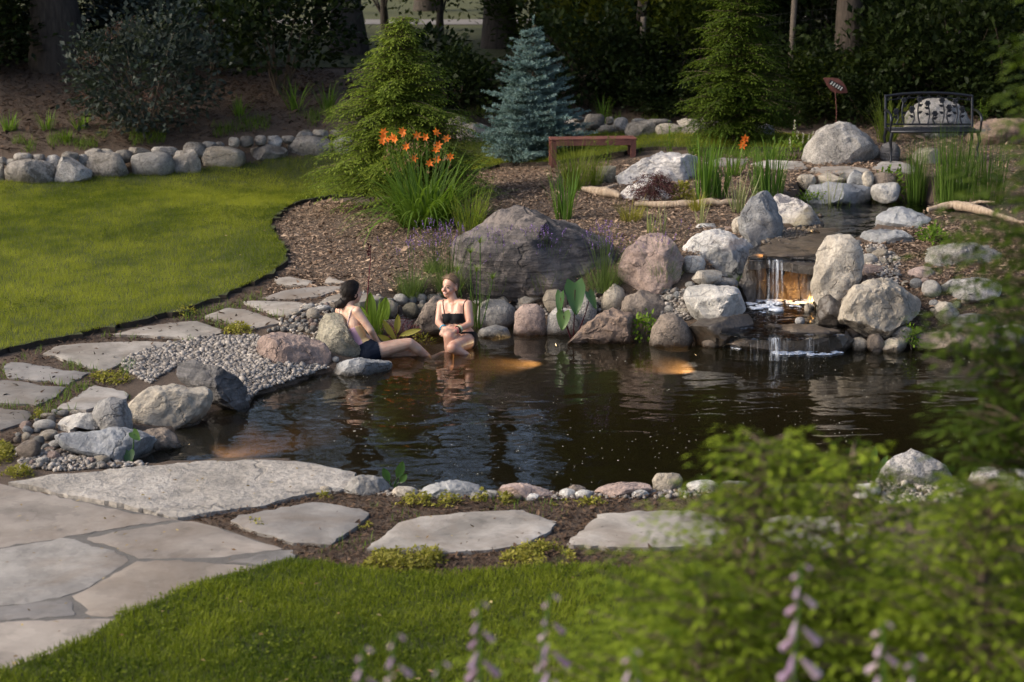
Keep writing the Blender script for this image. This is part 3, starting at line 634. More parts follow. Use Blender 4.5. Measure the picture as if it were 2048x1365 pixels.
# --- far bank
bld('big smooth grey boulder right beside the shoulder of the person in the black top', 'grey', [(953,640),(956,612),(975,599),(1008,600),(1030,615),(1032,640),(1010,655),(970,655)], dep=.8, kind='round', push=.15)
bld('low flattened grey stone in the water under the big smooth grey boulder', 'grey', [(952,673),(962,657),(990,650),(1015,655),(1023,672),(985,676)], z=.0, dep=.6, kind='round')
bld('upright pink-grey rounded boulder with a broken base standing in the water', 'pink', [(1028,668),(1030,625),(1045,608),(1075,608),(1090,622),(1093,668),(1060,672)], z=.0, dep=.6, kind='round', bury=.12)
bld('small pale knobbly boulder resting on the upright pink-grey one', 'tan', [(1027,590),(1035,573),(1060,571),(1083,586),(1085,598),(1060,607),(1037,606)], dep=.75, kind='semi', push=.15)
bld('tan rounded boulder under the elephant-ear leaf', 'tan', [(1084,600),(1092,580),(1115,577),(1132,590),(1135,612),(1115,622),(1094,615)], dep=.8, kind='round', push=.15)
bld('grey boulder behind the stalks of the elephant-ear plant', 'granite', [(1093,668),(1096,630),(1112,614),(1145,618),(1165,640),(1165,668),(1120,672)], z=.0, dep=.6, kind='round', bury=.1)
bld('pale grey boulder behind the small right-hand leaf of the elephant-ear plant', 'granite', [(1140,640),(1145,600),(1165,584),(1185,590),(1196,615),(1190,640),(1165,650)], dep=.8, kind='round', push=.15)
bld('russet triangular boulder sloping into the water beside the elephant-ear plant', 'russet', [(1135,684),(1160,655),(1182,632),(1212,619),(1238,633),(1262,648),(1279,668),(1279,684),(1240,687),(1180,688)], z=.0, dep=.65, kind='ang', bury=.12)
bld('tan oval boulder leaning above the russet triangular boulder', 'tan', [(1200,612),(1208,585),(1228,567),(1248,578),(1252,598),(1238,618),(1215,622)], dep=.8, kind='round', push=.15)
bld('dark brown oblong boulder over the leafy waterside plant', 'brown', [(1242,618),(1250,594),(1285,580),(1315,582),(1330,606),(1328,628),(1300,640),(1262,634)], dep=.75, kind='semi', push=.15)
bld('brown domed boulder standing in the water beside the leafy plant', 'brown', [(1299,690),(1303,655),(1322,630),(1352,627),(1376,648),(1387,680),(1378,695),(1340,696)], z=.0, dep=.75, kind='round', bury=.12)
bld('big speckled white granite boulder on the bank left of the waterfall foot', 'white', [(1366,605),(1372,583),(1400,570),(1440,572),(1474,590),(1488,622),(1490,642),(1468,650),(1440,653),(1416,655),(1388,645)], dep=.75, kind='ang', bury=.06, seed=311, push=.15)
bld('big pale granite boulder at the left end of the waterfall lip', 'white', [(1367,500),(1380,478),(1410,465),(1440,463),(1482,480),(1510,492),(1500,520),(1497,560),(1440,566),(1385,545),(1368,520)], dep=.8, kind='semi', bury=.1, push=.15)
bld('pink domed boulder between the banded boulder and the pale granite boulder', 'pink', [(1240,566),(1246,535),(1258,500),(1285,475),(1320,468),(1350,487),(1366,520),(1358,552),(1320,572),(1270,574)], dep=.85, kind='semi', push=.15)
bld('white egg-shaped stone leaning on the pale granite boulder', 'white', [1363,510,1412,545], kind='round', cat='stone', lvl=3, push=.15)
bld('thin tan slab of stone under the white egg-shaped stone', 'tan', [(1383,558),(1395,542),(1440,540),(1446,550),(1410,565),(1388,567)], kind='flat', cat='stone', lvl=3, push=.15)
bld('small grey flat stone behind the top of the speckled white granite boulder', 'grey', [1410,555,1480,580], kind='round', cat='stone', lvl=3, push=.15)
bld('huge low dark boulder with wavy bands behind the lavender', 'banded', [(912,540),(903,510),(900,488),(925,474),(960,455),(995,432),(1035,417),(1065,422),(1110,442),(1165,452),(1215,470),(1230,500),(1228,530),(1205,562),(1130,574),(1040,574),(950,568)], dep=.75, kind='semi', lvl=5, bury=.3, seed=421, push=.3)
bld('small tan flat stone between the grey boulder row and the banded boulder', 'tan', [980,583,1025,605], kind='semi', cat='stone', lvl=3, push=.15)
# --- waterfall
bld('tall upright tan boulder standing at the right of the waterfall', 'tan', [(1626,612),(1633,570),(1640,525),(1650,495),(1668,472),(1688,467),(1705,478),(1722,500),(1728,528),(1720,565),(1702,590),(1682,615),(1652,627)], z=.21, dep=.5, kind='semi', bury=.06, seed=77)
bld('massive tan boulder with a dark undercut standing at the pond edge right of the waterfall', 'tan', [(1672,632),(1685,600),(1705,574),(1740,561),(1790,560),(1838,585),(1846,600),(1838,620),(1795,640),(1752,662),(1718,669),(1688,656)], z=.16, dep=.7, kind='ang', bury=.06, seed=93)
bld('pink rounded boulder behind the massive tan boulder', 'pink', [(1700,560),(1708,540),(1730,529),(1760,537),(1778,556),(1770,572),(1720,574)], kind='semi', z=.4)
bld('blue-white flat-topped boulder above the tall upright boulder', 'blue', [(1719,482),(1735,464),(1760,458),(1815,460),(1822,470),(1818,490),(1780,500),(1735,498)], kind='ang', z=.62)
bld('blue-grey domed boulder at the right shore of the upper pool', 'blue', [(1754,458),(1764,430),(1790,413),(1815,411),(1845,425),(1857,440),(1840,455),(1800,462)], kind='ang', z=.73)
bld('white pointed boulder lit from below at the left shore of the upper pool', 'quartz', [(1543,420),(1548,392),(1572,387),(1590,394),(1612,412),(1648,448),(1612,456),(1575,453),(1550,445)], z=.7, kind='ang', dep=.6)
bld('dark upright grey boulder next to the white pointed boulder', 'blue', [(1477,440),(1492,400),(1524,377),(1545,388),(1560,430),(1564,466),(1532,479),(1500,474),(1482,460)], z=.7, kind='ang', dep=.8, seed=32)
bld('tan faceted round stone leaning on the dark upright boulder', 'tan', [1464,434,1510,475], kind='semi', z=.68, cat='stone')
bld('speckled flat stone on the mulch left of the tan faceted stone', 'white', [1390,447,1437,464], kind='semi', z=.68, cat='stone', lvl=3)
bld('small russet stone between the speckled flat stone and the tan faceted stone', 'russet', [1440,453,1468,472], kind='ang', z=.66, cat='stone', lvl=3)
bld('long low granite boulder on the right mulch bank', 'granite', [(1838,530),(1855,500),(1880,489),(1940,488),(1990,492),(2000,520),(1960,534),(1880,537)], kind='semi', z=.56)
bld('orange-tan rounded rock half hidden by the foreground branches', 'pink', [1815,533,1870,568], kind='round', z=.46)
bld('flat grey slab rock half sunk in the right mulch bank', 'granite', [1882,556,2004,594], kind='flat', push=.2)
bld('low tan rock on the slope below the flat grey slab rock', 'tan', [1856,604,1936,646], kind='ang', push=.2)
bld('dark flat rock at the foot of the slope behind the long low brown boulder', 'slate', [1900,628,1990,668], kind='flat', push=.2)
# --- right pond edge
for lab, mt, bb, zz, kd in [('rounded brown boulder at the right end of the lower ledge', 'brown', [1628,656,1702,704], 0, 'round'), ('small upright tan stone in the water right of the rounded ledge boulder', 'tan', [1702,675,1736,702], 0, 'round'),
  ('small brown upright stone between two tan stones at the waterline', 'brown', [1734,668,1769,705], 0, 'semi'), ('creamy angular rock at the waterline left of the long low boulder', 'tan', [1759,673,1818,707], 0, 'ang'),
  ('long low brown boulder at the waterline below the massive tan boulder', 'brown', [1820,665,1942,708], 0, 'flat'), ('leaning brown boulder behind the bright green waterside grass', 'brown', [1920,647,2008,708], 0, 'semi'),
  ('grey stone tucked under the massive tan boulder', 'grey', [1780,652,1826,676], .12, 'semi'), ('small dark stone under the undercut of the massive tan boulder', 'brown', [1692,650,1722,676], .08, 'round'),
  ('brown submerged stone beside the left end of the lower ledge', 'brown', [1402,679,1446,696], 0, 'round'), ('grey slab stone right of the leaning brown boulder', 'grey', [1985,650,2060,700], .03, 'flat')]:
    bld(lab, mt, bb, z=zz, kind=kd, cat='stone' if bb[2]-bb[0] < 60 else 'boulder', lvl=3 if bb[2]-bb[0] < 60 else 4, dep=.8)
# --- behind
bld('large grey domed boulder on the flagstone path left of the iron bench', 'granite', [(1606,322),(1612,296),(1640,266),(1672,248),(1692,249),(1730,270),(1757,296),(1760,316),(1742,329),(1670,331),(1620,328)], kind='ang', dep=.7, lvl=4, seed=61)
bld('small dark round boulder next to the front leg of the iron bench', 'slate', [1760,284,1800,324], kind='round', dep=.9)
bld('pale white boulder seen through the back of the iron bench', 'granite', [(1812,255),(1818,222),(1845,205),(1880,196),(1915,212),(1938,240),(1932,264),(1870,268)], kind='semi', z=1.02, push=.5)
bld('low red-brown boulder behind the bench at the right', 'russet', [(1935,280),(1950,250),(1985,240),(2060,240),(2090,262),(2060,292),(1980,292)], kind='semi', z=1.0)
bld('white and grey quartz boulder behind the purple maple', 'quartz', [(1232,345),(1238,325),(1262,308),(1300,304),(1350,306),(1390,312),(1398,335),(1392,362),(1340,375),(1270,372),(1240,362)], kind='ang', dep=.5, z=.76, seed=55)
bld('white quartz rock at the foot of the purple maple', 'quartz', [(1238,392),(1245,374),(1275,362),(1310,372),(1345,378),(1350,396),(1300,402)], kind='ang', dep=.6, z=.74)
bld('small mossy grey rock left of the quartz boulder', 'lichen', [(1184,364),(1196,338),(1212,331),(1226,336),(1230,362),(1210,368)], kind='ang')
for lab, mt, bb, zz, kd in [('cream block in the row behind the upper pool', 'tan', [1594,348,1632,372], .86, 'semi'), ('cream angular block beside the dark blue pyramid stone', 'tan', [1630,345,1692,371], .86, 'ang'),
  ('dark blue pyramid-shaped stone behind the upper pool', 'blue', [(1690,376),(1698,352),(1712,338),(1724,346),(1738,376)], .85, 'ang'), ('cream rounded stone right of the dark blue pyramid stone', 'tan', [1724,342,1748,370], .9, 'semi'),
  ('bluish flat boulder at the back edge of the upper pool', 'blue', [(1606,398),(1620,374),(1650,366),(1700,368),(1742,374),(1748,398),(1690,406),(1630,404)], .72, 'flat'), ('brown stone beside the cream rounded stone', 'brown', [1742,346,1792,374], .88, 'semi'),
  ('white rock under the leafy plant behind the upper pool', 'white', [1740,366,1800,398], .78, 'ang'), ('pale rock among the rush stems', 'tan', [1900,350,1925,400], .85, 'semi'), ('low grey rock under the iron bench', 'lichen', [1825,296,1880,330], None, 'semi')]:
    bld(lab, mt, bb, z=zz, kind=kd, lvl=3, cat='stone')
# --- near edge of the pond
for lab, mt, bb, zz, kd in [('grey pyramid-shaped rock at the right tip of the big patio slab', 'grey', [(686,984),(700,960),(720,950),(760,958),(785,978),(786,990),(740,992)], None, 'ang'),
  ('smooth oval tan stone right of the grey pyramid rock', 'tan', [783,972,835,997], None, 'round'), ('pale blue-white low rock at the near pond edge', 'blue', [(834,990),(850,975),(900,963),(945,966),(968,980),(960,994),(890,997)], None, 'semi'),
  ('long brown low rock at the near pond edge', 'pink', [(994,985),(1010,970),(1045,968),(1085,978),(1118,992),(1080,999),(1020,999)], None, 'semi'), ('long flat tan rock at the near pond edge', 'pink', [(1184,994),(1210,976),(1250,967),(1298,968),(1306,982),(1270,995)], None, 'flat'),
  ('tan upright stone at the near pond edge by the foreground shrub', 'tan', [1303,946,1366,984], None, 'semi'), ('pale oval stone behind the foreground shrub', 'white', [1372,960,1440,984], None, 'round'), ('flat grey stone behind the foreground shrub', 'grey', [1438,962,1500,984], None, 'semi'),
  ('big light grey boulder at the right near shore', 'granite', [(1756,972),(1768,935),(1790,906),(1820,899),(1850,912),(1888,940),(1900,965),(1850,974)], None, 'ang'), ('small white rounded stone left of the light grey boulder at the near shore', 'white', [1702,966,1762,1000], None, 'round'),
  ('broad flat grey boulder at the right edge of the near shore', 'granite', [(1936,975),(1952,942),(1990,938),(2080,944),(2110,975),(2060,1000),(1960,996)], None, 'flat'), ('small grey-white stone next to the long flat tan rock', 'white', [1118,978,1152,996], None, 'semi'),
  ('small dark crumbly stone at the near pond edge', 'brown', [1136,970,1172,988], None, 'ang'), ('small white stone right of the dark crumbly stone', 'white', [1150,980,1186,998], None, 'round'), ('small pale pebble-shaped stone left of the long brown rock', 'white', [962,980,1000,997], None, 'round'),
  ('small grey stone in front of the pale blue-white rock', 'grey', [940,984,966,998], None, 'round'), ('small white stone in front of the long brown rock', 'white', [1045,987,1078,1001], None, 'semi'), ('tiny purple-grey stone beside the small white stone', 'brown', [1024,988,1046,1002], None, 'round'),
  ('small rounded tan stone at the tip of the big patio slab', 'tan', [638,972,664,988], None, 'round'), ('small flat grey stone at the tip of the big patio slab', 'grey', [660,976,690,988], None, 'round'),
  ('white stone under the long flat tan rock', 'white', [1262,980,1298,996], None, 'semi'), ('grey stone behind the foreground shrub near the small white rounded stone', 'grey', [1500,966,1560,986], None, 'semi')]:
    big = (bb[2]-bb[0] > 60) if not isinstance(bb[0], tuple) else True
    bld(lab, mt, bb, z=zz, kind=kd, cat='boulder' if big else 'stone', lvl=4 if big else 3, dep=.7)

# --- ledges of the waterfall (built of flat wet stones)
fall = thing('waterfall', 'two-step waterfall of dark wet ledge stones with a lamp-lit right side', 'waterfall', P(1565, 600, .2))
def ledge(name, px, z, thick, mat, seed):
    poly = [P(a, b, z)[:2] for a, b in px]; loc = fall.location
    def zz(x, y): return z+.028*fbm(np.stack([x*7, y*7, 0*x], 1), seed, 4)
    c = np.array([*np.mean(poly, 0), z]); o = sheet(name, poly, zz, mat, .06, thick, None, .012, .02, None, .06, seed, .35, c)
    o.parent = fall; o.location = tuple(c-np.array(loc)); return o
def fallrock(name, mat, poly, z, dep, kind, seed, push=.42, lvl=4):
    o = rock(name, None, mat, poly, None, z=z, dep=dep, seed=seed, kind=kind, lvl=lvl, bury=.1, push=push); o.location = Vector(o.location)-Vector(fall.location); o.parent = fall
fallrock('lower_ledge', 'wetbrown', [(1436,668),(1448,656),(1500,651),(1580,652),(1660,657),(1700,668),(1704,690),(1660,704),(1560,706),(1490,698),(1450,684)], .0, .45, 'flat', 905)
fallrock('side_stone', 'wet', [(1376,655),(1400,640),(1450,636),(1500,628),(1508,650),(1480,665),(1440,690),(1400,686)], .05, .8, 'semi', 906, .5)
fallrock('side_stone', 'wet', [(1638,600),(1660,590),(1690,620),(1694,652),(1670,662),(1640,650)], .17, .8, 'semi', 907, .6)
fallrock('side_stone', 'wet', [(1478,560),(1492,525),(1512,520),(1516,560),(1508,606),(1486,610)], .2, .9, 'ang', 908, .7)
ledge('upper_ledge', [(1497,520),(1500,508),(1560,500),(1645,505),(1644,530),(1600,527),(1540,519)], .685, .09, MAT['wet'], 4)
ledge('upper_ledge', [(1498,512),(1525,486),(1560,470),(1590,456),(1680,456),(1668,482),(1650,507),(1600,512)], .708, .12, MAT['wetbrown'], 5)
# back wall of the fall, built from stacked rough stones
for kx, (x0, y0, x1, y1, zz) in enumerate([(1488,522,1532,606,.2),(1524,524,1572,606,.2),(1562,526,1606,606,.2),(1598,526,1646,606,.2)]):
    o = rock('back_stone', None, 'wet' if x0 < 1550 else 'wetbrown', oval(x0, y0, x1, y1, 900+kx, 5), None, z=.2, dep=.7, seed=900+kx, kind='flat', lvl=4, bury=.05, push=.75)
    o.location = Vector(o.location)-Vector(fall.location); o.parent = fall
# falling water: thin strands and a foam of many small drops
def water_white(name, a, col=(.75, .8, .88)):
    m = NT(name); m.fin(col, .15); m.b.inputs['Specular IOR Level'].default_value = .6; m.b.inputs['Alpha'].default_value = a; return m.m
MAT['strand'] = water_white('falling_water', .62); MAT['foam'] = water_white('white_foam', .9)
rg = np.random.default_rng(8)
def wsheet(name, x0, x1, py, z0, z1, out, peaks):
    a, b = P(x0, py, z0), P(x1, py, z0); n, m = 60, 14; V = []; T = []
    for i in range(n):
        u = i/(n-1); px = x0+(x1-x0)*u; e = a+(b-a)*u; w = sum(k*math.exp(-((px-c)/s)**2) for c, s, k in peaks); jt = rg.normal(0, .006)
        for k in range(m):
            t = k/(m-1); V.append([e[0]+.004*math.sin(i*2.1+t*6), e[1]-out*math.sqrt(t)*(1+.15*math.sin(i*1.7))-.004*math.sin(i*.9)-jt, z0+.006-(z0-z1)*t**1.5]); T.append(min(1, w*(1-.25*t)))
    mb = MB(); i = np.arange((n-1)*(m-1)); q = (i//(m-1))*m+i % (m-1); mb.add(V, np.stack([q, q+1, q+m+1, q+m], 1), np.array(T)); o = mb.build(name, MAT['strand'], None, True, fall.location); o.parent = fall; o.location = (0, 0, 0)
def strand_mat():
    m = NT('falling_water_film'); v = m.pos((38, 6, 2.4)); f = m.noise(v, 1.6, 4, .6, .3); g = m.noise(m.pos((90, 12, 9)), 1.5, 3, .6); a = m.n('Attribute', attribute_name='tint').outputs['Fac']
    al = m.math('MULTIPLY', m.ramp(m.math('ADD', f, m.math('MULTIPLY', a, .22)), [(.5, .04), (.68, 1.)]), m.ramp(g, [(.35, .35), (.65, 1.)])); al = m.math('MULTIPLY', al, m.math('ADD', a, .06)); m.fin((.8, .85, .92), .12, m.bump(f, .5, .01)); m.set(m.b.inputs['Alpha'], m.math('MULTIPLY', m.math('MINIMUM', al, 1.), .7)); return m.m
MAT['strand'] = strand_mat()
wsheet('upper_water_sheet', 1500, 1640, 521, .695, .205, .14, [(1537, 3, .7), (1545, 2, .5), (1553, 4, 1.), (1562, 3, .6), (1580, 3, .12), (1594, 3, .14), (1604, 3, .12), (1617, 4, .3), (1518, 4, .12)])
wsheet('lower_water_sheet', 1445, 1660, 677, .215, .0, .08, [(1551, 8, .9), (1540, 5, .4), (1575, 10, .15), (1618, 8, .4), (1510, 10, .15)])
mb = MB(); v0, f0 = ico(1)
def foam(pxp, z, n, sz, seed):
    poly = [P(a, b, z) for a, b in pxp]; q = scatter(poly, n, seed); m = fbm(np.stack([q[:, 0]*9, q[:, 1]*9, 0*q[:, 0]], 1), seed, 3)
    for (a, b), k in zip(q, m):
        if k < -.08: continue
        s = sz*rg.lognormal(0, .5); mb.add(v0*[s*1.5, s*1.2, s*.45]+[a, b, z+.004], f0)
foam([(1495,606),(1530,594),(1560,590),(1575,602),(1560,622),(1530,628),(1505,622)], .212, 900, .011, 61)
foam([(1570,600),(1625,600),(1622,616),(1580,615)], .212, 330, .009, 62)
foam([(1530,702),(1570,698),(1650,703),(1690,706),(1640,712),(1550,710)], .004, 520, .011, 63)
foam([(1458,694),(1475,697),(1492,700),(1490,702),(1465,697)], .004, 140, .006, 64)
o = mb.build('foam', MAT['foam'], None, True, fall.location); o.parent = fall; o.location = (0, 0, 0); o['kind'] = 'stuff'
bld('small round grey stone sitting in the shallow water of the lower ledge', 'grey', [1590,634,1610,650], kind='round', cat='stone', z=.205, lvl=3, bury=.05)
bld('thin dark stone lying flat on the lower ledge', 'wet', [1526,648,1566,657], kind='flat', cat='stone', z=.2, lvl=3)
bld('tan pebble at the foot of the tall upright boulder', 'tan', [1608,606,1624,624], kind='round', cat='stone', z=.2, lvl=3)
bld('moss-edged stone between the lower ledge and the massive tan boulder', 'lichen', [1640,622,1682,648], kind='round', cat='stone', z=.2, lvl=3)

# --- cobbles one can pick out: a dozen shapes shared by all
CS = []
for k in range(12):
    u, f = ico(3); rg = np.random.default_rng(300+k); v = u.copy()
    for _ in range(2+k % 4):
        n = rg.normal(0, 1, 3); n /= np.linalg.norm(n); d = v@n; v = v-np.maximum(d-rg.uniform(.62, .85), 0)[:, None]*n*.85
    v = v*(1+.1*fbm(v*1.3+k*7, k, 3))[:, None]; v /= np.abs(v).max(0); CS.append((v, f))
CB = []; NTH = 'leftmost second third fourth fifth sixth seventh eighth ninth tenth eleventh twelfth thirteenth fourteenth fifteenth sixteenth seventeenth eighteenth nineteenth'.split()
def relabel(lst):
    by = {}
    for c, x, o, f in lst: by.setdefault((c, f), []).append((x, o))
    for (c, f), q in by.items():
        q.sort(key=lambda e: e[0])
        if len(q) > 1:
            for k, (x, o) in enumerate(q):
                n = NTH[k] if k < 19 else ('twentieth' if k == 19 else 'twenty-first' if k == 20 else 'twenty-'+NTH[k-20])
                o['label'] = f.format(n=n, c=c) if 'counted' in f else (f'{n} {c}' if k == 0 else f'{n} {c.replace(" cobble ", " cobble from the left ", 1)}')
_cm = {}; COLN = {'white': 'white', 'grey': 'grey', 'tan': 'tan', 'pink': 'pinkish', 'brown': 'brown', 'blue': 'blue-grey', 'lichen': 'lichen-spotted', 'granite': 'speckled'}
def cobble(bb, mat, place, group, seed, z=None, label=None):
    x0, y0, x1, y1 = bb; cx = (x0+x1)/2; pc = G(cx, y1-.1*(y1-y0)) if z is None else P(cx, y1, z); s = depth_of(pc)/FPX; w = (x1-x0)*s; h = (y1-y0)*s; rg = np.random.default_rng(seed)
    k = seed % 12; key = (k, mat)
    if key not in _cm:
        m = MB(); m.add(*CS[k]); _cm[key] = m.build('cobble', MAT[mat], link=False)
    dp = min(w, 1.15*(w+h)/2)*.85; ctr = pc+FW*dp*.12+UP*h*.5
    o = link_mesh('cobble', _cm[key], None, ctr); o.scale = (w/2*1.06, dp/2, h/2*1.1); o.rotation_euler = (-.2+rg.normal(0, .1), rg.normal(0, .18), rg.normal(0, .15))
    big = 'large ' if (x1-x0) > 42 else 'small ' if (x1-x0) < 16 else ''
    tag(o, f'{COLN[mat]} rounded cobble {place}', 'cobble', group); CB.append((f'{COLN[mat]} cobble {place}', cx, o, '{n} {c}')); return o
HEAP1 = [(230,155,390,265,'pink'),(265,215,415,310,'blue'),(410,140,680,280,'white'),(265,290,400,400,'tan'),(345,330,465,405,'brown'),(405,340,560,470,'grey'),(485,265,720,400,'tan'),(510,430,610,500,'blue'),(595,390,770,490,'white'),(555,465,680,525,'pink'),(470,500,570,560,'blue'),(200,400,500,640,'brown'),
 (560,525,750,640,'pink'),(690,500,800,600,'brown'),(310,570,400,630,'brown'),(400,580,465,640,'grey'),(280,620,390,700,'grey'),(360,630,440,710,'pink'),(435,595,605,705,'white'),(620,620,715,700,'grey'),(700,625,760,690,'grey'),(800,590,1000,650,'tan'),(870,635,930,680,'grey'),(1045,600,1180,680,'pink'),(1130,580,1360,690,'tan'),
 (1140,660,1230,720,'grey'),(1200,650,1310,735,'grey'),(1310,665,1395,730,'pink'),(1395,655,1550,725,'brown'),(1070,690,1180,750,'tan'),(490,45,700,120,'tan'),(695,10,850,95,'grey'),(635,0,720,60,'white'),(580,85,690,175,'grey'),(420,110,490,160,'grey'),(1155,175,1360,255,'blue'),(180,290,270,350,'grey'),(160,340,260,430,'brown'),(415,235,500,300,'grey'),(760,560,830,610,'pink'),(960,640,1050,690,'tan'),(800,640,880,700,'brown'),(590,680,640,730,'tan'),(720,690,780,740,'grey'),(880,690,950,740,'pink'),(870,10,1010,80,'tan')]
Z1 = zf(0, 820, 6.206)
for k, c in enumerate(HEAP1): cobble(Z1(*c[:4]), c[4], 'in the heap by the big patio slab', 'cobbles heaped at the left end of the pond', 400+k*5)
HEAP2 = [(590,285,710,385,'brown'),(605,345,655,405,'white'),(315,355,480,505,'tan'),(410,310,610,390,'white'),(265,300,420,380,'white'),(130,385,260,440,'tan'),(250,410,330,470,'grey'),(170,450,240,500,'pink'),(30,510,110,560,'grey'),(110,540,200,615,'grey'),(170,500,240,565,'grey'),(215,560,300,630,'tan'),(295,570,345,640,'grey'),(350,560,445,650,'grey'),(360,520,455,590,'pink'),(0,565,80,635,'grey'),(80,580,135,625,'blue'),(270,525,345,575,'grey'),(250,475,335,530,'blue'),(340,470,400,540,'pink'),(0,480,40,530,'grey'),(100,470,160,520,'blue'),(535,275,600,330,'pink'),(-60,560,0,620,'grey'),(-110,575,-50,630,'tan'),(60,540,110,585,'blue'),(480,675,590,745,'lichen'),(620,930,710,1000,'white'),(390,1010,470,1065,'white'),(-160,590,-100,640,'grey'),(200,520,260,570,'white'),(310,600,370,660,'tan'),(400,480,460,530,'grey')]
Z2 = zf(560, 560, 6.02)
for k, c in enumerate(HEAP2): cobble(Z2(*c[:4]), c[4], 'in the heap behind the lichen-covered rock', 'cobbles heaped beside the person in the striped top', 700+k*5)
HEAP3 = [(935,165,1050,270,'white'),(1265,225,1375,290,'grey'),(1365,185,1535,320,'white'),(1530,205,1645,300,'blue'),(1640,180,1765,280,'white'),(1770,190,1885,280,'tan'),(1675,250,1760,310,'white'),(1760,270,1820,320,'grey'),(1355,285,1435,355,'grey'),(1215,265,1415,470,'tan'),(1405,320,1475,465,'brown'),(1470,295,1665,480,'lichen'),(1625,300,1770,395,'tan'),(1600,155,1695,210,'grey'),(1870,165,1985,230,'white'),(1760,175,1900,210,'tan'),(900,280,1020,400,'lichen'),(1010,290,1100,380,'grey'),(1100,300,1200,400,'tan'),(940,380,1040,480,'grey'),(1640,390,1720,460,'brown'),(1120,260,1210,310,'blue')]
for k, c in enumerate(HEAP3): cobble(Z2(*c[:4]), c[4], 'stacked on the bank between the two people', 'cobbles stacked between the two people', 1000+k*5)
Z3 = zf(1000, 380, 3.724)
HEAP4 = [(700,735,770,795,'grey'),(820,870,890,915,'grey'),(850,825,905,870,'tan'),(870,925,920,960,'grey'),(840,905,880,940,'grey'),(1240,840,1290,880,'grey'),(1220,865,1310,920,'white'),(1325,880,1400,930,'tan'),(1300,840,1350,890,'brown'),(1210,740,1260,780,'blue'),(1230,790,1290,840,'white'),(1290,760,1350,820,'blue'),(1350,750,1390,790,'grey'),(1380,690,1460,740,'white'),(1610,285,1680,310,'grey'),(960,960,1010,1000,'grey'),(60,770,110,840,'brown'),(300,760,325,790,'grey'),(320,880,350,910,'grey'),(740,800,790,850,'tan')]
for k, c in enumerate(HEAP4): cobble(Z3(*c[:4]), c[4], 'wedged between the boulders of the far bank', 'small cobbles on the far bank', 1200+k*5)
Z4 = zf(1450, 400, 3.425)
HEAP5 = [(945,380,1055,450,'white'),(1005,345,1120,410,'tan'),(970,330,1040,370,'grey'),(1270,545,1350,615,'blue'),(1345,565,1485,680,'white'),(1470,585,1550,640,'grey'),(1550,620,1625,655,'white'),(1335,540,1400,580,'pink'),(380,200,425,240,'grey'),(420,195,470,235,'pink'),(460,225,510,262,'brown'),(350,255,400,300,'grey'),(395,258,435,290,'blue'),(220,280,275,318,'brown'),(270,275,320,310,'tan'),(310,290,345,320,'grey'),(170,335,215,365,'grey'),(540,375,590,410,'brown'),(590,370,640,410,'brown'),(700,740,745,770,'grey'),(830,870,900,940,'grey'),(900,910,980,950,'tan'),(1020,890,1090,940,'brown'),(1085,885,1140,930,'grey'),(480,740,540,770,'brown'),(500,690,560,735,'brown'),(890,280,940,320,'grey'),(1050,400,1110,450,'tan'),(1560,700,1620,750,'grey'),(1610,660,1690,720,'tan'),(1400,690,1460,740,'white'),(1500,760,1580,820,'brown'),(1690,620,1760,680,'grey'),(1120,450,1170,490,'brown'),(1150,500,1210,540,'grey'),(1200,560,1260,600,'tan')]
for k, c in enumerate(HEAP5): cobble(Z4(*c[:4]), c[4], 'beside the waterfall', 'small cobbles around the waterfall', 1400+k*5)

relabel(CB)
# --- dry-stone retaining walls behind the lawn
def wall(label, base, zs, bbs):
    t = thing('retaining_wall', label, 'wall', base)
    for k, (bb, z) in enumerate(bbs):
        o = rock('stone', None, ['wall', 'wall', 'granite', 'wall', 'grey', 'wall', 'tan'][k % 7], oval(*bb, seed=2000+k, k=3.4, n=16), None, z=z, dep=.75, seed=2000+k, kind=['ang', 'semi', 'ang', 'semi', 'round'][k % 5] if (bb[2]-bb[0]) > 35 else 'semi', lvl=3, bury=.15, push=.12)
        o.location = Vector(o.location)-Vector(base); o.parent = t
    return t
def zs_(lst, ox, oy, k): return [(ox+a/k, oy+b/k, ox+c/k, oy+d/k) for a, b, c, d in lst]
bigL = zs_([(-25,955,28,1085),(30,940,318,1085),(318,925,542,1072),(503,890,757,1047),(763,890,1022,1037),(1008,880,1182,1017),(1178,860,1438,987),(1438,850,1677,952),(1678,800,1947,922),(1943,800,2090,905),(2085,790,2260,890),(2250,780,2420,880)], 0, 0, 2.926)
smL = zs_([(-30,920,45,962),(25,930,97,977),(78,895,192,942),(190,903,267,947),(265,908,352,987),(362,890,462,932),(458,905,532,967),(500,868,602,932),(578,873,662,922),(672,878,772,947),(748,865,882,907),(888,860,1042,917),(1068,830,1202,922),(1178,830,1272,872),(1258,830,1312,867),(1338,805,1402,857),(1403,798,1487,857),(1488,793,1562,847),(1563,792,1650,857),(1648,795,1727,837),(1723,770,1832,814),(1758,760,1822,807),(1828,760,1922,802),(1928,763,2022,802),(2020,760,2110,800),(2110,755,2200,795)], 0, 0, 2.926)
def wallz(bb, hi):
    cx = (bb[0]+bb[2])/2; yb = np.interp(cx, [0, 110, 185, 258, 350, 405, 490, 575, 670, 760, 860, 930, 1000, 1100, 1250, 1400, 1560], [371, 369, 363, 356, 351, 343, 334, 323, 311, 302, 296, 291, 288, 283, 274, 272, 275])
    p = G(cx, yb, 0, B); 
    if not hi: return P(cx, bb[3], p[2])[2]
    d = ray(cx, bb[3]); t = (p[1]+.28-CAM[1])/d[1]; return float((CAM+d*t)[2])
def wl(bbs, hi): return [(b, wallz(b, hi)) for b in bbs]
wall('long dry-laid boulder wall curving along the far side of the left lawn', G(330, 352), None, wl(bigL, 0)+wl(smL, 1))
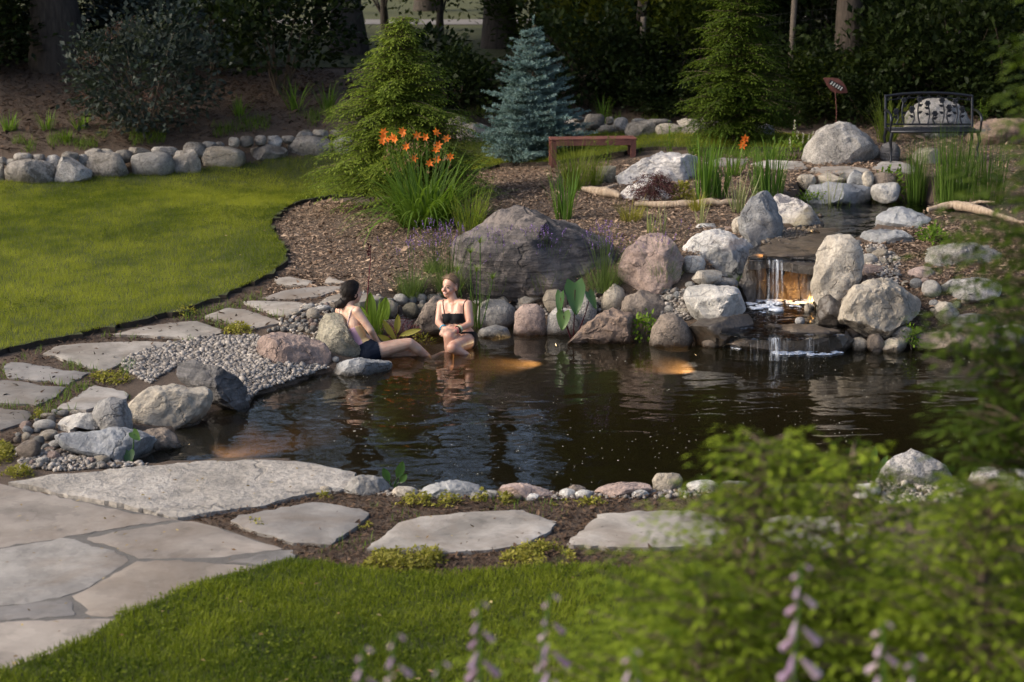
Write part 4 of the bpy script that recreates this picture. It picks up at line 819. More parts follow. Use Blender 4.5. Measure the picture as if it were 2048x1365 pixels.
bigM = zs_([(975,700,1062,742),(913,725,1112,847),(848,750,922,832),(1543,700,1702,792),(1718,727,1892,787)], 600, 0, 2.926)+[(1249,243,1318,275),(1310,248,1365,274),(1362,248,1420,274),(1420,246,1480,276),(1480,248,1550,278),(980,258,1040,286),(1035,255,1085,284),(1080,252,1132,280)]
smM = zs_([(858,680,977,767),(1663,665,1787,752),(1788,685,1837,727),(1836,688,1917,757),(1600,680,1665,712)], 600, 0, 2.926)+[(1262,238,1300,250),(1290,238,1345,252),(1352,238,1396,256),(1400,236,1450,252),(1000,238,1050,260),(1050,236,1100,258),(1098,238,1140,256)]
wall('dry-laid boulder wall behind the blue spruce and the red wooden bench', G(1100, 284), None, wl(bigM, 0)+wl(smM, 1))

# --- flagstones
patio = tag(sheet('patio', pxpoly([(-150,962),(0,967),(120,994),(355,1040),(432,1053),(520,1083),(592,1110),(578,1128),(535,1140),(430,1166),(352,1190),(280,1226),(234,1236),(228,1254),(195,1275),(98,1314),(0,1350),(-150,1390)], .03, B), lambda x, y: B(x, y)+.028, MAT['mortar'], .25, .06, None, 0, 0, None, .2, 6), kind='structure')
PF = [('flagwarm', [(-150,957),(0,966),(120,993),(240,1021),(353,1038),(290,1046),(240,1054),(190,1062),(140,1071),(0,1093),(-150,1112)]),
 ('flagwarm', [(166,1078),(242,1060),(363,1042),(395,1043),(435,1054),(449,1061),(488,1072),(520,1082),(562,1095),(449,1112),(371,1115),(275,1116),(258,1107),(224,1090)]),
 ('flagcool', [(455,1124),(476,1117),(547,1103),(582,1099),(593,1110),(582,1123),(527,1128)]),
 ('flagcool', [(-150,1116),(0,1097),(59,1087),(137,1074),(162,1084),(210,1096),(249,1111),(258,1120),(249,1129),(210,1152),(171,1174),(138,1190),(66,1203),(-150,1225)]),
 ('flagcool', [(-150,1229),(66,1207),(134,1195),(146,1218),(148,1231),(0,1238),(-150,1246)]),
 ('flagwarm', [(273,1121),(352,1120),(449,1127),(520,1131),(572,1132),(535,1139),(430,1165),(352,1187),(281,1224),(219,1232),(182,1231),(168,1211),(145,1192),(178,1176),(252,1134)]),
 ('flagwarm', [(-150,1250),(0,1242),(117,1237),(232,1237),(227,1254),(195,1274),(98,1312),(0,1347),(-150,1388)])]
for k, (mt, px) in enumerate(PF):
    slab('paving_stone', px, MAT[mt], .036, .05, parent=patio, seed=20+k, rim=.006, amp=.004)
STEP = [('slab', 'very large rough grey slab between the patio and the pond', [(20,963),(117,946),(250,935),(391,921),(488,917),(578,917),(640,930),(660,936),(714,944),(702,958),(688,973),(609,985),(527,1005),(430,1019),(352,1031),(273,1013),(168,993),(90,977)], .045),
 ('flagcool', 'blue-grey pointed stepping stone between the big slab and the patio corner', [(464,1038),(480,1027),(547,1017),(625,1002),(660,1004),(691,1011),(742,1021),(730,1036),(703,1056),(660,1085),(586,1081),(520,1062),(484,1048)], .04),
 ('flag', 'wide pale stepping stone in the dark mulch in front of the pond', [(733,1093),(768,1067),(795,1042),(842,1030),(932,1021),(1045,1017),(1112,1040),(1096,1062),(1057,1079),(991,1095),(873,1102)], .04),
 ('flag', 'pale stepping stone left of and partly behind the foreground shrub', [(1133,1085),(1166,1056),(1198,1026),(1264,1019),(1380,1018),(1440,1030),(1460,1060),(1420,1088),(1280,1092)], .04),
 ('flag', 'stepping stone hidden behind the middle of the foreground shrub', [(1490,1080),(1510,1040),(1560,1028),(1680,1030),(1740,1050),(1730,1085),(1600,1098)], .04),
 ('flag', 'broad stepping stone at the head of the gravel beach', [(87,704),(113,689),(181,683),(268,680),(352,683),(323,693),(281,704),(252,720),(213,739),(181,735),(145,722)], .03),
 ('flag', 'long pale stepping stone next to the lawn edge', [(226,667),(274,654),(339,643),(394,640),(448,660),(423,670),(390,677),(348,672),(290,669)], .03),
 ('flag', 'slanting pale stepping stone beside the pea-sized gravel corner', [(410,631),(452,614),(490,617),(529,630),(565,643),(506,655),(458,644)], .03),
 ('flag', 'large pale stepping stone left of the cobble heap', [(487,601),(516,599),(600,602),(612,606),(600,620),(575,632),(545,625),(515,615)], .03),
 ('flagcool', 'long narrow stepping stone in front of the mulch bed', [(522,595),(564,580),(600,575),(640,572),(687,570),(680,577),(640,590),(600,596)], .03),
 ('flag', 'small farthest stepping stone near the lawn curve', [(548,555),(577,551),(628,560),(626,567),(580,570),(555,566)], .03),
 ('flag', 'tiny triangular stepping stone above the dark-haired head', [(648,565),(658,550),(692,563)], .03),
 ('flag', 'stepping stone directly behind the dark-haired head', [(640,604),(652,594),(690,585),(730,584),(762,592),(755,598),(720,603),(680,607)], .03),
 ('flagcool', 'upper stepping stone at the left edge next to the soil strip', [(3,732),(19,722),(48,723),(97,731),(126,739),(181,743),(135,767),(97,760),(16,752)], .03),
 ('flagcool', 'cracked stepping stone cut off by the left edge of the view', [(-40,760),(0,758),(42,760),(87,770),(132,772),(113,791),(71,807),(0,804),(-40,800)], .03),
 ('flag', 'pale stepping stone next to the dark grey rounded boulder', [(113,813),(145,794),(187,768),(252,783),(253,794),(194,809),(174,817),(126,815)], .03),
 ('flagcool', 'lowest stepping stone at the left edge beside the cobble heap', [(-50,815),(0,815),(65,820),(61,830),(48,843),(0,857),(-50,862)], .03),
 ('flag', 'flagstone in the path in front of the grey domed boulder', [(1618,341),(1628,333),(1700,331),(1740,336),(1745,342),(1700,344),(1650,344)], .03),
 ('flagcool', 'flagstone under the front leg of the iron bench', [(1745,335),(1762,322),(1800,322),(1830,330),(1830,344),(1770,342)], .03),
 ('flag', 'flagstone in the path behind the tall irises', [(1500,327),(1540,318),(1605,322),(1615,335),(1560,338)], .03),
 ('flagcool', 'flagstone at the left end of the path behind the quartz boulder', [(1410,324),(1440,315),(1500,316),(1490,328),(1440,331)], .03)]
for k, (mt, lab, px, lf) in enumerate(STEP): slab('stepping_stone', px, MAT[mt], lf, .1, lab, 'flagstone', 'flagstones of the garden paths', seed=40+k, rim=.012, amp=.02 if k == 0 else .007)
# ================================================================== PLANTS
Zv = np.array([0, 0, 1.])
def rot_plane(d, up, a):
    s = np.cross(d, up); return d*np.cos(a)[:, None]+s*np.sin(a)[:, None]
def hemlock(label, base, H, R, seed, mat='hemlock', nb=150, top_lean=(.1, 0), dens=1.0, droop=1.0, name='hemlock_tree', low=.03, tw=1.0, group=None, kite=.05, ex=.85, upw=.85):
    rg = np.random.default_rng(seed); t = thing(name, label, 'tree', base, group)
    tr = MB(); n = 12; zz = np.linspace(-.05, H*.97, n); pts = np.column_stack([top_lean[0]*(zz/H)**4*.6+.02*np.sin(zz*3), top_lean[1]*(zz/H)**3+.02*np.cos(zz*4), zz])
    tube(tr, pts, np.linspace(.045*H/2.3, .005, n), 7); lf = MB(); C = []; Dd = []; Uu = []; Ll = []; Tt = []
    for k in range(nb):
        u = (k+rg.uniform(0, 1))/nb; z0 = H*(low+(1-low)*u**upw*.985); fr = z0/H
        l = R*(max(1-fr, 0)**ex*(.8+.2*min(1, fr/.12))+.05)*rg.uniform(.55, 1.2); az = k*2.39996+rg.uniform(-.3, .3)
        p0 = np.array([np.interp(z0, zz, pts[:, 0]), np.interp(z0, zz, pts[:, 1]), z0]); h = np.array([math.cos(az), math.sin(az), 0]); m = max(4, int(l/.055))
        s = np.linspace(0, 1, m+1); el = .5-s*.8*droop+rg.uniform(-.2, .2); st = l/m
        path = p0+np.cumsum(np.concatenate([[0*h], (np.cos(el)[:, None]*h+np.sin(el)[:, None]*Zv)[:-1]*st]), 0)
        tube(tr, path[::2] if m > 5 else path, np.linspace(.008, .002, len(path[::2] if m > 5 else path)), 4, cap=False)
        tint = np.clip(rg.normal(.42, .14), 0, 1)
        for i in range(1, m+1):
            f = s[i]; dv = np.cos(el[i])*h+np.sin(el[i])*Zv; up = Zv*np.cos(el[i])-h*np.sin(el[i]); side = np.cross(dv, up)
            for sg in ((-1, 1) if i < m else (0,)):
                tl = (.34*l*(1-f*.7)+.05)*rg.uniform(.5, 1.2)*tw*dens**.5; d = side*sg*.8+dv*.62; d /= np.linalg.norm(d)+1e-9
                j = max(2, int(tl/.04)); a = np.linspace(0, 1, j+1)[:, None]; q = path[i]+d*a*tl-Zv*(a**1.7)*tl*.3*droop+rg.normal(0, .006, (j+1, 3))
                for e in (-1, 1):
                    ds = d+np.cross(up, d)*e*.75; C.append(q[:-1] if e < 0 else q[:-1]+d*.015); Dd.append(np.repeat(ds[None], j, 0)-Zv*.25+rg.normal(0, .2, (j, 3))); Uu.append(np.repeat(up[None], j, 0)+rg.normal(0, .25, (j, 3)))
                    Ll.append(kite*rg.uniform(.7, 1.25, j)); Tt.append(np.clip(tint+rg.normal(0, .13, j), 0, 1))
                C.append(q[-1:]); Dd.append(d[None]-Zv*.4); Uu.append(up[None]); Ll.append(np.array([kite*1.2])); Tt.append(np.array([min(1, tint+.35)]))
    C, Dd, Uu, Ll, Tt = map(np.concatenate, (C, Dd, Uu, Ll, Tt)); leaves(lf, C, Dd, Uu, Ll, Ll*.36, Tt, .1)
    tr.build('trunk', MAT['twig'], t); lf.build('crown', MAT[mat], t); return t
def spruce(label, base, H, R, seed):
    rg = np.random.default_rng(seed); t = thing('blue_spruce', label, 'tree', base); tr = MB(); n = 10; zz = np.linspace(-.05, H, n)
    tube(tr, np.column_stack([.03*np.sin(zz), 0*zz, zz]), np.linspace(.045, .007, n), 7); C = []; Dd = []; Ll = []; Tt = []
    def brush(q0, q1, tint, w=.036):
        L = np.linalg.norm(q1-q0); m = max(12, int(L*420)); a = rg.uniform(0, 1, m)[:, None]; ax = (q1-q0)/L; r = rg.normal(0, 1, (m, 3)); r -= (r@ax)[:, None]*ax; r /= np.linalg.norm(r, axis=1)[:, None]
        C.append(q0+(q1-q0)*a); Dd.append(ax*.75+r); Ll.append(w*rg.uniform(.7, 1.15, m)); Tt.append(np.clip(tint+rg.normal(0, .13, m), 0, 1))
    lev = np.concatenate([np.linspace(.04, .78, 13), np.linspace(.82, .93, 3)])
    for li, fr in enumerate(lev):
        nb = int(13-6*fr)
        for k in range(nb):
            f2 = fr+rg.uniform(-.03, .03); z0 = H*f2; l = R*((1-f2)**.85*(.8+.2*min(1, f2/.15))+.05)*rg.uniform(.68, 1.12); az = k*2*math.pi/nb+li*1.1+rg.uniform(-.25, .25); h = np.array([math.cos(az), math.sin(az), 0])
            el0 = .1+.35*f2; m = max(3, int(l/.085)); s = np.linspace(0, 1, m+1); el = el0-.28*np.sin(s*2.4)+s*.35; st = l/m
            path = np.array([.03*math.sin(z0), 0, z0])+np.cumsum(np.concatenate([[0*h], (np.cos(el)[:, None]*h+np.sin(el)[:, None]*Zv)[:-1]*st]), 0)
            tube(tr, path, np.linspace(.011, .004, m+1), 4, cap=False); tint = np.clip(rg.normal(.5, .17), 0, 1)
            for i in range(1, m+1):
                brush(path[i-1], path[i], tint)
                if i == m: brush(path[m], path[m]+(path[m]-path[m-1])*.9, min(1, tint+.2)); continue
                dv = path[i]-path[i-1]; dv /= np.linalg.norm(dv); side = np.cross(dv, Zv)
                for sg in (-1, 1):
                    tl = (.42*l*(1-s[i])+.06)*rg.uniform(.65, 1.1); d = dv*.75+side*sg*.75+Zv*rg.uniform(-.25, .45); d /= np.linalg.norm(d); q1 = path[i]+d*tl; brush(path[i], q1, tint)
                    if tl > .13:
                        for e in (-1, 1):
                            d2 = d*.8+np.cross(d, Zv)*e*.65; d2 /= np.linalg.norm(d2); q = path[i]+d*tl*.5; brush(q, q+d2*tl*.5, min(1, tint+.15))
    tp = np.array([.03*math.sin(H), 0, H*.93]); brush(tp, tp+[.0, 0, H*.14], .6)
    for k in range(5):
        a = k*1.256; brush(tp, tp+np.array([math.cos(a)*.11, math.sin(a)*.11, .06]), .6)
    lf = MB(); C, Dd, Ll, Tt = map(np.concatenate, (C, Dd, Ll, Tt)); leaves(lf, C, Dd, np.random.default_rng(1).normal(0, 1, C.shape), Ll, Ll*.27, Tt, .05)
    tr.build('trunk', MAT['twig'], t); lf.build('crown', MAT['spruce'], t); return t
def crown_pts(rg, n, rx, ry, rz, nclump, spread, hollow=.5):
    c = rg.normal(0, 1, (nclump, 3)); c /= np.linalg.norm(c, axis=1)[:, None]; c *= (hollow+(1-hollow)*rg.uniform(0, 1, (nclump, 1))**.7)
    k = rg.integers(0, nclump, n); p = c[k]+rg.normal(0, spread, (n, 3)); return p*[rx, ry, rz], k, c
def shrub(name, label, cat, base, rx, rz, mat, seed, n=2500, L=.09, W_=.5, nclump=40, spread=.17, ry=None, group=None, stems=7, zc=None, bark_='twig', part='foliage', hollow=.45, extra=None):
    rg = np.random.default_rng(seed); t = thing(name, label, cat, base, group); ry = ry or rx; zc = rz*.95 if zc is None else zc
    p, k, c = crown_pts(rg, n, rx, ry, rz, nclump, spread, hollow); p[:, 2] += zc; keep = p[:, 2] > .02; p = p[keep]; k = k[keep]; m = len(p)
    ct = rg.normal(.45, .2, nclump); d = p-np.array([0, 0, zc*.6]); d = d/(np.linalg.norm(d, axis=1)[:, None]+1e-9)+rg.normal(0, .75, (m, 3)); up = Zv+rg.normal(0, .5, (m, 3))
    lf = MB(); leaves(lf, p, d, up, L*rg.uniform(.6, 1.25, m), L*W_*rg.uniform(.7, 1.2, m), np.clip(ct[k]+rg.normal(0, .18, m), 0, 1), .15); lf.build(part, MAT[mat], t)
    st = MB()
    for j in range(stems):
        e = c[rg.integers(0, nclump)]*[rx, ry, rz]*.8+[0, 0, zc]; q = np.linspace(0, 1, 6)[:, None]; b0 = np.array([rg.normal(0, .06*rx), rg.normal(0, .06*rx), -.05])
        tube(st, b0+(e-b0)*q+np.array([0, 0, .15*rz])*np.sin(q*math.pi), np.linspace(.018, .005, 6)*max(.4, rx), 5, cap=False)
    st.build('stems', MAT[bark_], t); return t
# ---- conifers of the garden
hemlock('full bright green hemlock tree behind the orange daylilies', G(800, 408), 2.42, 1.18, 1, nb=520, kite=.05, ex=.74, upw=1.2)
spruce('silvery blue spruce with a bare leader beside the red wooden bench', G(1062, 322), 2.0, .98, 2)
hemlock('tall hemlock tree behind the tall irises with its top above the view', G(1470, 292), 3.0, .88, 3, mat='hemdark', nb=430, kite=.052, ex=.7, upw=1.1)
# ---- foreground hemlock shrubs near the camera
def ground_at(x, y): return np.array([x, y, hz(x, y)])
hemlock('blurred bushy hemlock low in the right foreground', ground_at(.72, 5.3), 1.5, .95, 4, mat='hemnear', tw=1.5, nb=147, name='hemlock_shrub', low=.05, kite=.034, droop=.6)
hemlock('blurred hemlock in the bottom right foreground corner', ground_at(1.3, 4.9), 1.38, .9, 5, mat='hemnear', tw=1.5, nb=147, name='hemlock_shrub', low=.05, kite=.034, droop=.6)
hemlock('tall blurred hemlock leaning in from the right foreground edge', ground_at(1.8, 5.9), 3.15, .62, 6, mat='hemdark', tw=1.5, ex=.6, nb=190, name='hemlock_shrub', droop=.7, kite=.05)
hemlock('small blurred hemlock between the two foreground hemlocks', ground_at(1.08, 5.8), 1.45, .8, 7, mat='hemnear', tw=1.5, nb=116, name='hemlock_shrub', low=.05, kite=.034, droop=.6)

hemlock('low blurred hemlock sprays at the bottom centre right', ground_at(.5, 4.9), 1.12, .62, 8, mat='hemnear', tw=1.5, nb=89, name='hemlock_shrub', low=.05, kite=.034, droop=.6)
# ---- grasses and clumps
def clump(name, label, cat, px, py, hpx, wpx, n, mat, seed, width=.012, lean=.25, droop=.8, nseg=5, group=None, var=.3, part='leaves', pw=1.4, basew=.25, p=None, parent=None):
    p = G(px, py) if p is None else p; s = depth_of(p)/FPX; H = hpx*s/.97; rg = np.random.default_rng(seed); t = thing(name, label, cat, p, group) if parent is None else parent
    r = wpx*s*basew*np.sqrt(rg.uniform(0, 1, n)); a = rg.uniform(0, 6.283, n); b = np.column_stack([r*np.cos(a), r*np.sin(a)*.8, np.full(n, -.015)]); az = a+rg.normal(0, .5, n)
    m = MB(); blades(m, b, az, H*rg.uniform(1-var*1.6, 1+var*.35, n)*(1+.25*droop*.5), np.abs(rg.normal(0, lean, n)), droop*rg.uniform(.25, 1.25, n), width*rg.uniform(.7, 1.2, n), np.clip(rg.normal(.5, .2, n), 0, 1), nseg, pw)
    m.build(part, MAT[mat], t); return t
def flower_star(mb, c, d, r, rg, tint=.5, n=6):
    d = np.asarray(d, float)/np.linalg.norm(d); a = np.cross(d, [.3, .1, .9]); a /= np.linalg.norm(a); b = np.cross(d, a); an = np.arange(n)*2*math.pi/n+rg.uniform(0, 1)
    dirs = (np.cos(an)[:, None]*a+np.sin(an)[:, None]*b)+d*.55; leaves(mb, np.repeat(np.asarray(c)[None], n, 0), dirs, np.repeat(d[None], n, 0), r*rg.uniform(.85, 1.1, n), r*.42, np.clip(rg.normal(tint, .2, n), 0, 1), .12)
# daylilies
t = clump('daylily', 'big daylily clump with orange flowers in front of the bright green hemlock', 'plant', 850, 450, 135, 170, 330, 'daylily', 11, .03, .62, 2.5, 9, pw=1.3, basew=.3)
rg = np.random.default_rng(12); dl = depth_of(np.array(t.location)); FL = [(487,775),(492,805),(483,830),(520,825),(560,815),(612,780),(627,860),(685,795),(738,805),(795,778),(857,815),(810,850),(800,880),(668,928),(758,958),(805,935),(880,918),(600,772),(545,808)]
sm = MB(); bud = MB(); L0 = np.array(t.location)
for k, (fx, fy) in enumerate(FL):
    fp = D(600+fx/2.926, fy/2.926, dl+rg.uniform(-.18, .18))-L0; b0 = np.array([fp[0]*.25+rg.normal(0, .03), fp[1]*.2, 0]); q = np.linspace(0, 1, 7)[:, None]
    pth = b0+(fp-b0)*q+np.array([fp[0]*.05, 0, .04])*np.sin(q*math.pi); tube(sm, pth, .0045, 4, .6, False); fm = MB(); flower_star(fm, fp, [rg.normal(-.2, .5), -1, rg.uniform(.1, .6)], .07, rg, .5); fm.build('flower', MAT['orange'], t)
    for j in range(rg.integers(1, 4)):
        e = pth[-2]+rg.normal(0, .02, 3); leaves(bud, e[None], np.array([[rg.normal(0, .5), rg.normal(0, .5), 1]]), np.array([[0, 1., 0]]), .05, .014, .5, .3)
for k in range(26):
    e = D(rg.uniform(765, 905), rg.uniform(275, 345), dl+rg.uniform(-.2, .2))-L0; b0 = np.array([e[0]*.3, e[1]*.2, 0]); q = np.linspace(0, 1, 5)[:, None]; tube(sm, b0+(e-b0)*q, .0035, 4, .3, False)
    for j in range(3): leaves(bud, (e+rg.normal(0, .02, 3))[None], np.array([[rg.normal(0, .6), rg.normal(0, .6), .8]]), np.array([[0, 1., 0]]), .045, .012, rg.uniform(0, 1), .3)
sm.build('stalks', MAT['iris'], t); bud.build('buds', leaf_mat('brown_spent_buds', (.2, .11, .06), (.4, .26, .16), .6, .2), t)
t = thing('daylily', 'lone daylily stalk with two orange flowers among the irises', 'plant', G(1490, 345)); L0 = np.array(t.location); sm = MB(); dl = depth_of(L0)
for fx, fy in ((1490, 279), (1485, 291)):
    fp = D(fx, fy, dl)-L0; tube(sm, np.linspace([0, 0, 0], fp, 5), .004, 4, .5, False); fm = MB(); flower_star(fm, fp, [-.2, -1, .3], .075, rg); flower_star(fm, fp+[0, -.01, 0], [.4, -1, .1], .06, rg); fm.build('flower', MAT['orange'], t)
sm.build('stalks', MAT['iris'], t)
CL = [('ornamental_grass', 'light green grass tuft at the right foot of the daylily clump', 940, 462, 92, 90, 130, 'ornamental', .008, .3, .9, .3), ('ornamental_grass', 'fine green fountain grass in front of the red wooden bench', 1150, 380, 100, 110, 240, 'ornamental', .007, .3, 1.0, .2),
 ('iris_clump', 'upright green iris clump on the mulch above the banded boulder', 1130, 440, 100, 75, 46, 'iris', .022, .22, .5, .25), ('iris_clump', 'tall dark green iris clump right of the purple maple', 1408, 402, 128, 72, 60, 'iris', .024, .13, .35, .3),
 ('iris_clump', 'wide dark green iris clump behind the variegated iris', 1535, 390, 100, 95, 95, 'iris', .018, .16, .35, .35), ('variegated_iris', 'cream-striped iris fan left of the dark upright boulder', 1476, 426, 85, 65, 34, 'ivory', .018, .38, .45, .2),
 ('variegated_iris', 'pale striped iris growing out of the upper pool', 1660, 446, 102, 36, 17, 'ivory', .018, .22, .35, .2), ('variegated_iris', 'pair of narrow yellow-green irises on top of the pink domed boulder', 1300, 470, 75, 40, 9, 'ivory', .022, .2, .3, .3),
 ('variegated_iris', 'right-hand yellow-green iris pair behind the pink domed boulder', 1327, 468, 72, 26, 7, 'ivory', .02, .2, .3, .3), ('variegated_iris', 'small striped iris on the mulch above the speckled flat stone', 1400, 448, 62, 36, 12, 'ivory', .015, .25, .4, .2),
 ('golden_grass', 'mop of golden grass at the foot of the purple maple', 1262, 442, 45, 70, 150, 'gold', .007, .6, 1.5, .3), ('golden_grass', 'spiky golden grass tuft beside the fallen log', 1394, 422, 42, 56, 110, 'gold', .007, .6, 1.3, .2),
 ('ornamental_grass', 'tall green grass growing beside the left end of the iron bench', 1775, 285, 92, 80, 90, 'ornamental', .014, .3, 1.1, .25), ('rush_clump', 'left clump of thin upright rushes in the upper pool', 1830, 412, 130, 58, 190, 'rush', .008, .09, .22, .35),
 ('rush_clump', 'large clump of thin upright rushes in front of the iron bench', 1903, 418, 158, 84, 340, 'rush', .008, .1, .25, .4), ('rush_clump', 'rush clump at the right partly behind the foreground branches', 1975, 405, 130, 80, 170, 'rush', .008, .12, .3, .4),
 ('waterside_grass', 'bright green grass fan standing in the pond at the right shore', 1962, 704, 66, 50, 60, 'iris', .016, .25, .25, .3), ('waterside_grass', 'small green grass tuft at the left foot of the waterfall', 1472, 578, 38, 40, 22, 'weed', .012, .5, .9, .2),
 ('waterside_grass', 'green grass clump beside the spoon-leaved plant behind the striped top', 752, 668, 70, 50, 70, 'weed', .009, .22, .6, .3), ('waterside_grass', 'reeds at the shoulder of the person in the black top', 958, 655, 120, 30, 20, 'iris', .012, .12, .3, .3),
 ('marsh_grass', 'low grassy marsh plant in the middle of the upper pool', 1690, 425, 48, 90, 130, 'weed', .007, .35, .7, .4), ('marsh_grass', 'low brownish grass tuft against the white pointed boulder', 1590, 440, 40, 40, 60, 'weed', .006, .3, .8, .3)]
for k, (nm, lab, px, py, h, w, n, mt, wd, ln, dr, bw) in enumerate(CL): clump(nm, lab, 'plant', px, py, h, w, n, mt, 60+k, wd, ln, dr, 5 if dr > .6 else 4, basew=bw)
for k, (nm, lab, px, py, h, w, n, mt, wd, ln, dr, bw) in enumerate([('marsh_grass', 'broad grassy marsh tuft at the front of the upper pool', 1682, 456, 46, 80, 130, 'weed', .008, .4, .8, .4), ('marsh_grass', 'low green marsh tuft beside the foot of the white pointed boulder', 1640, 452, 30, 50, 70, 'weed', .008, .5, .8, .4), ('iris_clump', 'bright green iris clump directly behind the golden grass mop', 1440, 398, 82, 50, 40, 'iris', .02, .2, .5, .3), ('iris_clump', 'green iris fan between the two dark green iris clumps', 1462, 352, 60, 60, 40, 'daylily', .018, .3, .8, .3), ('marsh_grass', 'grassy tuft behind the white pointed boulder', 1630, 400, 44, 60, 70, 'weed', .008, .35, .8, .4), ('marsh_grass', 'grassy tuft at the right shore of the upper pool', 1748, 448, 40, 46, 60, 'weed', .008, .35, .8, .4),
  ('iris_clump', 'low strappy leaves behind the pale striped iris', 1718, 408, 50, 60, 50, 'iris', .014, .25, .6, .35), ('ornamental_grass', 'light grass tuft beside the fountain grass in front of the red bench', 1190, 372, 70, 60, 110, 'ornamental', .007, .35, 1.0, .25), ('iris_clump', 'narrow green leaves in front of the right end of the iron bench', 1935, 395, 95, 60, 80, 'rush', .009, .15, .4, .4), ('grass_tuft', 'green strappy tuft in front of the tall hemlock', 1545, 322, 52, 70, 50, 'daylily', .016, .4, 1.1, .3), ('grass_tuft', 'green strappy tuft at the left foot of the tall hemlock', 1395, 312, 46, 60, 46, 'weed', .014, .4, 1.0, .3), ('grass_tuft', 'small tuft between the pale granite boulder and the waterfall', 1492, 610, 26, 26, 16, 'weed', .01, .5, 1.0, .3), ('grass_tuft', 'small tuft under the massive tan boulder at the waterline', 1762, 664, 22, 22, 16, 'weed', .01, .5, 1.0, .3)]): clump(nm, lab, 'plant', px, py, h, w, n, mt, 260+k, wd, ln, dr, 5, basew=bw)
for k, (px, py, h, lab) in enumerate([(18, 262, 40, 'left-most green tuft on the bank behind the boulder wall'), (95, 262, 45, 'second green tuft on the bank behind the boulder wall'), (163, 258, 38, 'third green tuft beside the smoke bush'), (130, 282, 28, 'small bright green tuft just behind the boulder wall'), (592, 222, 66, 'arching daylily leaves on the dark bank left of the hemlock'), (655, 218, 52, 'thin grass tuft on the dark bank near the hemlock'), (480, 232, 40, 'small grass tuft on the dark bank right of the smoke bush'), (1205, 238, 50, 'strap-leaved tuft behind the boulder wall by the spruce')]):
    clump('grass_tuft', lab, 'plant', px, py, h, 50, 34, 'daylily' if k != 3 else 'weed', 140+k, .02, .35, 1.0, 5)
# lavender
def lavender(label, px, py, w, h, sp, seed, spread=1.0):
    p = G(px, py); s = depth_of(p)/FPX; t = clump('lavender', label, 'plant', px, py, h, w, 330, 'lavleaf', seed, .006, .55, .75, 3, var=.4, basew=.28, part='foliage', p=p)
    rg = np.random.default_rng(seed+1); st = MB(); fl = MB(); n = sp; a = rg.uniform(0, 6.283, n); ln = np.abs(rg.normal(0, .33, n))*spread; L = (h+rg.uniform(25, 75, n))*s
    for k in range(n):
        d = np.array([math.cos(a[k])*math.sin(ln[k]), math.sin(a[k])*math.sin(ln[k])*.6, math.cos(ln[k])]); b = d*[.06, .06, 0]; e = b+d*L[k]; tube(st, np.array([b, (b+e)/2+rg.normal(0, .004, 3), e]), .0018, 3, .5, False)
        j = 7; q = e+d*np.linspace(-.02, .045, j)[:, None]; leaves(fl, q, rg.normal(0, 1, (j, 3))+d, rg.normal(0, 1, (j, 3)), .016, .011, np.clip(rg.normal(.5, .25, j), 0, 1), .2)
    st.build('flower_stems', MAT['lavleaf'], t)['kind'] = 'stuff'; fl.build('flower_spikes', MAT['lavflower'], t)['kind'] = 'stuff'
for k, (lab, px, py, w, h, sp) in enumerate([('lavender left of the fair-haired head on the cobbled bank', 822, 592, 62, 42, 12), ('tall pale lavender directly behind the fair-haired head', 898, 588, 70, 55, 26), ('lavender at the left foot of the banded boulder behind the reeds', 1000, 586, 62, 45, 26), ('lavender with many purple spikes at the foot of the banded boulder', 1085, 582, 84, 42, 46),
  ('lavender between the banded boulder and the pink domed boulder', 1207, 580, 84, 48, 40), ('grey-green lavender in front of the pink domed boulder', 1326, 568, 56, 40, 12), ('wispy lavender on the open mulch behind the fair-haired head', 868, 545, 60, 24, 26)]): lavender(lab, px, py, w*1.25, h*1.3, int(sp*1.5), 170+k*3)
# bigger leafed plants
def big_leaf(mb, c, tip, nrm, L, Wd, tint=.5, heart=True, cup=.12):
    tip = np.asarray(tip, float)/np.linalg.norm(tip); nrm = np.asarray(nrm, float); s = np.cross(tip, nrm); s /= np.linalg.norm(s); nn = np.cross(s, tip); c = np.asarray(c, float); n = 9; rows = []
    for i in range(n+1):
        u = i/n; w = max(0, 1-u**1.7)**.75*min(1, .62+1.6*u) if heart else math.sin(math.pi*min(1, u*.96+.04))**.75
        off = L*(u-.28 if heart else u)
        for sg in (-1, -.5, 0, .5, 1):
            back = (.13*L*(1-abs(sg)**.8)-.04*L)*(1-u)**3 if heart else 0
            rows.append(c+tip*(off+back)+s*(w*Wd/2*sg)+nn*(cup*Wd*(abs(sg)**1.4)-.25*L*(u**2)*.4))
    f = [(i*5+j, i*5+j+1, (i+1)*5+j+1, (i+1)*5+j) for i in range(n) for j in range(4)]; mb.add(rows, f, tint)
def leafy(name, label, base, specs, mat='bigleaf', stem_mat='bigleaf', stem_r=.006, heart=True, cat='plant'):
    t = thing(name, label, cat, base); L0 = np.asarray(base); d0 = depth_of(base)
    for (px, py, lpx, wpx, tipv, nv, tint, mt) in specs:
        s = d0/FPX; c = D(px, py, d0-.02)-L0; m = MB(); big_leaf(m, c, tipv, nv, lpx*s, wpx*s, tint, heart); lf = m.build('leaf', MAT[mt or mat], t)
        sm = MB(); q = np.linspace(0, 1, 6)[:, None]; tube(sm, np.array([0, 0, -.05])*(1-q)+c*q+np.array([c[0]*.15, 0, .03])*np.sin(q*math.pi), np.linspace(stem_r*1.3, stem_r*.7, 6), 5, .3, False); sm.build('stalk', MAT[stem_mat], lf)
    return t
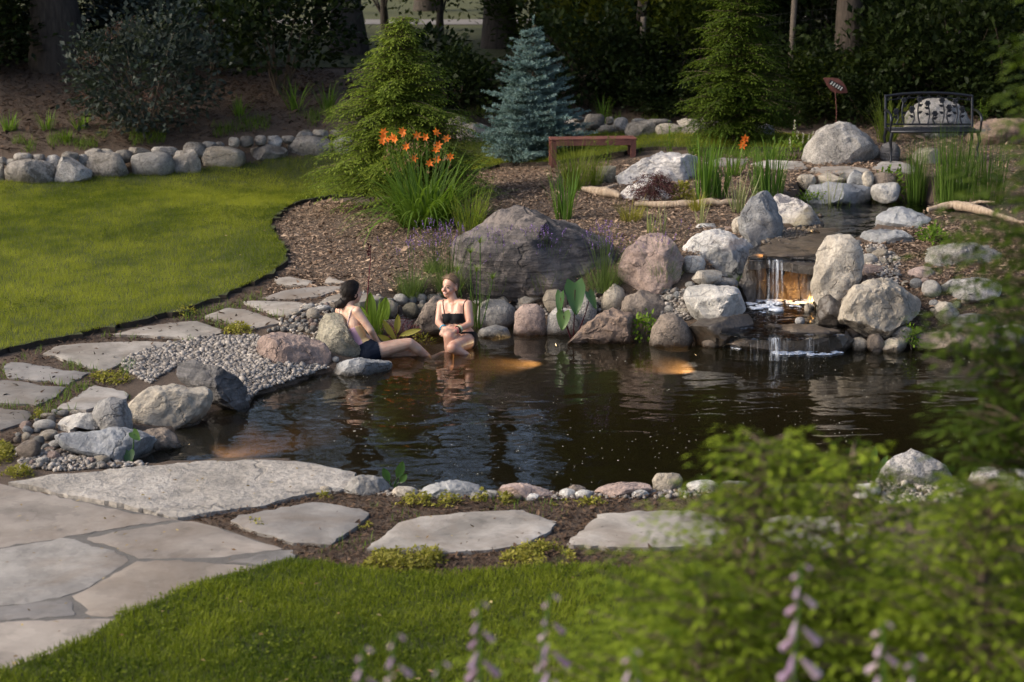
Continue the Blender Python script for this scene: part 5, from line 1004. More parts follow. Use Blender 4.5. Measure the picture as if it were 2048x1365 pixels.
leafy('elephant_ear_plant', 'elephant-ear plant with big heart-shaped leaves at the far pond edge', P(1146, 680, .0), [(1150, 580, 72, 46, (.05, -.35, -1), (0, -1, .25), .35, None), (1121, 596, 52, 24, (-.1, -.2, -1), (-.6, -.8, .3), .1, None), (1127, 632, 42, 32, (-.1, -.3, -1), (-.1, -1, .35), 1.0, None), (1180, 592, 42, 22, (.5, -.3, -1), (.35, -.9, .5), .55, None)], stem_mat='redplant')
leafy('arrowhead_plant', 'two-leaved pond plant in front of the flat grey boulder', P(263, 930, .02), [(268, 868, 26, 22, (.5, -.2, -.5), (-.2, -1, .6), .6, None), (258, 908, 32, 26, (.05, -.4, -1), (0, -1, .2), .25, None)])
leafy('arrowhead_plant', 'pond plant with pointed leaves at the tip of the big patio slab', P(785, 975, .03), [(795, 955, 36, 18, (.35, -.1, 1), (.1, -1, .1), .35, None), (778, 962, 30, 16, (-.4, -.1, 1), (-.1, -1, .2), .3, None), (800, 965, 24, 14, (.5, -.2, .7), (0, -1, .3), .55, None)], heart=False)
leafy('arrowhead_plant', 'yellow-green leafy plant left of the light grey boulder at the near shore', P(1742, 970, .05), [(1730, 935, 34, 12, (-.4, -.1, 1), (0, -1, .2), .9, None), (1745, 930, 40, 14, (.1, -.1, 1), (0, -1, .2), .8, None), (1758, 940, 34, 13, (.5, -.1, 1), (0, -1, .2), .6, None), (1735, 955, 30, 12, (-.7, -.2, .6), (0, -1, .3), .9, None), (1760, 955, 26, 12, (.7, -.2, .5), (0, -1, .3), .9, None)], heart=False)
leafy('spoon_leaved_plant', 'two broad upright leaves behind the shoulder in the striped top', P(748, 668, .03), [(742, 650, 66, 24, (-.02, .1, 1), (0, -1, .1), .55, 'weed'), (762, 655, 62, 26, (.18, .1, 1), (.1, -1, .1), .75, 'weed'), (735, 660, 50, 20, (-.3, .1, 1), (-.2, -1, .1), .5, 'weed')], heart=False)
leafy('lime_leaved_plant', 'pond plant with lime yellow strap leaves beside the crossed knees', P(790, 690, .0), [(790, 680, 48, 13, (-.5, -.1, .9), (0, -1, .3), .8, 'gold'), (800, 672, 46, 12, (.9, -.2, .35), (0, -.9, .5), 1, 'gold'), (793, 668, 40, 13, (.1, 0, 1), (0, -1, .2), .6, 'gold'), (785, 686, 34, 12, (-.8, -.2, .5), (0, -1, .4), .7, 'gold')], heart=False, stem_mat='gold')
# red spike, dark red plant, papyrus
t = thing('red_flower_spike', 'tall stalk with a dark red flower head above the dark-haired head', 'plant', P(736, 668, .04)); L0 = np.array(t.location); d0 = depth_of(L0); m = MB()
q = np.array([D(x, y, d0)-L0 for x, y in ((736, 668), (734, 620), (735, 590), (738, 555), (741, 520), (740, 497))]); tube(m, q, np.linspace(.007, .004, 6), 6, .8); m.build('stalk', MAT['redplant'], t)
m = MB(); rg = np.random.default_rng(7); c = np.array([D(739+rg.normal(0, 1.6), y, d0)-L0 for y in np.linspace(489, 512, 26)]); leaves(m, c, rg.normal(0, 1, (26, 3))+Zv*.6, rg.normal(0, 1, (26, 3)), .035, .02, rg.uniform(0, .7, 26), .3); m.build('flower_head', MAT['redplant'], t)
shrub('dark_red_plant', 'dark red fine-leaved pond plant at the waterline between the two people', 'plant', P(805, 688, -.02), .17, .12, 'redplant', 71, 260, .05, .2, 14, .25, stems=8)
shrub('waterside_shrub', 'leafy green plant hanging over the water between two brown boulders', 'plant', P(1290, 684, .0), .1, .15, 'weed', 72, 170, .055, .6, 12, .25, stems=6)
shrub('waterside_shrub', 'bright leafy plant at the waterline under the massive tan boulder', 'plant', P(1822, 690, .05), .09, .12, 'weed', 73, 150, .05, .6, 12, .25, stems=5)
shrub('leafy_plant', 'low green leafy plant on the right mulch above the long granite boulder', 'plant', G(1862, 486), .15, .08, 'weed', 74, 220, .06, .6, 14, .25, stems=5)
shrub('leafy_plant', 'leafy yellow-green plant on the white rock behind the upper pool', 'plant', G(1778, 405), .2, .2, 'weed', 75, 260, .075, .55, 16, .25, stems=6)
shrub('leafy_plant', 'lime green leafy plant right of the purple maple', 'plant', G(1360, 402), .14, .12, 'gold', 76, 170, .06, .6, 12, .25, stems=5)
shrub('water_plant', 'small bright green floating plant between the two people', 'plant', P(846, 691, -.03), .12, .05, 'gold', 77, 130, .04, .4, 12, .25, stems=3)
shrub('marsh_plant', 'low dense green marsh plant beside the pale striped iris', 'plant', G(1620, 420), .22, .1, 'weed', 78, 320, .045, .5, 16, .25, stems=4)
shrub('marsh_plant', 'brownish green marsh plant at the right of the pale striped iris', 'plant', G(1725, 432), .2, .12, 'weed', 79, 260, .045, .4, 16, .25, stems=4)
for k, (px, py, h, lab) in enumerate([(1340, 318, 70, 'tall thin leafy weed in front of the wall right of the red bench'), (1395, 318, 58, 'shorter thin leafy weed beside the tall irises'), (1215, 335, 70, 'thin seedy weed in front of the red wooden bench'), (1965, 262, 60, 'spiky leafy perennial behind the right end of the iron bench')]):
    p = G(px, py); s = depth_of(p)/FPX; t = thing('leafy_weed', lab, 'plant', p); m = MB(); sm = MB(); rg = np.random.default_rng(300+k)
    for j in range(5):
        e = np.array([rg.normal(0, 14)*s, rg.normal(0, .05), h*s*rg.uniform(.7, 1.05)]); pth = np.linspace([0, 0, 0], e, 8)+rg.normal(0, .006, (8, 3)); tube(sm, pth, .003, 4, .5, False)
        c = np.repeat(pth[2:], 3, 0); leaves(m, c, rg.normal(0, 1, (len(c), 3))*[1, 1, .4], Zv+0*c, .06, .018, rg.uniform(.2, 1, len(c)), .1)
    m.build('leaves', MAT['weed' if k != 2 else 'ornamental'], t); sm.build('stems', MAT['weed'], t)
t = thing('white_spike_flower', 'white flower spikes left of the grey domed boulder', 'plant', G(1592, 318)); L0 = np.array(t.location); d0 = depth_of(L0); m = MB(); sm = MB(); lv = MB(); rg = np.random.default_rng(9)
for x, y in ((1590, 240), (1596, 262), (1606, 268), (1618, 268), (1580, 275), (1626, 262)):
    e = D(x, y, d0)-L0; tube(sm, np.linspace([e[0]*.3, 0, 0], e, 5), .003, 4, .5, False); c = e-Zv*np.linspace(0, .13, 40)[:, None]; leaves(m, c, rg.normal(0, 1, (40, 3)), rg.normal(0, 1, (40, 3)), .022, .014, rg.uniform(0, 1, 40), .2)
c = rg.normal(0, 1, (90, 3))*[.1, .1, .08]+[0, 0, .14]; leaves(lv, c, rg.normal(0, 1, (90, 3)), Zv+0*c, .08, .03, rg.uniform(0, 1, 90), .1)
m.build('flower_spikes', leaf_mat('cream_white_petals', (.42, .38, .33), (.7, .66, .6), .6, .3), t); sm.build('stems', MAT['weed'], t); lv.build('leaves', MAT['weed'], t)
t = thing('papyrus', 'papyrus with feathery tufts on tall stems behind the person in the black top', 'plant', P(950, 655, .02)); L0 = np.array(t.location); d0 = depth_of(L0)
for x0, x, y in ((938, 941, 508), (956, 960, 488), (948, 953, 545), (930, 914, 545), (962, 985, 560)):
    rg = np.random.default_rng(x); e = D(x, y, d0)-L0; b = D(x0, 655, d0)-L0; sm = MB(); tube(sm, b+(e-b)*np.linspace(0, 1, 6)[:, None]+np.array([[.01, 0, 0]])*np.sin(np.linspace(0, 3.1, 6))[:, None], .005, 5, .3, False); o = sm.build('stem', MAT['iris'], t)
    m = MB(); n = 46; a = rg.uniform(0, 6.283, n); blades(m, np.repeat(e[None], n, 0), a, .13*rg.uniform(.7, 1.1, n), rg.uniform(.0, .9, n), rg.uniform(1.1, 2.1, n), .0035, rg.uniform(.2, 1, n), 4); m.build('tuft', MAT['weed'], o)
# purple maple
t = thing('purple_maple', 'small purple lace-leaf maple in front of the quartz boulder', 'tree', G(1308, 408)); s = depth_of(np.array(t.location))/FPX; tr = MB(); lf = MB(); rg = np.random.default_rng(21)
H = 74*s; tube(tr, [(0, 0, -.03), (.01, 0, H*.25), (-.01, 0, H*.5), (.0, 0, H*.75)], [.014, .012, .009, .006], 6)
for k in range(46):
    az = k*2.4; fr = rg.uniform(.3, 1); l = 72*s*rg.uniform(.5, 1.1)*(1.05-.45*fr); h = np.array([math.cos(az), math.sin(az)*.8, 0]); q = np.linspace(0, 1, 9)[:, None]
    pth = np.array([0, 0, H*.75*fr])+h*l*q+Zv*(np.sin(q*2.2)*.12*H*1.5*fr-q**2*.38*H*fr); tube(tr, pth, np.linspace(.005, .0015, 9), 4, .5, False)
    c = np.repeat(pth[2:], 9, 0)+rg.normal(0, .022, (63, 3)); leaves(lf, c, h+rg.normal(0, .8, (63, 3))-Zv*.5, rg.normal(0, .6, (63, 3))+Zv, .05*rg.uniform(.6, 1.2, 63), .008, rg.uniform(0, 1, 63), .1)
tr.build('trunk', MAT['twig'], t); lf.build('crown', MAT['maple'], t)
# golden creepers and weeds between the stones
def creeper(label, pxp, n, seed, mat='gold', L=.032, hgt=.075):
    poly = pxpoly(pxp); c = np.mean(poly, 0); c[2] = hz(c[0], c[1]); p = scatter(poly, n, seed); rg = np.random.default_rng(seed); d = -sdist(poly, p[:, 0], p[:, 1]); q = fbm(np.stack([p[:, 0]*7, p[:, 1]*7, 0*p[:, 0]], 1), seed, 3); k = (q > -.2) & (d > .06*rg.uniform(0, 1, n)); p = p[k]; m = len(p); d = d[k]
    z = Hh(p[:, 0], p[:, 1])+hgt*np.minimum(1, d/.08)*rg.uniform(.1, 1, m)*(1+q[k]); mb = MB(); leaves(mb, np.column_stack([p, z])-c, rg.normal(0, 1, (m, 3))*[1, 1, .5], Zv+rg.normal(0, .6, (m, 3)), L*rg.uniform(.6, 1.3, m), L*.55, np.clip(rg.normal(.5, .25, m), 0, 1), .15)
    o = mb.build('creeper_mat', MAT[mat], None, True); o.location = tuple(c); return tag(o, label, 'plant', 'golden creepers along the paths', 'stuff')
for k, (lab, px, n) in enumerate([('golden creeper in the dark mulch below the wide pale stepping stone', [(712,1125),(740,1108),(850,1100),(905,1100),(900,1125),(860,1150),(790,1155),(720,1140)], 2600), ('golden creeper in the dark mulch left of the foreground shrub', [(985,1125),(1010,1105),(1080,1092),(1150,1100),(1160,1130),(1080,1143),(1000,1138)], 1900),
  ('golden creeper in front of the pale blue-white rock', [(780,1012),(830,995),(900,992),(935,1005),(900,1018),(840,1020)], 1000), ('golden creeper in front of the long brown low rock', [(930,1002),(960,994),(1020,996),(1050,1010),(1000,1014)], 700), ('golden creeper in front of the long flat tan rock', [(1080,1012),(1130,1003),(1210,1002),(1215,1012),(1130,1018)], 700),
  ('golden creeper beside the pale stepping stone at the gravel beach', [(170,758),(200,748),(245,750),(275,762),(240,774),(190,770)], 800), ('golden creeper at the gravel beach next to the slanting stepping stone', [(440,660),(470,652),(505,655),(512,668),(470,676),(445,672)], 600), ('golden creeper at the lawn edge above the long pale stepping stone', [(338,636),(360,624),(395,622),(400,634),(370,640)], 380),
  ('golden creeper at the left edge beside the cobble heap', [(-20,905),(10,888),(35,900),(30,925),(0,935),(-20,930)], 700), ('golden creeper at the left corner of the big patio slab', [(0,950),(20,938),(60,938),(75,952),(40,962),(0,962)], 600), ('golden creeper right of the lowest stepping stone at the left edge', [(48,842),(75,826),(95,828),(80,842)], 220),
  ('golden creeper at the corner of the blue-grey pointed stepping stone', [(485,1045),(510,1040),(545,1060),(520,1072),(495,1058)], 260), ('golden creeper at the upper edge of the blue-grey pointed stepping stone', [(620,998),(650,988),(680,992),(665,1002)], 200), ('golden creeper at the right edge of the blue-grey pointed stepping stone', [(708,1058),(740,1046),(752,1056),(720,1064)], 140), ('golden creeper behind the foreground shrub at the near shore', [(1420,990),(1460,982),(1520,988),(1500,1005),(1430,1004)], 500), ('mossy golden creeper on the stone beside the lower ledge', [(1636,640),(1660,626),(1684,634),(1680,650),(1650,652)], 320)]): creeper(lab, px, n, 500+k)
def weeds(pxp, n, seed, L=.07):
    poly = pxpoly(pxp); p = scatter(poly, n, seed); rg = np.random.default_rng(seed); q = fbm(np.stack([p[:, 0]*2.5, p[:, 1]*2.5, 0*p[:, 0]], 1), seed, 3); p = p[q > .02]; p = p[off_slabs(p)]; m = len(p); mb = MB()
    blades(mb, np.column_stack([p, Hh(p[:, 0], p[:, 1])]), rg.uniform(0, 6.28, m), L*rg.uniform(.5, 1.6, m), rg.uniform(0, .5, m), rg.uniform(.3, 1.3, m), .006, rg.uniform(0, 1, m), 3); return tag(mb.build('weed_grass', MAT['weed'], None), kind='stuff')
weeds([(0,735),(90,700),(240,668),(400,625),(480,605),(560,560),(600,560),(560,660),(430,690),(300,700),(250,760),(260,800),(120,830),(50,850),(0,860)], 4200, 81)
weeds([(0,312),(250,296),(420,282),(500,264),(665,250),(670,225),(500,240),(250,268),(0,285)], 3800, 82, .13)
weeds([(520,1090),(600,1000),(760,1000),(1130,1005),(1140,1090),(900,1110),(640,1110)], 900, 83, .05)
weeds([(900,250),(1100,246),(1400,240),(1600,262),(1600,225),(1250,220),(900,225)], 2400, 84, .14)
weeds([(1220,335),(1300,300),(1420,320),(1600,330),(1560,310),(1300,302)], 1200, 85, .12)

# ================================================================== WOODS BEHIND
smk = shrub('smoke_bush', 'large smoke bush with dark rounded leaves behind the left boulder wall', 'shrub', G(292, 262), 1.12, .95, 'smoke', 31, 4200, .11, .62, 60, .15, stems=10)
rg = np.random.default_rng(4); m = MB()
for k in range(14):
    c = rg.normal(0, 1, 3); c /= np.linalg.norm(c); c[1] = -abs(c[1]); c = c*[.95, .95, .8]+[0, 0, .85]; leaves(m, c+rg.normal(0, .06, (60, 3)), rg.normal(0, 1, (60, 3)), rg.normal(0, 1, (60, 3)), .05, .012, rg.uniform(0, 1, 60), .2)
m.build('flower_plumes', leaf_mat('dusky_smoke_plumes', (.1, .05, .045), (.24, .14, .12), .8, .3), smk)
shrub('viburnum_shrub', 'dark round-leaved shrub spreading above the bank left of the hemlock', 'shrub', G(560, 190), 1.35, .8, 'shrubdark', 32, 2600, .13, .75, 50, .16, zc=1.25, stems=12)
shrub('viburnum_shrub', 'dark shrub between the smoke bush and the hemlock higher on the bank', 'shrub', G(430, 150), 1.2, .75, 'smoke', 33, 2200, .12, .7, 45, .16, zc=1.1, stems=10)
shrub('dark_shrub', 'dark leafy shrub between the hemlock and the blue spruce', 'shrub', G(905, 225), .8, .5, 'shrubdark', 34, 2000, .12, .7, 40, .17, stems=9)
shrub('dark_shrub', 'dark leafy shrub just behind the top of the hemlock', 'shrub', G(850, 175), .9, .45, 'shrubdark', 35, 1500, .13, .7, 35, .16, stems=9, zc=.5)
def tree_mesh(seed, H, cr, zc, nl, L, lean=0.):
    rg = np.random.default_rng(seed); tr = MB(); n = 10; z = np.linspace(-.3, H*.8, n); q = np.column_stack([lean*np.sin(z*.6)+.05*np.sin(z*1.1+seed), .05*np.cos(z*.9+seed), z]); r0 = .022*H
    tube(tr, q, np.linspace(r0, r0*.25, n)*(1+.5*np.exp(-np.maximum(z, 0)*2.5)), 10)
    p, k, c = crown_pts(rg, nl, cr, cr, H*.5-zc*.5, 60, .16, .35); ce = np.array([0, 0, (H+zc)/2]); p += ce
    for j in range(14):
        e = c[j]*[cr*.8, cr*.8, (H-zc)*.4]+ce; b = np.array([0, 0, max(zc*.8, e[2]-cr*.8)]); s = np.linspace(0, 1, 6)[:, None]; tube(tr, b+(e-b)*s+Zv*np.sin(s*3.14)*.2, np.linspace(r0*.35, .012, 6), 5, .5, False)
    lf = MB(); ct = rg.normal(.45, .2, 60); leaves(lf, p, rg.normal(0, 1, (nl, 3))-Zv*.4, Zv+rg.normal(0, .7, (nl, 3)), L*rg.uniform(.6, 1.3, nl), L*.6, np.clip(ct[k]+rg.normal(0, .15, nl), 0, 1), .12)
    return tr.build('trunk', None, link=False), lf.build('crown', None, link=False)
TV = {}
def wtree(label, x, y, var, bark_, leafm, rz=0., sc=1., group='trees of the wood behind the garden'):
    t = thing('woodland_tree', label, 'tree', (x, y, float(B(np.array([x]), np.array([y]))[0])), group, rz); t.scale = (sc, sc, sc)
    key = (var, bark_, leafm)
    if key not in TV:
        a, b = tree_mesh(*var); a.materials.clear(); b.materials.clear(); a.materials.append(MAT[bark_]); b.materials.append(MAT[leafm]); TV[key] = (a, b)
    a, b = TV[key]; link_mesh('trunk', a, t); link_mesh('crown', b, t); return t
V5 = (55, 13.5, 2.9, 8.2, 2200, .22); V6 = (58, 14.5, 3.4, 6.5, 3600, .24)  # out-of-view crowns shaped so that broken sky reflects in the pond
V1, V2, V3, V4 = (51, 11., 3.2, 3.2, 6500, .24), (52, 12.5, 3.4, 2.6, 7000, .24), (53, 9., 2.6, 2.4, 5200, .22, .12), (54, 7., 2.2, .7, 4600, .18)
def at(px, y): return ((px-1024)/FPX*math.hypot(y, 3.0)*1.0, y)
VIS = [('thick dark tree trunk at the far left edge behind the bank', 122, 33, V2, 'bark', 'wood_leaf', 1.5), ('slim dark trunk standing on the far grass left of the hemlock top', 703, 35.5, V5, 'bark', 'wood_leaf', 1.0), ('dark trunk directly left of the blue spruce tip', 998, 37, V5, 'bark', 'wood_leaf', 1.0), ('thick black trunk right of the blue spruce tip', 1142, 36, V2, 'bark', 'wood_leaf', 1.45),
 ('thin pale-footed trunk between the spruce and the tall hemlock', 1277, 32.5, V3, 'barkgrey', 'backlit_leaf', .62), ('grey-brown leaning trunk behind the leaf ornament', 1682, 30.8, V1, 'barkgrey', 'wood_leaf', 1.02), ('slender far trunk above the left shrub', 560, 52, V6, 'bark', 'wood_leaf', 1.), ('slender far trunk right of the road gap', 860, 54, V6, 'bark', 'wood_leaf', 1.),
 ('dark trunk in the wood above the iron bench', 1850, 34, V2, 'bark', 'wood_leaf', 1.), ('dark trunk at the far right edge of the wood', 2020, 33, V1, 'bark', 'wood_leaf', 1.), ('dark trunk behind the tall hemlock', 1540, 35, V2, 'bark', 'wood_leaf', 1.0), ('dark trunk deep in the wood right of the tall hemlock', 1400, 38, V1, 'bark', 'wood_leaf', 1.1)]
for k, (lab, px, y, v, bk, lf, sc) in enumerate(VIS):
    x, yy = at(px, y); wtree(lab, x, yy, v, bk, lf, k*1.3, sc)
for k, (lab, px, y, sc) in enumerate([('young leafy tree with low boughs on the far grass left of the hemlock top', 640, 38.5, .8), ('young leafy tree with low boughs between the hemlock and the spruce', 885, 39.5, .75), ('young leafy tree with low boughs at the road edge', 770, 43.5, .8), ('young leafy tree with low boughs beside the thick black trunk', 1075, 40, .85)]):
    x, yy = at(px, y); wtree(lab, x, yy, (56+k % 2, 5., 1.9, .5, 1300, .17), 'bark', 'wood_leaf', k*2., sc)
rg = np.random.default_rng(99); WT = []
for k, (x, y, v) in enumerate([(4.5,38,V1),(7.5,37,V4),(10,35,V2),(12,39,V1),(14,33,V4),(16.5,36,V2),(11.5,31.5,V4),(2.6,41,V4),(6,42,V2),(9.5,43,V1),(14,44,V2),(19,40,V1),(13.5,28.5,V4),(17,30,V1),(20,33,V2),(-9.5,33,V4),(-12.5,33,V2),(-12.8,30.3,V1),(-10.4,31.2,V1),(-9.9,34.2,V1),(-13,35,V1),(-16,33,V2),(-10.5,37,V1),(-18,38,V2)]):  # foremost left V1 trees are out of view, added to shade the bank
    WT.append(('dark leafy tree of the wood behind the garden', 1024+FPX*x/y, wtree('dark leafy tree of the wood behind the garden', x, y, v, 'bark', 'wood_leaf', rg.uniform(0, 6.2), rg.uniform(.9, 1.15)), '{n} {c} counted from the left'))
for k, (x, y, v) in enumerate([(-30,66,V1),(-24,72,V2),(-19,68,V1),(-13.5,74,V4),(-3,80,V4),(3.5,70,V1),(9,66,V2),(15,62,V1),(22,60,V2),(28,58,V1),(-36,60,V2),(33,66,V1),(20,50,V1),(13,52,V2),(6.5,56,V1),(26,48,V2)]):
    WT.append(('far tree beyond the road', 1024+FPX*x/y, wtree('far tree beyond the road', x, y, v, 'bark', 'wood_leaf', rg.uniform(0, 6.2), rg.uniform(1., 1.35), 'far trees beyond the road'), '{n} {c} counted from the left'))
ORD = []
relabel(WT)
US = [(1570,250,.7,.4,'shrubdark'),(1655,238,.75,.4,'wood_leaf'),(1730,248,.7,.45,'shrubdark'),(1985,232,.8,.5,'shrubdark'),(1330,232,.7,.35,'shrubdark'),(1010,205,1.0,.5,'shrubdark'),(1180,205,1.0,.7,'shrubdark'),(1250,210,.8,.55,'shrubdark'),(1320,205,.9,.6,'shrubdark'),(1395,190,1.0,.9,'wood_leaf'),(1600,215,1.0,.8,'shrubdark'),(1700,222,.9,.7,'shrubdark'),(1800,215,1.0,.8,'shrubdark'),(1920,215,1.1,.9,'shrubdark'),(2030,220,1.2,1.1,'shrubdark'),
 (1220,130,1.4,1.1,'backlit_leaf'),(1340,120,1.5,1.2,'backlit_leaf'),(1440,120,1.5,1.4,'wood_leaf'),(1560,120,1.5,1.5,'wood_leaf'),(1640,130,1.5,1.3,'shrubdark'),(1760,120,1.6,1.5,'wood_leaf'),(1880,115,1.6,1.5,'shrubdark'),(2000,110,1.7,1.6,'wood_leaf'),(1090,110,1.2,.6,'wood_leaf'),(1280,60,1.8,1.5,'backlit_leaf'),(1400,60,1.9,1.7,'wood_leaf'),(1550,55,2.,1.8,'wood_leaf'),(1700,55,2.,1.8,'wood_leaf'),(1850,50,2.1,1.9,'wood_leaf'),(2020,50,2.2,2.,'wood_leaf'),
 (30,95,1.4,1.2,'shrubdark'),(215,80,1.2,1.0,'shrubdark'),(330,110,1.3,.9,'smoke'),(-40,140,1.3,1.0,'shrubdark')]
UL = {'shrubdark': 'dark leafy shrub in the shade of the wood', 'wood_leaf': 'green understorey bush in the wood', 'backlit_leaf': 'yellow-green bush in the wood coloured as if backlit', 'smoke': 'dusky shrub high on the left bank'}
proto = {}
for k, (px, py, rx, rz, mt) in enumerate(US):
    p = G(px, py, 0, B); gl = 'shrubs under the wood'; key = (mt, k % 2)
    if key not in proto:
        o = shrub('woodland_shrub', UL[mt], 'shrub', p, 1.0, 1.0, mt, 600+k, 2600, .13, .6, 46, .17, group=gl, stems=8); proto[key] = o
    else: o = copy_tree(proto[key]); o.location = tuple(p)
    o.scale = (rx*(.8+.35*((k*7919) % 13)/13), rx, rz*(.7+.75*((k*104729) % 11)/11)); o.rotation_euler = (0, 0, k*1.7); ORD.append((UL[mt], px, o, '{n} {c} counted from the left'))

relabel(ORD)
# ================================================================== FURNITURE AND ORNAMENTS
# red wooden bench
pl_, pr_ = G(1108, 334), G(1262, 318); bx = (pl_+pr_)/2; ax = pr_-pl_; rz = math.atan2(ax[1], ax[0]); s = depth_of(bx)/FPX
t = thing('wooden_bench', 'low backless red-brown wooden bench beside the blue spruce', 'bench', bx, None, .1); Lb, Hb, Db = 172*s, 50*s*1.02, .3
for j in range(4):
    m = MB(); box(m, (0, -Db/2+(j+.5)*Db/4, Hb-.0125), Lb, Db/4-.008, .025, 0, .004); m.build('plank', MAT['redwood'], t, False)
for sx in (-1, 1):
    for sy in (-1, 1):
        m = MB(); box(m, (sx*(Lb/2-.045), sy*(Db/2-.04), (Hb-.03)/2-.02), .075, .06, Hb-.03+.04, 0, .005); m.build('leg', MAT['redwood'], t, False)
for sy in (-1, 1):
    m = MB(); box(m, (0, sy*(Db/2-.018), Hb-.065), Lb-.16, .03, .07, 0, .004); m.build('apron', MAT['redwood'], t, False)
for sx in (-1, 1):
    m = MB(); box(m, (sx*(Lb/2-.045), 0, Hb-.065), .03, Db-.145, .07, 0, .004); m.build('apron', MAT['redwood'], t, False)
# iron bench with a back of cast flower stems
p0 = G(1779, 330); s = depth_of(p0)/FPX; dB = depth_of(p0)
t = thing('iron_bench', 'black cast-iron bench with a back of flower stems facing the pond', 'bench', p0+np.array([178*s/2, .22, 0]), None, 0); L0 = np.array(t.location)
Wb = 178*s; Hs = .43; Hbk = .86; mi = MAT['iron']; dpt = .44
m = MB(); box(m, (0, -dpt/2+.012, Hs), Wb, .03, .035, 0, .008); box(m, (0, dpt/2-.03, Hs), Wb, .03, .03, 0, .006)
for sx in (-1, 1): box(m, (sx*(Wb/2-.016), 0, Hs), .03, dpt-.09, .03)
m.build('seat_frame', mi, t)
for j in range(11):
    m = MB(); box(m, (0, -dpt/2+.055+j*.033, Hs+.002), Wb-.07, .02, .012, 0, .003); m.build('seat_slat', mi, t)
def bk(u, z): return np.array([u*Wb/2, dpt/2-.02+(z-Hs)*.22, z])
m = MB(); top = [bk(u, Hbk-.02+.045*(1-abs(u)**2.2)) for u in np.linspace(-1, 1, 15)]; tube(m, top, .02, 6)
for sx in (-1, 1): tube(m, [bk(sx*.985, z) for z in np.linspace(Hs-.02, Hbk-.0, 6)], .017, 6)
tube(m, [bk(u, Hs+.05) for u in np.linspace(-1, 1, 9)], .011, 6); arch = [bk(u, Hbk-.075+.04*(1-u*u)) for u in np.linspace(-.97, .97, 15)]; tube(m, arch, .008, 5)
for u in np.linspace(-.9, .9, 9):
    z1 = Hbk-.02+.045*(1-abs(u)**2.2); z0_ = Hbk-.075+.04*(1-u*u); tube(m, [bk(u-.04, z0_), bk(u, (z0_+z1)/2+.01), bk(u+.04, z0_)], .006, 5)
m.build('back_frame', mi, t)
rg = np.random.default_rng(3); v1, f1 = ico(2)
for k, u in enumerate([-.74, -.56, -.38, -.2, -.03, .14, .3, .46, .6, .76]):
    h = [.17, .31, .2, .32, .27, .14, .31, .22, .3, .2][k]; m = MB(); w = .05*(-1)**k
    pth = [bk(u+w*math.sin(q*3.1), Hs+.05+h*q) for q in np.linspace(0, 1, 8)]; tube(m, pth, .011, 5)
    for q in (3, 5):
        dr = np.array([[1.*(-1)**(k+q), 0, .5]]); leaves(m, np.asarray(pth[q])[None], dr, np.array([[0, -1., 0]]), .075, .04, .5, .1); leaves(m, np.asarray(pth[q])[None]+[0, .006, 0], dr, np.array([[0, 1., 0]]), .075, .04, .5, .1)
    o = m.build('flower_stem', mi, t); e = np.asarray(pth[-1]); m = MB(); m.add(v1*[.036, .014, .036]+e, f1)
    for a in np.arange(6)*1.047: m.add(v1*[.016, .01, .016]+e+np.array([math.cos(a)*.026, -.006, math.sin(a)*.026]), f1)
    m.build('rose', mi, o)
for sx in (-1, 1):
    for sy in (-1, 1):
        m = MB(); y0 = sy*(dpt/2-.03); zz = hz(L0[0]+sx*Wb/2, L0[1]+y0)-L0[2]; tube(m, [(sx*(Wb/2-.02), y0, Hs-.01), (sx*(Wb/2-.0), y0+sy*.015, Hs-.12), (sx*(Wb/2-.02), y0+sy*.0, Hs*.45), (sx*(Wb/2-.01), y0+sy*.035, zz+.02), (sx*(Wb/2-.01), y0+sy*.06, zz)], [.024, .022, .016, .014, .02], 6); m.build('leg', mi, t)
    m = MB(); x = sx*(Wb/2+.005); tube(m, [(x, dpt/2+.01, Hs+.24), (x, .05, Hs+.25), (x, -dpt/2+.06, Hs+.22), (x, -dpt/2-.01, Hs+.17), (x, -dpt/2+.01, Hs+.1), (x, -dpt/2+.03, Hs)], [.014, .016, .018, .02, .014, .015], 6); m.build('armrest', mi, t)
# rusted leaf ornament on a stake
p0 = G(1671, 274, 0, B); d0 = depth_of(p0); t = thing('leaf_ornament', 'rusted metal leaf with a slatted slot on a thin stake before the wood', 'ornament', p0); s = d0/FPX
cx = D(1671, 171, d0)-p0; m = MB(); tube(m, [(0, 0, -.05), (0, 0, cx[2]*.5), cx+[0, .012, -.08]], .006, 6); m.build('stake', MAT['rust'], t)
ang = -.52; ca, sa = math.cos(ang), math.sin(ang); hl, hw = 29*s, 14*s; n = 18; out = []
for i in range(2*n):
    u = -1+2*(i/n) if i <= n else 1-2*((i-n)/n); w = (1-abs(u)**1.7)*(1 if i <= n else -1)*(1+.15*u); x, z = u*hl, w*hw; out.append(cx+np.array([x*ca-z*sa, 0, x*sa+z*ca]))
out = np.array(out); m = MB(); k = 2*n; v = np.vstack([out, [cx+np.array([0, -.018, 0])], out+[0, .012, 0], [cx+np.array([0, -.004, 0])]])
m.add(v, [((i+1) % k, i, k) for i in range(k)]+[(k+1+i, k+1+(i+1) % k, 2*k+1) for i in range(k)]); m.add(np.vstack([out, out+[0, .012, 0]]), [(i, (i+1) % k, k+(i+1) % k, k+i) for i in range(k)]); m.build('leaf_plate', MAT['rust'], t)
def bar(u, w, L, Wd, dy, name, mat):
    m = MB(); box(m, (0, 0, 0), Wd, .008, L); o = m.build(name, mat, t, False); x, z = u*hl, w*hw; o.location = tuple(cx+np.array([x*ca-z*sa, dy, x*sa+z*ca])); o.rotation_euler = (0, .52+.12, 0)
m = MB(); box(m, (0, 0, 0), hl*1.05, .006, hw*.62); o = m.build('slot', MAT['iron'], t, False); o.location = tuple(cx+np.array([.02*hl, -.02, 0])); o.rotation_euler = (0, .52, 0)
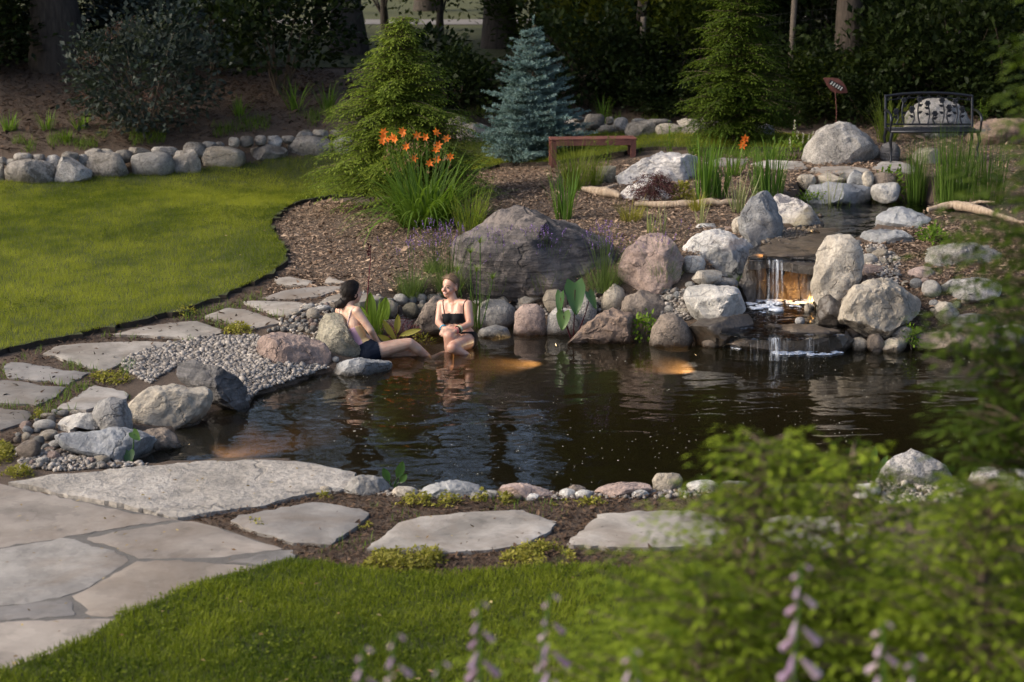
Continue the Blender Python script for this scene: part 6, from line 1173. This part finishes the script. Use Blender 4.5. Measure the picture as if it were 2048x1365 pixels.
for u in (-.36, -.16, .05, .24, .43): bar(u+.02, 0., hw*.5, hl*.085, -.026, 'slat', MAT['slatwhite'])
# driftwood logs
def log(label, pts, rad, seed, fork=None):
    q = np.array([np.asarray(p) for p in pts]); c = q.mean(0); rg = np.random.default_rng(seed); m = MB(); tt = np.linspace(0, 1, 14); idx = np.linspace(0, 1, len(q)); pp = np.stack([np.interp(tt, idx, q[:, j]) for j in range(3)], 1)+rg.normal(0, .006, (14, 3))
    tube(m, pp-c, np.interp(tt, idx, rad)*(1+.15*rg.normal(0, 1, 14)), 10)
    if fork is not None:
        a, e, r = fork; tube(m, np.linspace(np.asarray(a)-c, np.asarray(e)-c, 6)+rg.normal(0, .008, (6, 3)), np.linspace(r, r*.4, 6), 8)
    o = m.build('driftwood_log', MAT['drift']); o.location = tuple(c); return tag(o, label, 'log')
up = lambda px, py, h: G(px, py)+np.array([0, 0, h])
log('short pale driftwood log on the mulch left of the purple maple', [up(1166, 386, .05), up(1195, 392, .06), up(1222, 396, .06), up(1240, 400, .05)], [.03, .06, .06, .03], 1, (up(1200, 392, .06), up(1236, 386, .1), .04))
log('long thin driftwood log lying behind the golden grass tufts', [up(1270, 415, .04), up(1330, 417, .04), up(1400, 414, .045), up(1450, 412, .04), up(1480, 410, .03)], [.035, .045, .045, .04, .03], 2)
log('twisted driftwood branch on the right bank by the rushes', [up(1852, 430, .06), up(1905, 424, .09), up(1950, 432, .08), up(2010, 446, .05), up(2050, 452, .03)], [.03, .05, .05, .03, .02], 3, (up(1910, 424, .09), up(1990, 428, .14), .03))
# wire fence at the edge of the wood and a dark rail far behind
f0_, f1_ = np.array([2.2, 31.6]), np.array([11.5, 31.0]); t = thing('wire_fence', 'thin wire fence with weathered posts at the edge of the wood', 'fence', (f0_[0], f0_[1], float(B(f0_[:1], f0_[1:])[0]))); L0 = np.array(t.location); m = MB()
def fz(u): q = f0_+(f1_-f0_)*u; return np.array([q[0], q[1], float(B(q[:1], q[1:])[0])])-L0
us = np.linspace(0, 1, 12)
for h in np.arange(.1, 1.35, .15): tube(m, [fz(u)+[0, 0, h] for u in us], .0022, 3, .5, False)
for u in np.linspace(0, 1, 110): b = fz(u); tube(m, [b, b+[0, 0, 1.3]], .0018, 3, .5, False)
m.build('wire_mesh', MAT['wire'], t)['kind'] = 'stuff'
for u in (0, .27, .565, .78, 1.): m = MB(); b = fz(u); tube(m, [b-[0, 0, .2], b+[0, 0, .7], b+[.02, 0, 1.5]], .05, 8); m.build('post', MAT['post'], t)
p0 = G(312, 70, 0, B); d0 = depth_of(p0); s = d0/FPX; t = thing('dark_rail', 'dark wooden rail with one post seen through the leaves at the upper left', 'fence', p0)
m = MB(); box(m, (-30*s, 0, 25*s), 70*s, .06, 6*s, 0, .01); m.build('rail', MAT['bark'], t, False); m = MB(); box(m, (8*s, -.062, 14*s-.1), 6*s, .06, 34*s+.2, 0, .01); m.build('post', MAT['bark'], t, False); m = MB(); box(m, (-30*s, 0, 12*s), 70*s, .05, 3*s, 0, .01); m.build('rail', MAT['bark'], t, False)
# hostas at the camera: lavender bells on tall scapes
def hosta(label, x, y, heads, seed):
    b = ground_at(x, y); rg = np.random.default_rng(seed); t = thing('hosta_plant', label, 'plant', b)
    for k in range(11):
        a = k*2.4; m = MB(); c = np.array([math.cos(a)*.12, math.sin(a)*.12, .16+.05*(k % 3)]); big_leaf(m, c, (math.cos(a), math.sin(a), -.25), (0, 0, 1), .26, .17, rg.uniform(0, .6), False); m.build('leaf', MAT['bigleaf'], t)
    for hx, hy in heads:
        d0 = depth_of(b)+rg.uniform(-.1, .1); e = D(hx, hy, d0)-b; sm = MB(); q = np.linspace(0, 1, 8)[:, None]; pth = np.array([0, 0, .05])*(1-q)+e*q+np.array([e[0]*.2, 0, 0])*np.sin(q*3.14)*.3; tube(sm, pth, .004, 5, .3, False); o = sm.build('flower_stalk', MAT['iris'], t)
        for j in range(12):
            f = j/11; c = e-np.array([0, 0, .3*f+.0])*1.0; a = j*2.1; r = .012+.035*f; L = .018+.045*min(1, f*1.6); m = MB(); n = 7; dd = np.array([math.cos(a)*.75, math.sin(a)*.75, -.65-.2*f]); dd /= np.linalg.norm(dd)
            c = c+np.array([math.cos(a), math.sin(a), 0])*.01; tube(m, [c, c+dd*L*.45, c+dd*L*.8, c+dd*L], [.003, .007*(.5+f), .011*(.4+f*.8), .014*(.35+f*.8)], 7, rg.uniform(0, 1), False); m.build('flower', MAT['lilac'], o)
hosta('blurred hosta with two lilac flower spikes at the bottom centre', -.08, 4.3, [(958, 1205), (1100, 1190)], 1)
hosta('blurred hosta with faint lilac spikes left of the bottom centre', -.42, 4.1, [(790, 1270), (725, 1295), (880, 1325)], 2)
hosta('blurred hosta with drooping lilac bells in front of the foreground hemlock', .62, 4.0, [(1602, 1130), (1262, 1300)], 3)
hosta('blurred hosta with a lilac spike at the bottom right', .9, 3.9, [(1765, 1245), (1830, 1310)], 4)
# ================================================================== PEOPLE
from mathutils.bvhtree import BVHTree
def rcone(mb, a, b, ra, rb, n=14):
    a, b = np.asarray(a, float), np.asarray(b, float); d = b-a; L = np.linalg.norm(d); d = d/(L+1e-9); u = np.cross(d, [0, 0, 1.] if abs(d[2]) < .9 else [1., 0, 0]); u /= np.linalg.norm(u); w = np.cross(d, u); ang = np.arange(n)*2*math.pi/n; circ = np.cos(ang)[:, None]*u+np.sin(ang)[:, None]*w; V = []
    for t in np.linspace(-math.pi/2+.25, 0, 4): V.append(a+d*ra*math.sin(t)+circ*ra*math.cos(t))
    for t in np.linspace(0, math.pi/2-.25, 4): V.append(b+d*rb*math.sin(t)+circ*rb*math.cos(t))
    m = len(V); V = np.vstack(V+[[a-d*ra], [b+d*rb]]); f = [(i*n+k, i*n+(k+1) % n, (i+1)*n+(k+1) % n, (i+1)*n+k) for i in range(m-1) for k in range(n)]
    off = mb.n; mb.add(V, f); mb.f3.append(np.array([((k+1) % n, k, m*n) for k in range(n)]+[((m-1)*n+k, (m-1)*n+(k+1) % n, m*n+1) for k in range(n)])+off)
def ell(mb, c, axes, rad):
    u, f = ico(3); mb.add(np.asarray(c)+(u*np.asarray(rad))@np.asarray(axes), f)
def remesh(mb, vox, it=4, fac=.5):
    o = mb.build('tmp', None); a = o.modifiers.new('r', 'REMESH'); a.mode = 'VOXEL'; a.voxel_size = vox; s = o.modifiers.new('s', 'SMOOTH'); s.iterations = it; s.factor = fac
    ev = o.evaluated_get(bpy.context.evaluated_depsgraph_get()); me = bpy.data.meshes.new_from_object(ev); old = o.data; bpy.data.objects.remove(o); bpy.data.meshes.remove(old)
    v = np.empty(len(me.vertices)*3); me.vertices.foreach_get('co', v); me.polygons.foreach_set('use_smooth', [True]*len(me.polygons)); return me, v.reshape(-1, 3)
def seg_t(v, a, b):
    a, b = np.asarray(a), np.asarray(b); d = b-a; t = np.clip(((v-a)@d)/(d@d), 0, 1); return t, np.linalg.norm(v-a-t[:, None]*d, axis=1)
def skin_mat(name, c):
    m = NT(name); f = m.noise(m.pos(), 14, 4); m.fin(m.ramp(f, [(.3, (c[0]*.92, c[1]*.74, c[2]*.7)), (.55, c), (.75, tuple(min(1, q*1.08) for q in c))]), .42, m.bump(m.noise(m.pos(), 60, 4), .15, .004)); m.b.inputs['Subsurface Weight'].default_value = .12; m.b.inputs['Subsurface Radius'].default_value = (.02, .008, .004); m.b.inputs['Subsurface Scale'].default_value = .5; return m.m
MAT['skin1'] = skin_mat('fair_skin', (.56, .37, .27)); MAT['skin2'] = skin_mat('light_tanned_skin', (.55, .33, .24))
def cloth(name, c): return plain(name, c, .9, .12, 60, 0, .15, **{'Specular IOR Level': .15})
MAT['black'] = cloth('black_stretch_fabric', (.012, .012, .014)); MAT['navy'] = cloth('navy_fabric', (.008, .012, .024)); MAT['hairdark'] = plain('dark_brown_hair', (.012, .008, .006), .6, .5, 90, 0, .6, **{'Specular IOR Level': .25}); MAT['hairfair'] = plain('light_brown_hair', (.13, .08, .042), .6, .4, 90, 0, .6)
def striped():
    m = NT('pastel_striped_fabric'); g = m.n('TexCoord').outputs['Object']; sx = m.n('SeparateXYZ'); m.set(sx.inputs[0], g); u = m.math('ADD', m.math('MULTIPLY', sx.outputs[0], 5.), m.math('MULTIPLY', sx.outputs[2], 2.6))
    fr = m.math('FRACT', m.math('ADD', u, 10.15)); c = m.ramp(fr, [(0, (.5, .3, .38)), (.34, (.55, .4, .2)), (.62, (.62, .45, .24)), (.8, (.35, .6, .68)), (.88, (.7, .7, .68)), (.94, (.36, .58, .66))], 'CONSTANT'); return m.fin(c, .8)
MAT['striped'] = striped()
class Person:
    def __init__(s, label, base, D0):
        s.t = thing('person', label, 'person', base); s.D0 = D0; s.k = D0/FPX; s.mb = MB(); s.seg = []; s.base = np.asarray(base)
    def J(s, p): return D(p[0], p[1], s.D0+p[2])-s.base
    def cone(s, a, b, ra, rb, part):
        A, Bq = s.J(a), s.J(b); rcone(s.mb, A, Bq, ra, rb); s.seg.append((part, A, Bq, (ra+rb)/2))
    def twin(s, a, b, h, r0, r1, lat, part):
        for q in (-1, 1):
            o = lambda p, hh: (p[0]+q*hh*lat[0]/s.k, p[1], p[2]+q*hh*lat[1]); s.cone(o(a, h[0]), o(b, h[1]), r0, r1, part)
        s.cone(a, b, r0, r1, part)
    def finish(s, mat, vox=.0065):
        me, v = remesh(s.mb, vox, 5, .5); me.name = 'body'; me.materials.clear(); me.materials.append(mat); s.v = v; s.me = me
        s.body = link_mesh('body', me, s.t); d = np.stack([seg_t(v, a, b)[1]-r for _, a, b, r in s.seg]); s.near = d.argmin(0); s.part = np.array([q[0] for q in s.seg])[s.near]
        w = v+s.base; q = w-CAM; dd = q@FW; s.px = np.stack([1024+FPX*(q@RT)/dd, 682.5-FPX*(q@UP)/dd], 1); s.faces = [tuple(p.vertices) for p in me.polygons]; s.bvh = BVHTree.FromPolygons([tuple(x) for x in v], s.faces)
        n = np.empty(len(v)*3); me.vertices.foreach_get('normal', n) if False else me.vertex_normals.foreach_get('vector', n); s.nr = n.reshape(-1, 3)
    def garment(s, name, mask, mat, off=.006):
        keep = [f for f in s.faces if all(mask[i] for i in f)]; ids = sorted({i for f in keep for i in f}); mp = {i: k for k, i in enumerate(ids)}; v = s.v[ids]+s.nr[ids]*off
        me = bpy.data.meshes.new(name); me.from_pydata(v.tolist(), [], [[mp[i] for i in f] for f in keep]); me.materials.append(mat); me.polygons.foreach_set('use_smooth', [True]*len(keep)); o = link_mesh(name, me, s.t); sd = o.modifiers.new('thickness', 'SOLIDIFY'); sd.thickness = .004; sd.offset = -1; return o
    def hit(s, px, py, off=.004):
        d = ray(px, py); d = d/np.linalg.norm(d); o = CAM-s.base; h = s.bvh.ray_cast(Vector(o), Vector(d)); 
        if h[0] is None: return s.J((px, py, 0))
        return np.array(h[0])+np.array(h[1])*off
    def line(s, name, pxs, r, mat, off=.004):
        m = MB(); tube(m, [s.hit(*p, off=off) for p in pxs], r, 5); return m.build(name, mat, s.t)
    def ring(s, name, a, b, f, R, r, mat):
        A, Bq = s.J(a), s.J(b); c = A+(Bq-A)*f; d = (Bq-A)/np.linalg.norm(Bq-A); u = np.cross(d, Zv); u /= np.linalg.norm(u); w = np.cross(d, u); an = np.linspace(0, 2*math.pi, 19); m = MB(); tube(m, [c+R*(math.cos(x)*u+math.sin(x)*w) for x in an], r, 6, .5, False); return m.build(name, mat, s.t)
    def head(s, c, f, rad, jaw=True):
        C = s.J(c); F = np.array([f[0], 0, 0])*1.0+FW*f[1]*np.array([1, 1, 0]); F[2] = f[2] if len(f) > 2 else 0; F /= np.linalg.norm(F); Lt = np.cross(F, Zv); Lt /= np.linalg.norm(Lt); Un = np.cross(Lt, F); ax = np.array([Lt, F, Un]); s.hc, s.hF, s.hL, s.hU = C, F, Lt, Un
        ell(s.mb, C+Un*.022-F*.008, ax, (rad[0], rad[1], rad[2]*.82)); ell(s.mb, C+F*.03-Un*.03, ax, (rad[0]*.84, rad[1]*.66, rad[2]*.72)); ell(s.mb, C+F*.045-Un*.072, ax, (.04, .04, .034)); rcone(s.mb, C+F*.088+Un*.012, C+F*.108-Un*.02, .009, .014, 8)
        for q in (-1, 1):
            ell(s.mb, C+Lt*q*(rad[0]+.002)-F*.005-Un*.01, ax, (.01, .018, .03)); ell(s.mb, C+F*.066+Lt*q*.034-Un*.028, ax, (.024, .02, .022))
        s.seg.append(('head', C-Un*.05, C+Un*.04, .085))
    def hair(s, mat, cond, extra=(), rad=(.082, .1, .098), bun=None):
        mb = MB(); u, f = ico(5); p = u*np.asarray(rad); k = cond(p); g = [q for q in f if k[q].all()]; ids = sorted(set(np.array(g).ravel())); mp = {i: j for j, i in enumerate(ids)}; ax = np.array([s.hL, s.hF, s.hU]); base = s.hc+s.hU*.022-s.hF*.01
        ww = u[ids]*np.asarray(rad)*(1+.02*fbm(u[ids]*[14, 3, 5], 5, 3))[:, None]; m = MB(); m.add(base+ww@ax, [[mp[i] for i in q] for q in g]); o = m.build('hair', mat, s.t); sd = o.modifiers.new('thickness', 'SOLIDIFY'); sd.thickness = .012; sd.offset = -1
        rg = np.random.default_rng(6); hm = MB(); k_ = rg.choice(len(ids), 420); pp = base+(ww@ax)[k_]; nn = pp-base; nn /= np.linalg.norm(nn, axis=1)[:, None]; tgt = s.J(bun[-1][0])-pp if bun else -Zv+0*pp; tgt = tgt-nn*np.sum(tgt*nn, axis=1)[:, None]; leaves(hm, pp+nn*.002, tgt/(np.linalg.norm(tgt, axis=1)[:, None]+1e-6)+nn*.03+rg.normal(0, .13, (420, 3)), nn, rg.uniform(.03, .075, 420), .004, .5, .1); hm.build('hair_strands', mat, o)
        if bun:
            mb = MB(); rg = np.random.default_rng(2)
            for a, b, r0, r1 in bun: rcone(mb, s.J(a), s.J(b), r0, r1)
            me, v = remesh(mb, .006, 3); nz = 1+.06*fbm(v*[60, 60, 30], 3, 3); c = v.mean(0); me.vertices.foreach_set('co', (c+(v-c)*nz[:, None]).ravel()); me.materials.clear(); me.materials.append(mat); link_mesh('hair_bun', me, o)
        return o
# ---- seen from behind, pastel striped top and dark shorts
p = Person('person in pastel striped top and navy shorts sitting sideways, leaning on the lichen-covered rock', P(738, 716, 0), depth_of(P(738, 716, 0))); lat = (.55, -.83)
p.twin((712, 686, 0), (703, 654, 0), (.055, .068), .08, .082, lat, 'torso'); p.twin((703, 654, 0), (698, 629, 0), (.068, .08), .082, .066, lat, 'torso'); p.twin((730, 703, 0), (713, 687, 0), (.075, .055), .108, .082, lat, 'torso'); p.cone((738, 708, -.06), (742, 706, .07), .11, .11, 'torso')
shn, shf = (697+.155*.55/p.k, 623, -.155*.83), (697-.155*.55/p.k, 623, .155*.83)
for q in (shn, shf): p.cone((697, 620, 0), q, .05, .048, 'torso')
p.cone((697, 622, 0), (701, 600, .0), .05, .046, 'neck'); p.head((704, 586, .01), (.83, .55, -.05), (.074, .094, .112))
eln, wrn = (741, 661, -.15), (754, 683, .0); p.cone(shn, eln, .045, .036, 'arm'); p.cone(eln, wrn, .037, .026, 'arm'); elf, wrf = (714, 664, .22), (750, 685, .11); p.cone(shf, elf, .044, .036, 'arm'); p.cone(elf, wrf, .036, .026, 'arm')
def hand(P_, w, d, up, seg):
    """palm and five separate bent fingers; w wrist (px), d finger direction, up back of the hand, in world axes"""
    W0 = P_.J(w); d = np.asarray(d, float); d /= np.linalg.norm(d); up = np.asarray(up, float); sd = np.cross(d, up); sd /= np.linalg.norm(sd); up = np.cross(sd, d)
    for q in (-.026, -.009, .009, .026): rcone(P_.mb, W0+sd*q*.5, W0+d*.075+sd*q, .017, .013, 8)
    for k, (q, L) in enumerate(((-.03, .062), (-.011, .074), (.009, .07), (.028, .055))):
        a = W0+d*.078+sd*q; b = a+d*L*.55-up*L*.2; c = b+d*L*.3-up*L*.45; rcone(P_.mb, a, b, .0095, .0085, 8); rcone(P_.mb, b, c, .0085, .007, 8)
    a = W0+d*.02-sd*.024; b = a+d*.03-sd*.028-up*.01; c = b+d*.032-sd*.006-up*.012; rcone(P_.mb, a, b, .014, .011, 8); rcone(P_.mb, b, c, .0105, .008, 8); P_.seg.append(('hand', W0, W0+d*.13, .03))
hand(p, wrn, RT*.8+FW*.3-UP*.45, UP+RT*.3, 0); hand(p, wrf, RT*.8-FW*.1-UP*.35, UP, 0)
hn, kn, an = (738, 707, -.085), (819, 687, -.03), (861, 719, .16); p.cone(hn, (790, 693, -.05), .088, .068, 'thigh'); p.cone((790, 693, -.05), kn, .068, .054, 'thigh'); p.cone(kn, (834, 698, .02), .053, .052, 'calf'); p.cone((834, 698, .02), an, .052, .033, 'calf'); p.cone(an, (884, 708, .25), .032, .024, 'foot'); p.cone((884, 708, .25), (890, 706, .27), .024, .018, 'foot')
hf, kf = (740, 708, .075), (815, 703, .1); p.cone(hf, kf, .085, .055, 'thigh2'); p.cone(kf, (866, 726, .18), .052, .034, 'calf'); p.cone((866, 726, .18), (890, 726, .24), .03, .02, 'foot')
p.finish(MAT['skin1'])
axv = np.array([735-697, 705-628.]); axv /= np.linalg.norm(axv); tq = (p.px-[697, 628])@axv; isT = np.isin(p.part, ['torso']); th = np.isin(p.part, ['thigh', 'thigh2']); tt = seg_t(p.v, p.J(hn), p.J(kn))[0]
topy = 659-(p.px[:, 0]-694)*.33; shy = 692-(p.px[:, 0]-716)*.5
p.garment('striped_top', isT & (p.px[:, 1] > topy) & (p.px[:, 1] < shy+4), MAT['striped'], .006); p.garment('shorts', (isT & (p.px[:, 1] > shy)) | (th & (tt < .26)), MAT['navy'], .011)
strap = plain('pale_pink_strap', (.6, .46, .46), .8); p.line('strap', [(694, 659), (696, 648), (699, 634), (702, 624), (707, 616)], .007, strap); p.line('strap', [(683, 652), (680, 640), (679, 628), (680, 618)], .005, strap)
def cond1(q): return (q[:, 1] < .03+.5*np.maximum(q[:, 2], -.02)) & (q[:, 2] > -.075+.6*np.maximum(q[:, 1], -.05))
p.hair(MAT['hairdark'], cond1, rad=(.086, .106, .108), bun=[((703, 590, -.01), (690, 602, -.01), .066, .05), ((690, 602, -.01), (681, 609, -.01), .05, .046), ((681, 609, -.01), (676, 612, -.03), .04, .03), ((686, 606, .02), (673, 607, 0), .03, .022), ((692, 596, .0), (706, 580, -.06), .04, .03)])
p.ring('hair_tie', (690, 602, -.01), (681, 609, -.01), .35, .05, .005, MAT['black'])
# ---- facing the camera, black top
r = Person('smiling fair-haired person in a black bandeau top sitting in the pond with clasped hands', P(915, 692, 0), depth_of(P(915, 692, 0))); lat = (.87, -.5)
r.twin((922, 679, 0), (913, 656, .0), (.075, .05), .105, .082, lat, 'torso'); r.twin((913, 656, 0), (909, 634, .0), (.05, .065), .082, .085, lat, 'torso'); r.twin((909, 634, 0), (908, 614, .01), (.065, .075), .085, .066, lat, 'torso')
for q in (-.055, .055): r.cone((907+q*lat[0]/r.k, 633, -.055+q*lat[1]), (907+q*lat[0]/r.k, 636, -.06+q*lat[1]), .052, .05, 'torso')
sl_, sr_ = (909-.155*lat[0]/r.k, 609, .155*.5), (909+.155*lat[0]/r.k, 609, -.155*.5)
for q in (sl_, sr_): r.cone((908, 606, .01), q, .047, .046, 'torso')
r.cone((908, 608, .01), (902, 588, -.005), .05, .045, 'neck'); r.head((900.5, 573.5, 0), (-.6, -.8, -.04), (.073, .09, .11))
er, wr = (877, 645, -.02), (889, 660, -.2); r.cone(sl_, er, .044, .036, 'arm'); r.cone(er, wr, .037, .026, 'arm'); el, wl_ = (940, 648, -.12), (909, 663, -.25); r.cone(sr_, el, .047, .038, 'arm'); r.cone(el, wl_, .038, .027, 'arm')
hand(r, (889, 659, -.21), RT*.85-UP*.1-FW*.35, UP*.3-FW*.9, 0); hand(r, (908, 662, -.255), -RT*.85-UP*.1-FW*.25, UP*.25-FW*.9, 0)
r.cone((914, 682, -.04), (898, 674, -.27), .085, .058, 'thigh'); r.cone((898, 674, -.27), (899, 694, -.24), .056, .052, 'calf'); r.cone((899, 694, -.24), (900, 735, -.2), .052, .035, 'calf'); r.cone((900, 735, -.2), (897, 740, -.34), .035, .025, 'foot')
r.cone((938, 681, -.05), (905, 696, -.38), .088, .06, 'thigh2'); r.cone((905, 696, -.38), (935, 712, -.3), .055, .035, 'calf')
r.finish(MAT['skin2'])
isT = np.isin(r.part, ['torso']); r.garment('bandeau_top', isT & (r.px[:, 1] > 627.5) & (r.px[:, 1] < 648.5), MAT['black'], .007); t2 = seg_t(r.v, r.J((938, 681, -.05)), r.J((905, 696, -.38)))[0]
r.garment('shorts', (isT & (r.px[:, 1] > 664)) | ((r.part == 'thigh2') & (t2 < .12)), MAT['black'], .009)
r.line('strap', [(889, 629), (888, 620), (886.5, 611), (886, 604), (887, 601)], .0045, MAT['black']); r.line('strap', [(927, 629), (926.5, 620), (927, 611), (930, 604), (934, 600.5)], .0045, MAT['black'])
r.line('necklace', [(899, 603), (900, 608), (903, 611.5), (907, 610), (912, 606), (915, 602)], .002, plain('gold_chain', (.5, .34, .12), .3, .1, 20, .9), .002)
r.ring('bracelet', er, wr, .8, .031, .008, plain('blue_bracelet', (.06, .35, .5), .5)); r.ring('bracelet', el, wl_, .78, .033, .007, MAT['black']); r.ring('bracelet', el, wl_, .66, .034, .006, plain('pale_green_bracelet', (.35, .5, .35), .5)); r.ring('bracelet', el, wl_, .9, .031, .004, plain('red_bracelet', (.5, .08, .12), .5))
eyem = plain('dark_eyes', (.012, .01, .01), .6, 0, 20, 0, 0); lipm = plain('lips', (.4, .14, .12), .5); browm = plain('eyebrows', (.1, .06, .04), .7)
F, Lq, U_, C = r.hF, r.hL, r.hU, r.hc
def face_pt(x, z, off=.003):
    o = C+Lq*x+U_*z+F*.3; h = r.bvh.ray_cast(Vector(o), Vector(-F)); return np.array(h[0])+F*off if h[0] is not None else C+F*.09
ax = np.array([Lq, F, U_])
for q in (-1, 1):
    m = MB(); ell(m, face_pt(q*.031, .006, .001), ax, (.013, .006, .0075)); m.build('eye', eyem, r.t); m = MB(); tube(m, [face_pt(q*x, z, .003) for x, z in ((.016, .024), (.03, .029), (.046, .023))], .0035, 5); m.build('eyebrow', browm, r.t)
m = MB(); tube(m, [face_pt(x, z, .002) for x, z in ((-.027, -.046), (-.013, -.055), (0, -.058), (.013, -.055), (.027, -.046))], .0055, 6); tube(m, [face_pt(x, z, .002) for x, z in ((-.027, -.046), (0, -.044), (.027, -.046))], .0035, 6); m.build('lips', lipm, r.t)
m = MB(); tube(m, [face_pt(x, z, .002) for x, z in ((-.018, -.047), (0, -.05), (.018, -.047))], .0045, 6); m.build('teeth', plain('teeth', (.75, .72, .66), .3), r.t)
def cond2(q): return (q[:, 1] < .022+.72*np.maximum(q[:, 2]-.005, -.03)) & (q[:, 2] > -.06) & ~((np.abs(q[:, 0]) > .06) & (q[:, 1] > -.02) & (q[:, 2] < .02))
r.hair(MAT['hairfair'], cond2, rad=(.079, .099, .102), bun=[((903, 574, .06), (909, 580, .1), .05, .04), ((909, 580, .1), (913, 588, .12), .036, .02)])

# ================================================================== LAMPS IN AND BY THE WATER
lm = NT('warm_lamp_glass'); em = lm.n('Emission'); em.inputs[0].default_value = (1, .76, .42, 1); em.inputs[1].default_value = 3; lm.t.links.new(em.outputs[0], lm.out.inputs[0]); MAT['lampglass'] = lm.m
MAT['brass'] = plain('dark_bronze', (.05, .035, .02), .4, .2, 30, .7)
def lamp(label, pos, target, watts, size, blend=1., r=.014):
    pos = np.asarray(pos, float); d = np.asarray(target, float)-pos; d /= np.linalg.norm(d); t = thing('garden_spotlight', label, 'lamp', pos); m = MB(); tube(m, [-d*.07, -d*.02, d*.0], [r*.7, r, r*1.1], 10); tube(m, [-d*.05, -d*.05-[0, 0, .08]], .008, 6); m.build('housing', MAT['brass'], t); m = MB(); tube(m, [-d*.006, d*.003], [r*.9, r*.9], 10); m.build('lens', MAT['lampglass'], t)
    L = bpy.data.lights.new('spotlight_beam', 'SPOT'); L.energy = watts; L.spot_size = size; L.spot_blend = blend; L.color = (1, .5, .14) if 'waterfall' in label else (1, .82, .5); L.shadow_soft_size = .02; o = bpy.data.objects.new('spotlight_beam', L); COL.objects.link(o); o.location = tuple(pos+d*.02); o.rotation_euler = Vector(-d).to_track_quat('Z', 'Y').to_euler()
SCALE = 1.0
lamp('underwater lamp shining left across the pond from beside the elephant-ear plant', P(1112, 690, -.06), P(965, 742, -.3), 60*SCALE, 1.35)
lamp('underwater lamp shining out from between the domed boulder and the lower ledge', P(1392, 709, -.06), P(1350, 750, -.3), 30*SCALE, 1.5)
lamp('underwater lamp at the brown wedge-shaped rock near the big patio slab', P(376, 889, -.05), P(520, 884, -.2), 90*SCALE, .8)
lamp('lamp hidden beside the tall upright boulder lighting the waterfall', P(1628, 606, .28), P(1590, 545, .48), 26*SCALE, 1.8)
lamp('small lamp at the waterfall lip lighting the pale granite boulder', P(1528, 512, .72), P(1490, 495, .72), 2.2*SCALE, 1.4)
lamp('small lamp in the upper pool lighting the white pointed boulder', P(1632, 462, .735), P(1595, 440, .8), 3*SCALE, 1.2)

# fallen leaves and bits on stone and grass
rg = np.random.default_rng(44); mb = MB()
for poly, n in ((FRONTV, 70), (LAWN, 90), (pxpoly([(0,970),(360,1040),(580,1100),(560,1140),(230,1236),(0,1340)], .03, B), 40), (pxpoly([(100,950),(500,920),(690,950),(600,985),(350,1025)], .04, B), 22), (pxpoly([(740,1090),(850,1030),(1100,1040),(1000,1090)], .04, B), 8)):
    q = scatter(poly, n, 50+n); z = B(q[:, 0], q[:, 1])+(.1 if n in (70, 90) else .055); leaves(mb, np.column_stack([q, z]), rg.normal(0, 1, (n, 3))*[1, 1, .15], Zv+rg.normal(0, .3, (n, 3)), .035*rg.uniform(.5, 1.4, n), .016, rg.uniform(0, 1, n), .2)
tag(mb.build('fallen_leaves', leaf_mat('dry_fallen_leaves', (.12, .07, .03), (.4, .32, .16), .8, .1)), kind='stuff')
